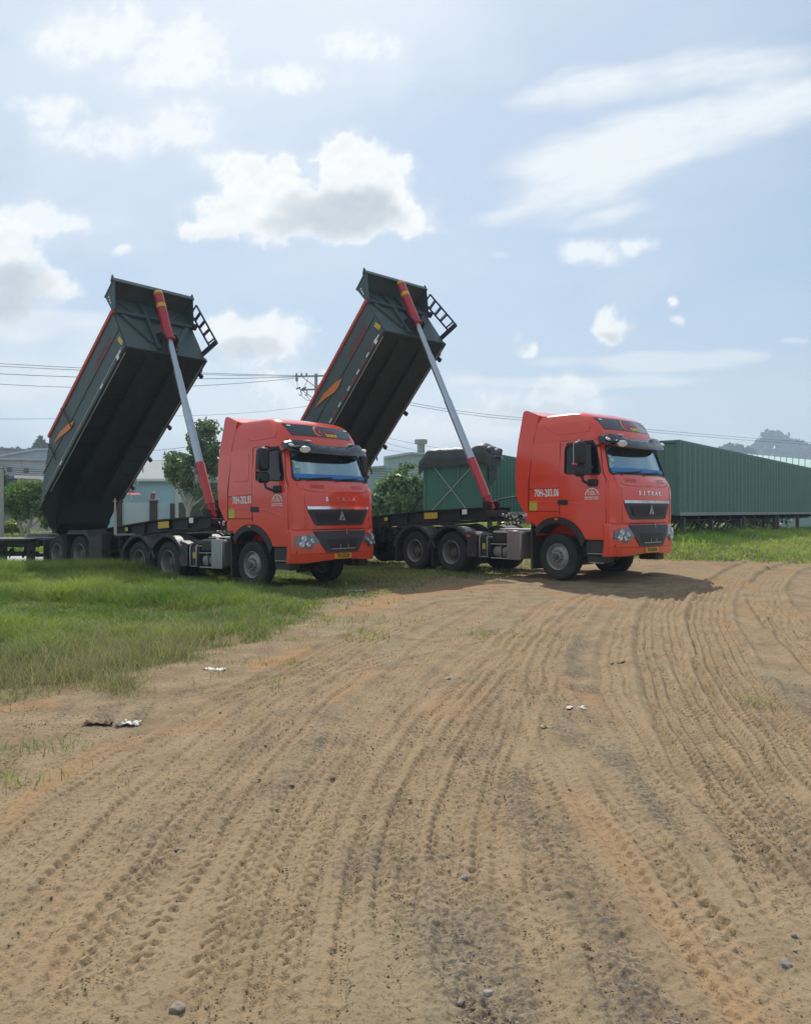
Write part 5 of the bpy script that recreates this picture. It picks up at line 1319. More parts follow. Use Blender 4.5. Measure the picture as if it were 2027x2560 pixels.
    seg = [(1.50, .106), (1.50 + (Ln - 1.5) * .42, .106), (1.50 + (Ln - 1.5) * .42 + .01, .094), (1.50 + (Ln - 1.5) * .74, .094), (1.50 + (Ln - 1.5) * .74 + .01, .082), (Ln + .05, .082)]
    MB().lathe(seg, 'z', (0, 0, 0), 28).build('hoist_rod', CYLS, cyl, 20)
    MB().lathe([(Ln - .06, .08), (Ln - .06, .165), (Ln + .0, .165), (Ln + .03, .135), (Ln + 1.40, .130), (Ln + 1.47, .11), (Ln + 1.49, .06), (Ln + 1.49, 0)], 'z', (0, 0, 0), 28).build('hoist_cover', CYLR, cyl, 35)
    for a, b in ((Ln + .95, Ln + 1.07), (Ln + 1.38, Ln + 1.475)): MB().lathe([(a, .1345), (b, .1325 if b < Ln + 1.2 else .112)], 'z', (0, 0, 0), 28).build('yellow_band', YELLOW, cyl)
    MB().lathe([(.30, .132), (.34, .132)], 'z', (0, 0, 0), 28).build('clamp_ring', RIMD, cyl)
    mb = MB()
    for s in (-1, 1): mb.box((base.x, s * .17, 1.68), (.30, .05, .30), .02); mb.tube([(base.x, s * .12, 1.66), (base.x, s * .22, 1.66)], .07, 12)
    mb.build('hoist_foot', STEELD, root)
    return root

tl = make_trailer(T1, .695, .014, -.101, .002, 1)
tl2 = make_trailer(T2, .801, .031, .066, -.431, 2)
tag(tl, 'grey green tipper trailer behind the left truck, body raised, worn white edge line', 'trailer', 'tipper trailers with raised bodies')
tag(tl2, 'grey green tipper trailer behind the right truck, body raised steeply, dashed reflective edge', 'trailer', 'tipper trailers with raised bodies')
# ------------------------------------------------------------------ background: containers, buildings, trees, poles, wires, hill
def bg(u, v, Z):
    """photograph pixel (2027 px wide) at depth Z -> world"""
    return ((u - 1013.5) / FPX * Z, Z, CAMH - (v - HZ) * Z / FPX)
CGRN = mat('green_container_paint', (.030, .130, .085), .55, .05, .22, 1.3, streak=.4, bump=.06, bscale=20)
CGRN2 = mat('pale_green_container_paint', (.085, .175, .140), .55, .05, .22, 1.0, streak=.5, bump=.06, bscale=20)
CRAIL = mat('worn_grey_rail', (.30, .31, .29), .7, .1, .3, 3)
def corr_wall(mb, P0, ux, uz, length, height, nrm, pitch=.28, depth=.036, flat=.07):
    """corrugated sheet: trapezoid waves standing out along nrm"""
    P0, ux, uz, nrm = Vector(P0), Vector(ux), Vector(uz), Vector(nrm)
    prof = []; x = 0
    while x < length - 1e-6:
        for a, d in ((0, 0), (flat, 0), (pitch * .5, depth), (pitch * .5 + flat, depth)): 
            if x + a < length: prof.append((x + a, d))
        x += pitch
    prof.append((length, 0))
    n = len(prof); vs_ = [P0 + ux * a + nrm * d for a, d in prof] + [P0 + ux * a + nrm * d + uz * height for a, d in prof]
    mb.add(vs_, [(i, i + 1, n + i + 1, n + i) for i in range(n - 1)]); return mb
def lit_ridges(o, paint2):  # ridge faces painted lighter, standing in for light on the corrugation
    o.data.materials.append(paint2)
    for k, f in enumerate(o.data.polygons):
        if k % 4 == 2: f.material_index = 1
RIDGE = mat('lit_ridge_pale_green', (.150, .255, .215), .65, 0, .2, 1.5, streak=.3)  # brighter greens for the ridges, the light put into the colour
RIDGE2 = mat('lit_ridge_dark_green', (.055, .165, .118), .6, 0, .2, 1.5, streak=.3)

def container(name, origin, yaw, length, width, height, z0, paint, pitch=.28):
    """origin = near corner; local x runs back along the long side that is seen, y to its left (away)"""
    root = empty(name, (origin[0], origin[1], z0), (0, 0, yaw))
    mb = MB(); corr_wall(mb, (.12, .03, .14), (1, 0, 0), (0, 0, 1), length - .24, height - .26, (0, -1, 0), pitch, .075 if pitch > .45 else .045, .09); lit_ridges(mb.build('long_side', paint, root, smooth=False), RIDGE if pitch > .45 else RIDGE2)
    mb = MB(); corr_wall(mb, (.12, width - .03, .14), (1, 0, 0), (0, 0, 1), length - .24, height - .26, (0, 1, 0), pitch); mb.build('far_side', paint, root, smooth=False)
    mb = MB(); corr_wall(mb, (length - .03, .1, .14), (0, 1, 0), (0, 0, 1), width - .2, height - .26, (1, 0, 0)); mb.build('rear_wall', paint, root, smooth=False)
    mb = MB(); mb.box((length / 2, width / 2, height - .05), (length - .1, width - .1, .05)); mb.build('roof', paint, root)
    mb = MB()
    for x in (.06, length - .06):
        for y in (.06, width - .06): mb.box((x, y, height / 2), (.14, .14, height), .01)
        for z in (.08, height - .06): mb.box((x, width / 2, z), (.12, width - .2, .12), .01)
    for y in (.05, width - .05): mb.box((length / 2, y, height - .06), (length - .2, .09, .12), .01)
    mb.build('corner_frame', paint, root)
    mb = MB()
    for y in (.04, width - .04): mb.box((length / 2, y, .06), (length - .1, .12, .14), .01)
    mb.build('bottom_rail', CRAIL, root)
    mb = MB(); mb.box((length / 2, width / 2, .05), (length - .2, width - .1, .06)); mb.build('floor', STEELD, root)
    return root

LATER = []
# the long pale green container on its chassis, right
yawc = math.atan2(.79, .61)
lc = container('shipping_container', (10.0, 28.8), yawc, 27.0, 2.44, 2.78, 1.50, CGRN2, .60)
mb = MB(); mb.box((.06, 1.22, 1.39), (.06, 2.3, 2.5), .01); ew = mb.build('end_wall', CGRN2, lc)
for y in (.62, 1.22, 1.82): MB().box((.02, y, 1.39), (.03, .10, 2.4), .01).build('end_rib', CGRN2, lc)
mb = MB(); t_ = 'XOUU5811206'
for k, ch in enumerate(t_): text_on(mb, ch, .15, lambda a, b, k=k: (.0, .98 - a, 2.16 - k * .135 + b), 1.1, .004)
mb.build('container_code', mat('pale_stencil', (.42, .46, .42), .6), lc, smooth=False)
tag(lc, 'long pale green corrugated container with stencilled code on its end wall, at the right', 'container')
for k in range(7):
    d_ = 3.0 + 4.2 * k; base = (10 + .61 * d_ - 3.6 * .79, 28.8 + .79 * d_ + 3.6 * .61); zz = H(*base)
    LATER.append((base, zz, k))
# chassis with its legs under the long container
ch = empty('container_chassis', (10.0, 28.8, 0), (0, 0, yawc))
mb = MB()
for y in (.75, 1.7): mb.box((13.4, y, 1.36), (26.6, .12, .24), .01)
for x in np.arange(.4, 27, 2.1): mb.box((float(x), 1.22, 1.40), (.12, 2.3, .12), .01)
mb.build('chassis_beam', STEELD, ch)
LEGM = mat('rusty_grey_steel', (.13, .115, .10), .8, .1, .35, 6)
for x in (1.1, 4.6, 8.9, 9.5, 15.5, 16.1, 21):
    for y in (.25, 2.1):
        hz_ = H(10 + x * .61 - y * .79, 28.8 + x * .79 + y * .61)
        MB().box((x, y, (1.38 + hz_) / 2 + .0), (.17, .17, 1.38 - hz_ + .1), .01).build('leg', LEGM, ch)
mb = MB()
for a, b in ((2.6, 4.5), (3.9, 2.6), (6.2, 8.8), (7.4, 6.0), (9.7, 11.5)): MB().bar((a, .25, 1.34), (b, .25, .72), .05, .05).build('brace', LEGM, ch)
mb = MB()
for k in range(12): MB().tube([(2.3 + .8 * k, .9, 1.25), (2.4 + .8 * k, 1.1, 1.0 + .1 * (k % 3)), (2.2 + .8 * k, 1.2, .8)], .04, 6).build('air_line', RIMD, ch)
tag(ch, 'dark steel chassis with square legs and braces under the long pale green container', 'chassis')

# the dark green container with the rolled tarpaulin, centre
yawd = math.atan2(.89, .45)
N_ = bg(1218, 1288, 31.0)
WD = 2.78
dc = container('open_top_container', (N_[0], N_[1]), yawd, 11.0, WD, 2.50, 1.50, CGRN, .42)
mb = MB(); mb.box((.04, WD / 2, 1.25), (.06, WD - .1, 2.36), .01); mb.build('end_panel', CGRN, dc)
mb = MB(); mb.box((-.015, WD * .44, 1.65), (.03, .06, 1.1), .01); mb.build('end_strut', CGRN2, dc)
for a, b in (((.86, .18), (.16, 2.12)), ((.26, .06), (.82, 1.95))):
    mb = MB(); mb.tube([(-.03, WD * a[0], a[1]), (-.03, WD * b[0], b[1])], .018, 6); mb.build('cross_rope', mat('pale_rope', (.34, .38, .34), .8), dc)
tag(dc, 'dark green container with crossed ropes on its end, behind the right trailer', 'container')
TARP = mat('black_tarpaulin', (.040, .046, .046), .55, 0, .3, 4, bump=.5, bscale=9)
rr = np.random.default_rng(4)
nu, nv = 44, 22
uu, vv = np.meshgrid(np.linspace(-.32, WD + .10, nu), np.linspace(0, 1, nv))
# profile over the near edge: hangs down the end, rolls over the top, lies back on the roof
prof_x = np.interp(vv, [0, .28, .45, .6, .8, 1], [-.16, -.22, -.14, .18, .7, 1.35]); prof_z = np.interp(vv, [0, .28, .45, .6, .8, 1], [1.92, 2.30, 2.62, 2.72, 2.70, 2.60])
nz1 = fbm(uu * 2.0 + 9, vv * 5, 4) - .5; nz2 = fbm(uu * 5 + 30, vv * 9, 3) - .5
endc = np.maximum(sstep(.15, -.32, uu), sstep(WD - .25, WD + .10, uu))
tx = prof_x + nz1 * .12 - .05 * endc; tz = prof_z + nz2 * .09 + nz1 * .08 - endc * (.30 + .25 * (vv > .4)) + .14 * sstep(.8, .2, uu)
tz = np.where(vv < .06, tz + .12 * (vnoise(uu * 3, uu * 0 + 2) - .5), tz)
vs_ = np.stack([tx.ravel(), uu.ravel(), tz.ravel()], 1); i = (np.arange(nv - 1)[:, None] * nu + np.arange(nu - 1)).ravel()
me = bpy.data.meshes.new('tarpaulin'); me.from_pydata([tuple(p) for p in vs_], [], [(a, a + 1, a + nu + 1, a + nu) for a in i])
tp = link('tarpaulin', me, TARP, angle=60, loc=(N_[0], N_[1], 1.50)); tp.rotation_euler = (0, 0, yawd)
md = tp.modifiers.new('t', 'SOLIDIFY'); md.thickness = .02
tag(tp, 'black tarpaulin rolled over the near end of the dark green container', 'tarpaulin')
# its fold hanging down the long side
nu2, nv2 = 22, 16
uu, vv = np.meshgrid(np.linspace(-.15, 1.05, nu2), np.linspace(0, 1, nv2))
drop = (1.25 - .75 * sstep(.25, 1.0, uu)) * (.8 + .4 * vnoise(uu * 6, uu * 0 + 5))
x_, z_, y_ = uu + (fbm(uu * 4, vv * 3, 3) - .5) * .12, 2.68 - vv * drop + .06 * np.sin(uu * 9), -.10 - .16 * np.abs(np.sin(uu * 7 + vv * 2)) * (1 - .4 * vv) + .16 * sstep(.12, 0, vv)
me = bpy.data.meshes.new('tarpaulin'); i = (np.arange(nv2 - 1)[:, None] * nu2 + np.arange(nu2 - 1)).ravel()
me.from_pydata([tuple(p) for p in np.stack([x_.ravel(), y_.ravel(), z_.ravel()], 1)], [], [(a, a + 1, a + nu2 + 1, a + nu2) for a in i])
t2_ = link('tarpaulin_fold', me, TARP, tp, 60); md = t2_.modifiers.new('t', 'SOLIDIFY'); md.thickness = .02
# chassis under it
mb = MB(); mb.box((5.5, WD / 2, 1.34), (10.8, 1.3, .26), .02)
cc = empty('container_chassis', (N_[0], N_[1], 0), (0, 0, yawd)); mb.build('chassis_beam', STEELD, cc)
for x in (1.2, 8.0, 9.3):
    for y in (.35, WD - .35): MB().box((x, y, .68), (.18, .18, 1.2), .02).build('leg', LEGM, cc)
tag(cc, 'dark chassis under the dark green container with the tarpaulin', 'chassis')

# low skeletal chassis parked on the concrete road, far left
sk = empty('skeletal_trailer', (-12.6, 24.4, 0), (0, 0, R_(4)))
mb = MB()
for y in (-.45, .45): mb.box((-2.6, y, .64), (8.0, .16, .16), .01); mb.box((-2.2, y, .34), (6.5, .12, .10), .01)
P_ = lambda n, m_, mb_: mb_.build(n, m_, sk)
P_('main_beam', STEELD, mb)
for x in (-6.0, -4.4, -2.9, -1.3, .3): 
    mb = MB(); mb.box((x, 0, .62), (.16, 1.5, .10), .01); P_('crossmember', STEELD, mb)
for x in (.35, 1.18, -1.9): 
    mb = MB(); mb.box((x, -.5, .36), (.22, .16, .76), .01); P_('leg', STEELD, mb)
mb = MB(); mb.box((.55, 0, .80), (1.5, 1.6, .06), .01); P_('deck_plate', STEELD, mb)
mb = MB()
for k in range(12): mb.box((1.15 + .075 * k, 0, .92), (.02, 1.4, .10))
mb.box((1.55, -.72, .98), (.95, .04, .03)); mb.box((1.55, .72, .98), (.95, .04, .03)); mb.box((1.55, -.72, .86), (.95, .04, .03)); P_('grating', CRAIL, mb)
mb = MB(); mb.box((1.7, -.3, .74), (1.9, .14, .12), .01); mb.box((1.7, .4, .74), (1.9, .14, .12), .01); P_('drawbar', STEELD, mb)
rr = random.Random(8); mb = MB()
for k in range(16):
    x = -.9 + 2.2 * rr.random(); mb.tube([(x, -.55, .60), (x + .1 * rr.random(), -.65, .40 + .1 * rr.random()), (x - .1, -.5, .25)], .022, 5); mb.box((x, -.4 * rr.random(), .3 + .25 * rr.random()), (.10, .12, .09), .01)
P_('brake_gear', STEELD, mb)
for x in (-3.4, -4.6):
    for s in (-1, 1): make_wheel('rear', sk, (x, s * .75, .40), s)
tag(sk, 'low dark skeletal trailer frame on the concrete road, at the left edge', 'trailer')

# ------------------------------------------------------------------ trees
LEAFM = leaf_mat('tree_leaf', .30, .45, .35)
BARK = mat('tree_bark', (.17, .14, .11), .9, 0, .35, 9, bump=.6, bscale=25); BARKW = mat('pale_bark', (.40, .37, .32), .85, 0, .25, 9, bump=.4, bscale=25)
def leaves(name, parent, clumps, n, size, c0, c1, aspect=2.2, droop=.3, seed=1, gap=.42):
    """leaf blades spread through ellipsoid clumps (x, y, z, rx, ry, rz)"""
    r = np.random.default_rng(seed); C = np.array(clumps); vol = C[:, 3] * C[:, 4] * C[:, 5]; k = r.choice(len(C), n, p=vol / vol.sum())
    d = r.normal(size=(n, 3)); d /= np.linalg.norm(d, axis=1)[:, None]; rad = r.random(n) ** .45
    sub = .5 + .9 * fbm(d[:, 0] * 2.4 + k * 3.7, d[:, 1] * 2.4 + d[:, 2] * 2.4 + k, 3)             # ragged outline
    p = C[k, :3] + d * C[k, 3:] * (rad * sub)[:, None]
    keep = fbm(p[:, 0] * 1.6 + 50, p[:, 2] * 1.6 + p[:, 1] * 1.1 + 20, 3) > gap                    # gaps through the crown
    p, d = p[keep], d[keep]; n = len(p)
    a = r.normal(size=(n, 3)) + d * .5; a[:, 2] -= droop; a /= np.linalg.norm(a, axis=1)[:, None]
    b = np.cross(a, r.normal(size=(n, 3))); b /= np.linalg.norm(b, axis=1)[:, None]
    L = size * (.6 + .8 * r.random(n))[:, None]; Wd = L / aspect
    V = np.stack([p - a * L * .5, p + b * Wd * .5, p + a * L * .5, p - b * Wd * .5], 1)
    me = bpy.data.meshes.new(name); me.vertices.add(4 * n); me.vertices.foreach_set('co', V.astype(np.float32).ravel())
    me.loops.add(4 * n); me.loops.foreach_set('vertex_index', np.arange(4 * n, dtype=np.int32)); me.polygons.add(n); me.polygons.foreach_set('loop_start', np.arange(0, 4 * n, 4, dtype=np.int32))
    t = np.clip(.25 + .6 * (r.random(n) - .3) + .6 * (fbm(p[:, 0] * .9, p[:, 2] * .9 + p[:, 1], 2) - .4), 0, 1)[:, None]
    cc = np.ones((n, 4, 4)); cc[:, :, :3] = (np.array(c0) * (1 - t) + np.array(c1) * t)[:, None, :] * 1.7
    at = me.attributes.new('tint', 'FLOAT_COLOR', 'POINT'); at.data.foreach_set('color', cc.astype(np.float32).ravel())
    me.update(calc_edges=True); me.materials.append(LEAFM)
    o = bpy.data.objects.new(name, me); COL.objects.link(o); o.parent = parent
    return o
def tree(loc, clumps, n, size, c0, c1, trunk_h, tr, label, cat='tree', bark=None, seed=1, lean=0.0, name='tree', aspect=2.2, stems=1, group='trees beyond the yard', gap=.42):
    root = empty(name, loc); r = random.Random(seed)
    mb = MB()
    for s in range(stems):
        ox = (s - (stems - 1) / 2) * .35
        top = Vector((lean + ox * 1.6, 0, trunk_h))
        mb.tube([(ox, 0, -.2), (ox + .06, .03, trunk_h * .4), (ox + lean * .6, -.03, trunk_h * .75), tuple(top)], [tr * 1.25, tr, tr * .8, tr * .6], 9)
        for c_ in clumps[s::stems]:
            e = Vector(c_[:3]); m_ = top.lerp(e, .5) + Vector((r.random() - .5, r.random() - .5, .3 * r.random())) * .3
            mb.tube([tuple(top - Vector((0, 0, trunk_h * .25 * r.random()))), tuple(m_), tuple(e)], [tr * .5, tr * .3, tr * .1], 6)
    mb.build('trunk', bark or BARK, root, 60)
    leaves('crown', root, clumps, n, size, c0, c1, aspect, seed=seed, gap=gap)
    tag(root, label, cat, group)
    return root
DG0, DG1 = (.020, .040, .016), (.075, .115, .040)
# airy tree between the left hoist and cab
Zt = 43.0; bx, by_, _ = bg(470, 1300, Zt)
def cl_px(cx, cy, rx, ry, Z, base, dy=0.0, ryd=None):
    w_ = bg(cx, cy, Z); k = Z / FPX
    return (w_[0] - base[0], dy, w_[2] - base[2], rx * k, (ryd or rx * k * .9), ry * k)
b0 = (bx, by_, 0)
tree((bx, by_, 0), [cl_px(515, 1075, 36, 34, Zt, b0), cl_px(500, 1110, 48, 42, Zt, b0, .4), cl_px(535, 1130, 36, 50, Zt, b0, -.3), cl_px(440, 1150, 40, 26, Zt, b0, .2), cl_px(470, 1175, 58, 40, Zt, b0, -.2),
        cl_px(520, 1180, 45, 48, Zt, b0, .3), cl_px(430, 1185, 26, 22, Zt, b0), cl_px(455, 1215, 36, 26, Zt, b0, .2), cl_px(505, 1225, 36, 24, Zt, b0), cl_px(545, 1215, 24, 34, Zt, b0)],
     10000, .22, (.028, .060, .026), (.125, .185, .075), 1.9, .15, 'airy mango-like tree with dark leaves, behind the left hoist cylinder', bark=BARKW, seed=3, gap=.48)
# rounded tree at the far left
Zl = 42.0; bx, by_, _ = bg(62, 1345, Zl); b0 = (bx, by_, 0)
tree((bx, by_, 0), [cl_px(60, 1235, 56, 34, Zl, b0), cl_px(100, 1215, 40, 28, Zl, b0, .3), cl_px(28, 1258, 30, 26, Zl, b0, -.3), cl_px(75, 1265, 62, 34, Zl, b0), cl_px(112, 1255, 44, 40, Zl, b0, .3), cl_px(135, 1280, 40, 34, Zl, b0), cl_px(50, 1288, 34, 22, Zl, b0, .2), cl_px(120, 1195, 22, 14, Zl, b0)],
     9500, .20, (.030, .075, .018), (.130, .200, .035), 1.0, .10, 'rounded bright green tree with pale stems, at the left edge behind the trailer frame', bark=BARKW, seed=5, stems=2, aspect=1.8)
# leafy thicket between the trucks
Zb = 41.0; bx, by_, _ = bg(1000, 1300, Zb); b0 = (bx, by_, 0)
tree((bx, by_, 0), [cl_px(1015, 1200, 48, 34, Zb, b0), cl_px(975, 1225, 44, 34, Zb, b0, .4), cl_px(1045, 1225, 36, 46, Zb, b0, -.2), cl_px(945, 1255, 34, 26, Zb, b0), cl_px(1000, 1255, 60, 40, Zb, b0), cl_px(1050, 1270, 44, 40, Zb, b0, .3), cl_px(960, 1285, 50, 26, Zb, b0), cl_px(1020, 1170, 22, 16, Zb, b0)],
     9000, .24, (.040, .075, .036), (.170, .235, .120), 1.6, .12, 'broad silvery green thicket tree between the two trucks', seed=8, aspect=1.6)
for k, (u, v, Z, sx, sy, lab) in enumerate([(545, 1250, 47, 36, 30, 'dark shrub behind the left cab, above the grey wall'), (30, 1315, 45, 34, 16, 'low yellow green shrub at the left edge, below the rounded tree'), (8, 1230, 58, 16, 60, 'dark narrow tree behind the concrete pole at the left edge'), (150, 1290, 46, 40, 30, 'dark green bush half hidden by the left tipper body')]):
    w_ = bg(u, v, Z); k_ = Z / FPX; base = (w_[0], Z, 0)
    tree(base, [(0, 0, w_[2], sx * k_, sx * k_, sy * k_), (sx * k_ * .5, .3, w_[2] * .8, sx * k_ * .7, sx * k_ * .7, sy * k_ * .7), (-sx * k_ * .6, -.3, w_[2] * .75, sx * k_ * .6, sx * k_ * .6, sy * k_ * .6)], 2200, .24, (.022, .05, .018) if k != 1 else (.10, .12, .03), (.075, .12, .04) if k != 1 else (.22, .23, .07), w_[2] * .7, .07, lab, 'shrub', seed=20 + k, name='shrub', group='shrubs beyond the road')

for base, zz, k in LATER:
    tree((*base, zz), [(0, 0, .75, 1.9, 1.1, .85), (1.1, .3, .6, 1.2, .9, .7), (-1.0, -.2, .65, 1.2, .9, .75)], 1300, .22, (.014, .032, .014), (.040, .070, .026), .6, .05, ('first', 'second', 'third', 'fourth', 'fifth', 'sixth', 'seventh')[k] + ' bush with shade painted into its leaves, behind the legs of the long container, from its near end', 'shrub', seed=60 + k, name='shrub', group='bushes behind the long container')  # leaf colour darkened to give the shade under the container

# ------------------------------------------------------------------ pale blue house with its fence
def quadbox(name, u0, v0, u1, v1, Z, depth, m_, parent=None, zb=None, off=(0, 0, 0)):
    a, b = bg(u0, v0, Z), bg(u1, v1, Z); z0 = b[2] if zb is None else zb
    return MB().box(((a[0] + b[0]) / 2 - off[0], Z + depth / 2 - off[1], (a[2] + z0) / 2 - off[2]), (b[0] - a[0], depth, a[2] - z0), .02).build(name, m_, parent)
WALLB = mat('pale_blue_render', (.40, .60, .66), .9, 0, .10, .7, bump=.15, bscale=12, streak=.18)
ROOFG = mat('grey_roof_sheet', (.26, .29, .28), .8, 0, .15, .8, streak=.35)
hb = bg(380, 1300, 51); house = empty('house', (hb[0], 51, 0))
off = (hb[0], 51, 0)
quadbox('wall', 225, 1204, 443, 1330, 51, 7, WALLB, house, 0, off)
mb = MB(); a, b = bg(215, 1196, 50.6), bg(452, 1203, 50.6); mb.box(((a[0] + b[0]) / 2 - off[0], -.5, (a[2] + b[2]) / 2), (b[0] - a[0], .25, a[2] - b[2]), .02); mb.build('eave', WHITE, house)
a, b = bg(215, 1197, 50.6), bg(452, 1197, 50.6); c_, d_ = bg(452, 1152, 56), bg(215, 1152, 56)
mb = MB(); n = 40
for k in range(n):
    f0, f1 = k / n, (k + .86) / n
    lerp = lambda p, q, f: tuple(p[i] + (q[i] - p[i]) * f - off[i] for i in range(3))
    q = [lerp(a, b, f0), lerp(a, b, f1), lerp(d_, c_, f1), lerp(d_, c_, f0)]; q2 = [(p[0], p[1], p[2] - .06) for p in q]
    mb.add(q + q2, [(0, 1, 2, 3), (7, 6, 5, 4), (0, 4, 5, 1), (1, 5, 6, 2), (2, 6, 7, 3), (3, 7, 4, 0)])
    q = [lerp(a, b, f1), lerp(a, b, (k + 1) / n), lerp(d_, c_, (k + 1) / n), lerp(d_, c_, f1)]; q = [(p[0], p[1], p[2] - .05) for p in q]; mb.add(q, [(0, 1, 2, 3)])
mb.build('roof', ROOFG, house, smooth=False)
w0 = bg(443, 1300, 51); mb = MB(); mb.box((w0[0] - off[0] + .08, -.06, 1.9), (.28, .2, 3.7), .01); mb.build('corner_trim', mat('cream_trim', (.62, .60, .48), .8), house)
a = bg(450, 1312, 50.5); MB().box((a[0] - off[0] - .1, -.4, .55), (.35, .3, 1.3), .02).build('gate_pillar', WHITE, house)
aw = bg(330, 1232, 49.5); mb = MB(); mb.add([(bg(318, 1212, 50.4)[0] - off[0], -.5, bg(318, 1222, 50.4)[2]), (bg(353, 1236, 49)[0] - off[0], -1.8, bg(353, 1236, 49)[2]), (bg(322, 1237, 49)[0] - off[0], -1.8, bg(322, 1237, 49)[2]), (bg(290, 1237, 49)[0] - off[0], -1.8, bg(290, 1237, 49)[2]), (bg(318, 1222, 50.4)[0] - off[0], -.5, bg(318, 1237, 50.4)[2])], [(0, 1, 2), (0, 2, 3), (0, 3, 4), (1, 4, 2), (4, 3, 2), (0, 4, 1)])
mb.build('awning', mat('brick_red_awning', (.34, .075, .055), .8, 0, .15, 5), house)
tag(house, 'pale blue one-storey house with a grey sheet roof and white eave, behind the left trailer', 'house')
POST = mat('dark_red_brown_post', (.060, .036, .036), .75, 0, .25, 5); FENM = mat('white_fence_paint', (.62, .66, .66), .55, 0, .10, 9); CAPM = mat('grey_cap', (.30, .29, .28), .8)
fence = empty('picket_fence', (bg(380, 1300, 48)[0], 48, 0)); fx0 = fence.location.x
def fpost(u0, u1, vtop, cap=True):
    a, b = bg(u0, vtop, 48), bg(u1, vtop, 48)
    p = MB().box(((a[0] + b[0]) / 2 - fx0, 0, a[2] / 2), (b[0] - a[0], .42, a[2]), .02).build('post', POST, fence)
    if cap: MB().box(((a[0] + b[0]) / 2 - fx0, 0, a[2] + .05), (b[0] - a[0] + .22, .60, .10), .02).build('post_cap', CAPM, p)
fpost(376, 393, 1252); fpost(427, 435, 1258, False); fpost(288, 306, 1248, False)
for u0, u1, vt, st in ((307, 375, 1256, 3.75), (394, 427, 1257, 3.9)):
    u = u0
    while u < u1:
        a = bg(u, vt + (1 if int(u) % 3 else 0), 48); k = 48 / FPX
        MB().box((a[0] - fx0, 0, a[2] / 2 + .05), ((2.3 if u0 < 380 else 1.2) * k, .03, a[2] - .1), .008).build('picket', FENM, fence); u += st
    for vv_ in (1265, 1299): a, b = bg(u0, vv_, 48), bg(u1, vv_, 48); MB().box(((a[0] + b[0]) / 2 - fx0, .04, a[2]), (b[0] - a[0], .04, .05)).build('rail', FENM, fence)
tag(fence, 'white picket gate and railing between dark posts in front of the pale blue house', 'fence')
# little shrine-like ornament on the post: red and white
a = bg(382, 1248, 48); orn = MB(); orn.box((0, 0, .20), (.26, .22, .40), .04, (0, .18, 0)); o = orn.build('post_ornament', mat('red_ornament', (.30, .07, .06), .6), loc=(a[0], 48, bg(382, 1248, 48)[2])); MB().box((.06, 0, .40), (.12, .14, .10), .03).build('ornament_top', WHITE, o)
tag(o, 'small red and white ornament standing on the middle fence post', 'ornament')
# weathered wall and dark green shed on the right of the house
gw = quadbox('boundary_wall', 446, 1256, 575, 1330, 47.5, .25, mat('weathered_grey_wall', (.085, .083, .088), .95, 0, .4, 2.2, streak=.5, bump=.3, bscale=14), None, 0); tag(gw, 'weathered dark grey boundary wall right of the picket fence', 'wall')
sh = quadbox('shed', 444, 1206, 640, 1330, 54, 6, mat('dull_green_sheet', (.060, .115, .085), .7, 0, .15, 1.2, streak=.4), None, 0); tag(sh, 'dull green sheet shed behind the grey boundary wall', 'shed')
# long grey roof running behind the house
lr = quadbox('low_warehouse', 330, 1178, 620, 1330, 62, 10, mat('grey_green_sheet', (.30, .36, .33), .8, 0, .12, .6, streak=.4), None, 0)
a, b = bg(320, 1151, 61.5), bg(640, 1179, 61.5); mb = MB(); corr_wall(mb, (a[0], 61.4, b[2]), (1, 0, 0), (0, .1, a[2] - b[2]), b[0] - a[0], 1.0, (0, -1, 0), .35, .06); mb.build('roof_sheet', mat('blue_grey_sheet', (.34, .40, .42), .7, 0, .12, .6, streak=.3), lr, smooth=False)
tag(lr, 'long grey green warehouse with a corrugated roof edge behind the pale blue house', 'warehouse')

# ------------------------------------------------------------------ warehouses on the left
def sheet(r_, g_, b_, nm): return mat(nm, (r_, g_, b_), .75, 0, .10, .35, streak=.25)
def gable(name, u0, u1, vl, vm, vr, um, Z, depth, m_, label, roofm=None, bands=0, win=None):
    """building with a sloping top edge given by three photo heights"""
    a, m2, b = bg(u0, vl, Z), bg(um, vm, Z), bg(u1, vr, Z); cx = (a[0] + b[0]) / 2
    root = empty(name, (cx, Z, 0))
    poly = [(a[0] - cx, 0), (b[0] - cx, 0), (b[0] - cx, b[2]), (m2[0] - cx, m2[2]), (a[0] - cx, a[2])]
    mb = MB(); mb.prism(poly, 0, depth); mb.build('wall', m_, root, smooth=False)
    mb = MB()
    for p, q in ((poly[4], poly[3]), (poly[3], poly[2])):
        mb.prism([p, q, (q[0], q[1] + .25), (p[0], p[1] + .25)], -.5, depth + .3)
    mb.build('roof', roofm or m_, root, smooth=False)
    # standing seams of the sheet cladding
    mb = MB(); x = a[0] - cx + .8
    while x < b[0] - cx - .4:
        zt = interp(x, [(a[0] - cx, a[2]), (m2[0] - cx, m2[2]), (b[0] - cx, b[2])]); mb.box((x, -.03, zt / 2), (.10, .06, zt - .1)); x += 1.6
    mb.build('cladding_rib', m_, root)['kind'] = 'stuff'
    if win:
        for (wu0, wv0, wu1, wv1) in win:
            p, q = bg(wu0, wv0, Z), bg(wu1, wv1, Z); w_ = MB().box(((p[0] + q[0]) / 2 - cx, -.05, (p[2] + q[2]) / 2), (q[0] - p[0], .12, p[2] - q[2]), .02).build('window', mat('dark_window', (.05, .06, .07), .3), root)
    tag(root, label, 'warehouse'); return root
gable('warehouse', -160, 70, 1124, 1122, 1126, 0, 150, 30, sheet(.30, .33, .35, 'grey_sheet_far'), 'farthest pale grey warehouse at the left edge under the hill trees')
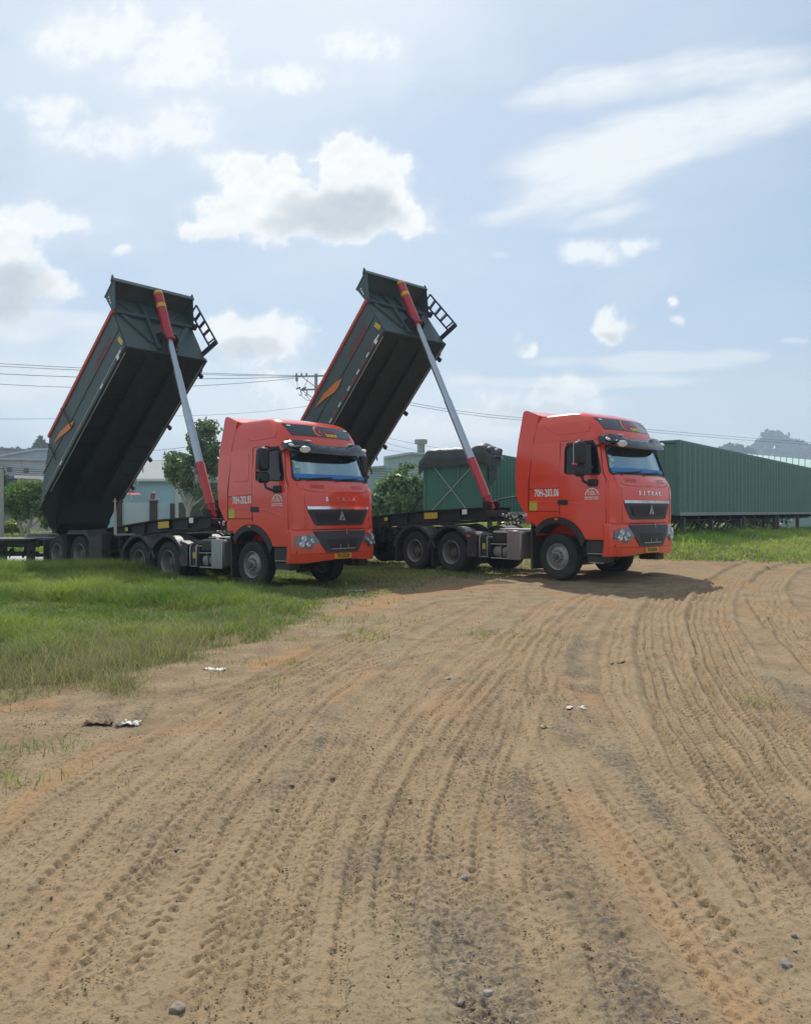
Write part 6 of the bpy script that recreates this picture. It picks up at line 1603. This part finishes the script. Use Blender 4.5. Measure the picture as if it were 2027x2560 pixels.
gable('warehouse', -40, 190, 1150, 1126, 1124, 92, 120, 25, sheet(.33, .40, .45, 'blue_grey_sheet_far'), 'blue grey warehouse with a curved roof left of the tipper body', sheet(.42, .47, .50, 'light_roof_sheet'))
gable('warehouse', -130, 150, 1152, 1150, 1153, 20, 95, 18, sheet(.38, .44, .48, 'pale_blue_sheet'), 'long low pale blue warehouse behind the wires on the left', win=[(18, 1168, 30, 1180), (60, 1170, 72, 1182)])
gable('shed', 6, 48, 1202, 1196, 1194, 40, 68, 8, sheet(.13, .17, .24, 'slate_blue_sheet'), 'slate blue shed just right of the concrete pole')
gable('hut', 43, 100, 1196, 1197, 1198, 70, 66, 6, sheet(.50, .47, .36, 'cream_render'), 'small cream hut with a pale sloping roof, behind the rounded tree', WHITE)
# pale green factory between the trucks
gable('factory', 959, 1062, 1147, 1136, 1138, 1028, 92, 24, sheet(.34, .48, .42, 'pale_green_sheet'), 'pale green factory block with roof vents between the trucks', sheet(.42, .52, .47, 'pale_green_roof'), win=[(998, 1158, 1006, 1166)])
gable('factory', 880, 962, 1176, 1171, 1170, 940, 90, 22, sheet(.27, .38, .36, 'dull_green_sheet_far'), 'lower dull green factory wing left of the pale green block')
v = bg(1053, 1128, 91); vent = MB(); vent.lathe([(0, .45), (1.4, .45), (1.4, .75), (1.9, .75), (1.95, 0)], 'z', (0, 0, 0), 14); o = vent.build('roof_vent', CRAIL, loc=(v[0], 93, bg(1053, 1138, 92)[2])); tag(o, 'round roof vent at the right corner of the pale green factory', 'vent')
# low pale green roof behind the long container, right
rz = [bg(1800, 1128, 95), bg(2200, 1166, 80), bg(2200, 1215, 76), bg(1800, 1168, 90)]
rb = empty('long_shed', (rz[0][0], rz[0][1], 0)); o3 = (rz[0][0], rz[0][1], 0)
mb = MB(); q = [tuple(p[i] - o3[i] for i in range(3)) for p in rz]; nn = 26
for k in range(nn):
    f0, f1, f2 = k / nn, (k + .8) / nn, (k + 1) / nn
    L_ = lambda a, b, f: tuple(a[i] + (b[i] - a[i]) * f for i in range(3))
    A = [L_(q[0], q[1], f0), L_(q[0], q[1], f1), L_(q[3], q[2], f1), L_(q[3], q[2], f0)]; mb.add(A, [(0, 1, 2, 3)])
    A = [L_(q[0], q[1], f1), L_(q[0], q[1], f2), L_(q[3], q[2], f2), L_(q[3], q[2], f1)]; mb.add([(x, y, z - .12) for x, y, z in A], [(0, 1, 2, 3)])
mb.build('roof', sheet(.40, .56, .50, 'pale_green_roof_sheet'), rb, smooth=False)
mb = MB(); mb.add([q[3], q[2], (q[2][0], q[2][1], 0), (q[3][0], q[3][1], 0)], [(0, 1, 2, 3)]); mb.build('wall', sheet(.30, .40, .36, 'shed_wall'), rb, smooth=False)
tag(rb, 'long low shed with a pale green roof beyond the long container', 'shed')

# ------------------------------------------------------------------ poles and wires
CONC = mat('concrete_pole', (.40, .38, .35), .9, 0, .2, 3, bump=.2, bscale=20)
def pole(name, u, vtop, Z, r0, r1, label, H0=0.0):
    a = bg(u, vtop, Z); root = empty(name, (a[0], Z, H0)); MB().tube([(0, 0, -.3), (0, 0, a[2] - H0)], [r0, r1], 14).build('shaft', CONC, root, 60); tag(root, label, 'utility pole', 'utility poles'); return root, a
pw, pa = pole('utility_pole', 790, 934, 55, .17, .11, 'concrete utility pole with two crossarms behind the right tipper body')
zt = pa[2]
INS = mat('grey_porcelain', (.22, .20, .23), .35, 0, .15, 6)
for z, L_, y in ((zt - .22, 1.9, -.12), (zt - 1.15, 1.45, -.12)):
    mb = MB(); mb.bar((-L_ * .75, y, z), (L_ * .75, y, z + .08), .09, .11, .01); mb.build('crossarm', CRAIL, pw)
    for s in (-1, 1): mb = MB(); mb.bar((s * .95, y, z - .02), (0, y, z - .75), .04, .05); mb.build('arm_brace', CRAIL, pw)
for x in (-1.35, -1.0, -.65, .65, 1.0, 1.3): mb = MB(); mb.lathe([(0, .0), (0, .05), (.05, .075), (.09, .05), (.13, .07), (.17, .045), (.22, .03), (.22, 0)], 'z', (x, -.12, zt - .18), 10); mb.build('insulator', INS, pw)
for x in (-1.15, -.75, .8): mb = MB(); mb.bar((x - .22, -.2, zt - 1.10), (x + .10, -.2, zt - .98), .10, .10, .02); mb.tube([(x + .02, -.22, zt - 1.08), (x + .12, -.24, zt - 1.2), (x + .18, -.24, zt - 1.5), (x + .08, -.24, zt - 1.58), (x + .0, -.24, zt - 1.45)], .035, 6); mb.build('fuse_cutout', INS, pw)
mb = MB(); mb.lathe([(0, 0), (0, .09), (.22, .10), (.25, .05), (.3, 0)], 'z', (-1.32, -.14, zt - .55), 10); mb.build('surge_arrester', INS, pw)
mb = MB()
for x0, z0, x1, z1 in ((-1.3, zt - .5, -1.1, zt - 1.1), (-.5, zt - .3, -.85, zt - 1.0), (-1.0, zt - 1.55, -.15, zt - 1.9), (-.65, zt - 1.5, -.15, zt - 1.85)): mb.tube([(x0, -.2, z0), ((x0 + x1) / 2 - .05, -.2, (z0 + z1) / 2 - .18), (x1, -.2, z1)], .016, 5)
mb.build('jumper_cable', INK, pw)
p2_, _ = pole('utility_pole', 1, 1172, 40, .19, .14, 'plain concrete pole at the very left edge of the photo')
# 3-D wire points given by photo position and depth
WIRE = mat('black_cable', (.02, .02, .022), .6)
def wire(pts, r, label, sag=0.0, group='overhead power lines'):
    P3 = [Vector(bg(*p)) for p in pts]; out = []
    for a, b in zip(P3, P3[1:]):
        for k in range(12):
            t = k / 12; q = a.lerp(b, t); q.z -= sag * 4 * t * (1 - t); out.append(tuple(q))
    out.append(tuple(P3[-1])); mb = MB().tube(out, r, 5); o = mb.build('power_line', WIRE, angle=60); tag(o, label, 'wire', group); return o
WN_ = ['upper line of the high set, left of the utility pole', 'second line of the high set, left of the utility pole', 'third, thicker line left of the utility pole', 'lowest line of the high set, left of the utility pole', 'upper of two lines running right from the pole', 'lower of two lines running right from the pole', 'faint line crossing behind both tipper bodies near cab roof height', 'line above the pale green factory, rising to the left', 'lower line above the pale green factory', 'short line by the airy tree crown', 'line just over the factory roof']
for k, (pts, r, sag) in enumerate([([(-60, 905, 50), (765, 939, 55)], .016, .12), ([(-60, 912, 50), (752, 941, 55)], .016, .12), ([(-60, 931, 50), (744, 942, 55)], .018, .25), ([(-60, 956, 52), (742, 945, 55)], .016, .5),
        ([(830, 940, 55), (1024, 1006, 62), (1340, 1046, 75), (2100, 1110, 105)], .018, .2), ([(834, 950, 55), (1024, 1012, 62), (1340, 1052, 75), (2100, 1116, 105)], .018, .2),
        ([(-60, 1047, 60), (390, 1040, 72), (640, 1030, 80), (860, 1000, 70)], .014, .1), ([(936, 1086, 70), (1100, 1120, 84), (1300, 1150, 100)], .014, .1), ([(940, 1100, 70), (1085, 1134, 84), (1300, 1160, 100)], .014, .1), ([(320, 1130, 60), (470, 1117, 64)], .016, .05), ([(940, 1118, 68), (1060, 1136, 80)], .013, .1)]):
    wire(pts, r, 'thin black power line: ' + WN_[k], sag)
for k in range(5):
    wire([(-60, 1158 + 5 * k, 40), (3, 1160 + 5 * k, 40), (130, 1166 + 5.5 * k, 52), (420, 1184 + 4 * k, 60), (700, 1178 + 5 * k, 66), (930, 1172 + 6 * k, 66), (1062, 1168 + 6 * k, 68)], .022 if k in (1, 2) else .014, ('topmost', 'second', 'third', 'fourth', 'lowest')[k] + ' black cable of the low bundle strung behind the trucks', .10, 'low cable bundle')

# ------------------------------------------------------------------ wooded hills, far off
HILLM = mat('wooded_hill_soil', (.030, .045, .025), .95, 0, .3, .05)
def hill(name, cx, cy, rx, ry, hgt, seed):
    n = 60; gx, gy = np.meshgrid(np.linspace(-1, 1, n), np.linspace(-1, 1, n)); r2 = np.hypot(gx, gy)
    z = hgt * np.maximum(0, 1 - r2 ** 1.7) * (.75 + .5 * fbm(gx * 2 + seed, gy * 2, 4)) - .5
    me = bpy.data.meshes.new(name); i = (np.arange(n - 1)[:, None] * n + np.arange(n - 1)).ravel()
    me.from_pydata([tuple(p) for p in np.stack([(cx + gx * rx).ravel(), (cy + gy * ry).ravel(), z.ravel()], 1)], [], [(a, a + 1, a + n + 1, a + n) for a in i])
    o = link(name, me, HILLM, angle=80); o['kind'] = 'structure'
    return lambda x, y: float(hgt * max(0, 1 - math.hypot((x - cx) / rx, (y - cy) / ry) ** 1.7) * (.75 + .5 * fbm(np.array([(x - cx) / rx * 2 + seed]), np.array([(y - cy) / ry * 2]), 4)[0]) - .5)
def forest(name, pts, seed, c0, c1, per=26):
    """distant wood: each crown a cluster of leaf masses"""
    r = np.random.default_rng(seed); V = []; C = []
    for (x, y, z, h, w_) in pts:
        m_ = per; d = r.normal(size=(m_, 3)); d /= np.linalg.norm(d, axis=1)[:, None]; p = np.array([x, y, z + h * .55]) + d * np.array([w_, w_, h * .5]) * (r.random(m_) ** .4)[:, None]
        a = r.normal(size=(m_, 3)); a /= np.linalg.norm(a, axis=1)[:, None]; b = np.cross(a, r.normal(size=(m_, 3))); b /= np.linalg.norm(b, axis=1)[:, None]
        L = w_ * (.45 + .45 * r.random(m_))[:, None]
        V.append(np.stack([p - a * L, p + b * L * .8, p + a * L, p - b * L * .8], 1)); t = (r.random(m_) * .8 + .2 * r.random())[:, None]; C.append(np.array(c0) * (1 - t) + np.array(c1) * t)
    V = np.concatenate(V); C = np.concatenate(C); n = len(V)
    me = bpy.data.meshes.new(name); me.vertices.add(4 * n); me.vertices.foreach_set('co', V.astype(np.float32).ravel()); me.loops.add(4 * n); me.loops.foreach_set('vertex_index', np.arange(4 * n, dtype=np.int32))
    me.polygons.add(n); me.polygons.foreach_set('loop_start', np.arange(0, 4 * n, 4, dtype=np.int32)); cc = np.ones((n, 4, 4)); cc[:, :, :3] = C[:, None, :]
    at = me.attributes.new('tint', 'FLOAT_COLOR', 'POINT'); at.data.foreach_set('color', cc.astype(np.float32).ravel()); me.update(calc_edges=True); me.materials.append(LEAFM)
    o = bpy.data.objects.new(name, me); COL.objects.link(o); o['kind'] = 'stuff'; return o
Zh = 950; KH = 950 / 520; rr = random.Random(31)
hc = bg(1925, 1279, Zh)
hz1 = hill('hill', hc[0] + 11, Zh, 80, 90, 77, 3); hz2 = hill('hill', bg(2080, 1279, 1080)[0], 1080, 160, 100, 62, 8)
pts = []
for k in range(900):
    a = rr.random() * 6.283; q = math.sqrt(rr.random()); x, y = hc[0] + 11 + 80 * q * math.cos(a), Zh + 90 * q * math.sin(a); h = 9 + 8 * rr.random() ** 2; pts.append((x, y, hz1(x, y), h, 4 + 3 * rr.random()))
for (u, v, h) in ((1922, 1092, 9), (1912, 1100, 8), (1896, 1112, 7), (1888, 1120, 8), (1945, 1100, 7), (1935, 1096, 7), (1958, 1104, 6), (1905, 1104, 7)): p = bg(u, v, Zh); h *= 1.7; pts.append((p[0], Zh, p[2] - h * .4, h, 5.5))
for k in range(700): a = rr.random() * 6.283; q = math.sqrt(rr.random()); x, y = bg(2080, 1279, 1080)[0] + 160 * q * math.cos(a), 1080 + 100 * q * math.sin(a); pts.append((x, y, hz2(x, y), 10 + 7 * rr.random(), 5 + 3 * rr.random()))
forest('hill_wood', pts, 5, (.018, .034, .016), (.050, .075, .034), 18)
pts = []
for k in range(60): u = 1800 + 75 * rr.random(); p = bg(u, 1130 - 14 * math.exp(-((u - 1842) / 12) ** 2) - 5 * rr.random(), 700); pts.append((p[0], 700 + 20 * rr.random(), p[2] - 8, 10, 3 + 2 * rr.random()))
for k in range(40): u = 1800 + 75 * rr.random(); p = bg(u, 1165, 700); pts.append((p[0], 700, p[2] - 8, 18, 6))
forest('roadside_wood', pts, 6, (.020, .036, .018), (.050, .078, .036))
# trees on the rise at the left, one tall conifer among them
pts = []
for k in range(170): u = -120 + 260 * rr.random(); p = bg(u, 1122 - 6 * rr.random(), 260); pts.append((p[0], 260 + 25 * rr.random(), p[2] - 9 - 2 * rr.random(), 5 + 2 * rr.random(), 1.6 + 1.2 * rr.random()))
for k in range(220): u = -140 + 300 * rr.random(); p = bg(u, 1150, 275); pts.append((p[0], 275, p[2] - 5 - 10 * rr.random(), 9, 3))
forest('hillside_wood', pts, 9, (.022, .040, .022), (.055, .085, .042))
hill('hill', bg(0, 1279, 300)[0] - 20, 330, 120, 60, 20, 5)
cz = bg(101, 1090, 250); base = bg(101, 1128, 250)
ct_ = empty('conifer_tree', (cz[0], 250, 0)); MB().tube([(0, 0, 0), (0, 0, cz[2] - .5)], [.5, .1], 8).build('trunk', BARK, ct_)
hh = cz[2] - base[2]; leaves('crown', ct_, [(0, 0, base[2] + hh * f, 3.2 * (1.12 - f), 3.2 * (1.12 - f), hh * .14) for f in (0, .12, .24, .36, .48, .6, .72, .84, .95)] + [(1.6, 0, base[2] + hh * .1, 2.4, 2, hh * .2), (-1.8, 0, base[2] + hh * .05, 2.2, 2, hh * .2)], 5000, 1.0, (.022, .040, .024), (.055, .085, .045), 1.6, seed=40)
tag(ct_, 'tall blue green conifer above the warehouses at the left', 'tree')
# far belt of trees along the horizon, all round
pts = []
for k in range(900):
    a = rr.random() * 6.283; R0 = 420 + 160 * rr.random(); x, y = R0 * math.sin(a), R0 * math.cos(a); pts.append((x, y, 0, 7 + 5 * rr.random(), 4 + 3 * rr.random()))
forest('horizon_wood', pts, 12, (.022, .040, .020), (.055, .080, .036), 16)

# ------------------------------------------------------------------ haze: a closed box of thin pale air round the yard and hills
me = bpy.data.meshes.new('haze'); X0, X1, Y0, Y1, Z0, Z1 = -1600, 1600, -400, 1600, -6, 110
me.from_pydata([(x, y, z) for x in (X0, X1) for y in (Y0, Y1) for z in (Z0, Z1)], [], [(0, 1, 3, 2), (4, 6, 7, 5), (0, 4, 5, 1), (2, 3, 7, 6), (0, 2, 6, 4), (1, 5, 7, 3)])
hm = bpy.data.materials.new('pale_haze'); hm.use_nodes = True; hm.node_tree.nodes.clear()
pv = hm.node_tree.nodes.new('ShaderNodeVolumePrincipled'); pv.inputs['Color'].default_value = (.66, .82, 1.0, 1); pv.inputs['Density'].default_value = .0007; pv.inputs['Anisotropy'].default_value = .25
ho = hm.node_tree.nodes.new('ShaderNodeOutputMaterial'); hm.node_tree.links.new(pv.outputs[0], ho.inputs['Volume'])
me.materials.append(hm); hz_o = bpy.data.objects.new('haze', me); COL.objects.link(hz_o); hz_o['kind'] = 'stuff'
# ------------------------------------------------------------------ clouds: a shell of cloud far outside the haze, cover and brightness held per vertex
def make_clouds():
    az = np.radians(np.concatenate([np.arange(-178, -36, 2.0), np.arange(-36, 36, .15), np.arange(36, 182, 2.0)]))
    elv = np.radians(np.concatenate([np.arange(.2, 35.5, .15), np.arange(35.5, 86, 1.6)]))
    A, E_ = np.meshgrid(az, elv)
    a, e = A.ravel(), E_.ravel()
    n = len(a)
    front_ = np.abs(a) < R_(50)
    ca = np.where(front_, np.cos(a), 1.0)
    X = np.where(front_, 854 + 1661.6 * np.tan(np.where(front_, a, 0)), 0); Y = np.where(front_, 1077.5 - 1661.6 * np.tan(np.minimum(e, R_(75))) / ca, 0)
    win = sstep(R_(44), R_(37), np.abs(a)) * sstep(R_(46), R_(40), e)
    def turb(x, y, f, o, bill=False, seed=0):
        s_ = 0; amp = 1; t = 0; c_, sn = math.cos(.6), math.sin(.6)
        u, v = x / f + seed * 7.7, y / f + seed * 3.3
        for k in range(o):
            q = vnoise(u, v)
            if bill: q = 1 - np.abs(2 * q - 1)
            s_ = s_ + amp * q; t += amp; amp *= .52
            u, v = (u * c_ - v * sn) * 2.03 + 5.1, (u * sn + v * c_) * 2.03 + 1.7
        return s_ / t
    wx = (turb(X, Y, 60, 3, seed=1) - .5) * 34; wy = (turb(X, Y, 60, 3, seed=2) - .5) * 26
    wx2 = (turb(X, Y, 22, 3, seed=3) - .5) * 13; wy2 = (turb(X, Y, 22, 3, seed=4) - .5) * 13
    Xw, Yw = X + wx + wx2, Y + wy + wy2
    def field(lobes, x=Xw, y=Yw, k=7.0, rot=0.0):
        acc = np.zeros(n)
        c_, s_ = math.cos(rot), math.sin(rot)
        for (cx, cy, rx, ry, *w) in lobes:
            dx, dy = x - cx, y - cy
            if rot: dx, dy = dx * c_ - dy * s_, dx * s_ + dy * c_
            d = (w[0] if w else 1.0) - (dx / rx) ** 2 - (dy / ry) ** 2
            acc += np.exp(np.clip(d, -6, 2) * k)
        return np.log(acc + 1e-12) / k
    b1 = turb(X, Y, 70, 5, True, 5); b2 = turb(X, Y, 26, 4, True, 6); t1 = turb(X, Y, 90, 6, seed=7); t2 = turb(X, Y, 30, 5, seed=8)
    cov = np.zeros(n); br = np.zeros((n, 3)); 
    def lay(alpha, colr):
        nonlocal cov, br
        alpha = alpha * win
        br = br * (1 - alpha)[:, None] + colr * alpha[:, None]; cov = cov * (1 - alpha) + alpha
    white, grey_, thin = np.array([1.0, 1.0, .985]), np.array([.56, .62, .66]), np.array([.80, .85, .88])
    # wind-drawn high cloud on the right
    c_, s_ = math.cos(.22), math.sin(.22)
    U, V = X * c_ - Y * s_, X * s_ + Y * c_
    st = turb(U, V * 4.2, 210, 6, seed=11); st2 = turb(U, V * 5, 70, 5, seed=12)
    ci = field([(1330, 300, 270, 62), (1190, 335, 120, 46, .95), (1570, 240, 300, 60, .95), (1250, 185, 170, 46, .45), (1240, 400, 200, 55, .55), (1520, 140, 260, 60, .35), (1100, 440, 110, 24, .45), (1290, 450, 110, 26, .42), (1430, 320, 90, 18, .5)], X + wx * .6, Y + wy * .6, 5, .22)
    lay(sstep(-.75, 1.15, ci + 1.5 * (st - .5) + .7 * (st2 - .5) + .5 * (t1 - .5)) * .90, np.repeat(np.array([[.88, .915, .93]]), n, 0))
    # thin bright veil, upper left
    ve = field([(250, 170, 480, 260), (700, 60, 420, 170, .9), (150, 420, 300, 160, .6)], X + wx, Y + wy, 4)
    lay(sstep(-.5, 1.0, ve + .9 * (t1 - .5) + .5 * (st - .5)) * .42, np.repeat(np.array([[.86, .905, .925]]), n, 0))
    # flat bands near the horizon
    sb = turb(X, Y * 4.5, 170, 6, seed=13)
    ba = field([(1400, 762, 190, 22), (1540, 750, 110, 18, .9), (1170, 762, 90, 18, .85), (1330, 800, 220, 15, .85), (1170, 805, 170, 18, .9), (1670, 716, 50, 8, .6), (990, 800, 90, 12, .5), (1050, 535, 34, 9, .55),
                (110, 672, 220, 26, .9), (40, 690, 140, 36, .9), (300, 690, 150, 30, .55), (1000, 900, 300, 50, .6), (600, 900, 400, 60, .6), (150, 820, 300, 50, .45), (1500, 880, 300, 30, .3)], X + wx * .5, Y + wy * .35)
    lay(sstep(-.1, .75, ba + 1.5 * (sb - .5)) * .60, np.repeat(np.array([[.84, .875, .89]]), n, 0))
    # pale bank low behind the trucks
    bk = field([(450, 860, 500, 120, .9), (1000, 900, 360, 110, .9), (100, 780, 300, 120, .8), (1500, 960, 400, 60, .5)], X + wx, Y + wy, 4)
    lay(sstep(-.35, 1.05, bk + 1.3 * (t1 - .5) + .7 * (b1 - .55)) * .55, np.repeat(np.array([[.88, .91, .92]]), n, 0))
    # broken patches upper left, and small ones
    mo = field([(195, 80, 110, 62), (265, 55, 50, 55), (395, 110, 95, 70), (345, 150, 120, 36), (120, 235, 80, 36, .75), (205, 285, 130, 42, .8), (395, 270, 100, 55, .7),
                (605, 165, 120, 28, .8), (770, 95, 100, 40, .6), (60, 215, 50, 18, .5), (470, 330, 80, 26, .4), (60, 462, 150, 30, .95), (130, 474, 90, 14, .9), (255, 527, 30, 11, .6),
                (1245, 528, 62, 28, .85), (1340, 520, 42, 18, .7)])
    mq = mo + 1.7 * (t1 - .5) + .9 * (b2 - .55) + 1.1 * (t2 - .5)
    lay((.5 * sstep(-.2, .95, mq) + .5 * sstep(-1.0, 1.0, mq)) * .85, np.repeat(np.array([[.93, .955, .96]]), n, 0))
    # cumulus: crisp lit tops, soft grey bellies
    cl = [(560, 425, 110, 80), (520, 385, 70, 58), (600, 350, 40, 30, .8), (735, 370, 85, 84), (700, 335, 45, 42), (735, 310, 40, 30, .8), (800, 400, 78, 76), (845, 452, 52, 44), (640, 440, 230, 58), (430, 480, 62, 28, .75), (720, 465, 170, 40),
          (0, 545, 100, 76), (75, 600, 92, 40), (-40, 620, 160, 66), (25, 500, 52, 42)]
    F = field(cl)
    f = .85 * F + 1.15 * (b1 - .55) + .60 * (b2 - .55) + .45 * (t2 - .5)
    belly = sstep(.0, 1.0, (Y - 440) / 60)
    al = (.5 * sstep(.02, .36, f) + .5 * sstep(-.55, .60, f)) * (1 - .6 * belly) + sstep(-.25, .75, f) * .6 * belly
    inn = field([(705, 450, 150, 56), (765, 425, 80, 48), (15, 595, 105, 52), (-20, 640, 160, 60), (600, 470, 90, 34, .6)], Xw, Yw, 5)
    gq = sstep(-.25, .95, inn + .55 * (t1 - .5) + .4 * (b1 - .55))[:, None]
    rim = sstep(.55, .16, f)[:, None]
    body = white * (.955 + .045 * rim) * (1 - gq) + grey_ * gq
    # billows: parts that face up are lit, hollows are a little greyer
    up = lambda dy: .85 * F + 1.15 * (turb(X, Y + dy, 70, 5, True, 5) - .55) + .60 * (turb(X, Y + dy, 26, 4, True, 6) - .55)
    rel = np.clip((up(7) - up(-7)) * .55, -.5, .5)[:, None]
    body = np.clip(body * (1 - .10 * (1 - rim) * (t2 - .3)[:, None]) * (1 + .22 * rel * (1 - .5 * rim)), 0, 1.05)
    lay(al * .97, body)
    sm = field([(545, 708, 105, 52, .9), (470, 690, 48, 36, .8), (1288, 690, 40, 30, .9), (1278, 668, 28, 22, .8), (1105, 728, 32, 20, .6), (1098, 708, 14, 16, .6), (1430, 674, 24, 15, .6), (1414, 640, 16, 12, .55),
                (1140, 850, 130, 44, .8), (1190, 812, 80, 26, .8), (1030, 885, 120, 36, .75), (890, 905, 120, 42, .7), (655, 835, 100, 52, .7), (560, 805, 60, 36, .5), (680, 780, 22, 16, .5)])
    f2 = .85 * sm + 1.3 * (b1 - .55) + .7 * (b2 - .55) + .5 * (t2 - .5)
    low = sstep(780, 880, Y)
    sc_ = sstep(.05, .7, field([(520, 735, 100, 30), (1130, 875, 150, 30), (1290, 705, 30, 16, .6)], Xw, Yw, 5) + .5 * (t1 - .5))[:, None]
    lay((.45 * sstep(.02, .45, f2) + .55 * sstep(-.5, .75, f2)) * (.92 - .42 * low), np.array([.97, .98, .975]) * (1 - .26 * sc_) * (1 - .25 * np.clip(.75 - b1, 0, 1)[:, None]))
    # the same kind of broken cloud all round, outside the picture
    dxr, dyr = np.cos(e) * np.sin(a), np.cos(e) * np.cos(a)
    sc = .9 / (np.sin(e) + .28)
    nb = fbm(dxr * sc * 2.2 + 40, dyr * sc * 2.2 + 9, 5)
    ob = sstep(.52, .66, nb) * .8 * (1 - win)
    sunv = np.arccos(np.clip(np.sin(e) * sd.z + np.cos(e) * (np.sin(a) * sd.x + np.cos(a) * sd.y), -1, 1)); ob = ob * sstep(R_(5), R_(11), sunv)
    br = br + np.array([.90, .92, .93]) * ob[:, None]; cov = cov + ob
    colr = (br + .03 * np.array([.95, .96, .96])) / (cov + .03)[:, None]
    RAD = 2600.0
    Vt = np.stack([RAD * np.cos(e) * np.sin(a), RAD * np.cos(e) * np.cos(a), RAD * np.sin(e)], 1)
    ny, nx = A.shape
    i = np.arange(ny - 1)[:, None] * nx + np.arange(nx - 1)[None, :]
    q = np.stack([i, i + 1, i + nx + 1, i + nx], -1).reshape(-1, 4)
    q = q[(cov[q] > .004).any(1)].astype(np.int32)              # no shell where there is no cloud
    used = np.unique(q); remap = np.zeros(n, np.int32); remap[used] = np.arange(len(used)); q = remap[q]
    me = bpy.data.meshes.new('clouds')
    me.vertices.add(len(used)); me.vertices.foreach_set('co', Vt[used].astype(np.float32).ravel())
    me.loops.add(q.size); me.loops.foreach_set('vertex_index', q.ravel())
    me.polygons.add(len(q)); me.polygons.foreach_set('loop_start', np.arange(0, q.size, 4, dtype=np.int32)); me.polygons.foreach_set('use_smooth', np.ones(len(q), bool))
    at = me.attributes.new('cloud', 'FLOAT_COLOR', 'POINT'); at.data.foreach_set('color', np.concatenate([colr[used], cov[used][:, None]], 1).astype(np.float32).ravel())
    me.update(calc_edges=True)
    m = bpy.data.materials.new('cloud'); m.use_nodes = True; nt = m.node_tree; nt.nodes.clear()
    a_ = nt.nodes.new('ShaderNodeAttribute'); a_.attribute_name = 'cloud'
    em = nt.nodes.new('ShaderNodeEmission'); nt.links.new(a_.outputs['Color'], em.inputs[0])
    tr = nt.nodes.new('ShaderNodeBsdfTransparent'); mx = nt.nodes.new('ShaderNodeMixShader')
    nt.links.new(a_.outputs['Alpha'], mx.inputs[0]); nt.links.new(tr.outputs[0], mx.inputs[1]); nt.links.new(em.outputs[0], mx.inputs[2])
    o_ = nt.nodes.new('ShaderNodeOutputMaterial'); nt.links.new(mx.outputs[0], o_.inputs[0])
    m.cycles.emission_sampling = 'NONE'
    me.materials.append(m)
    o = bpy.data.objects.new('clouds', me); COL.objects.link(o); o['kind'] = 'structure'
make_clouds()
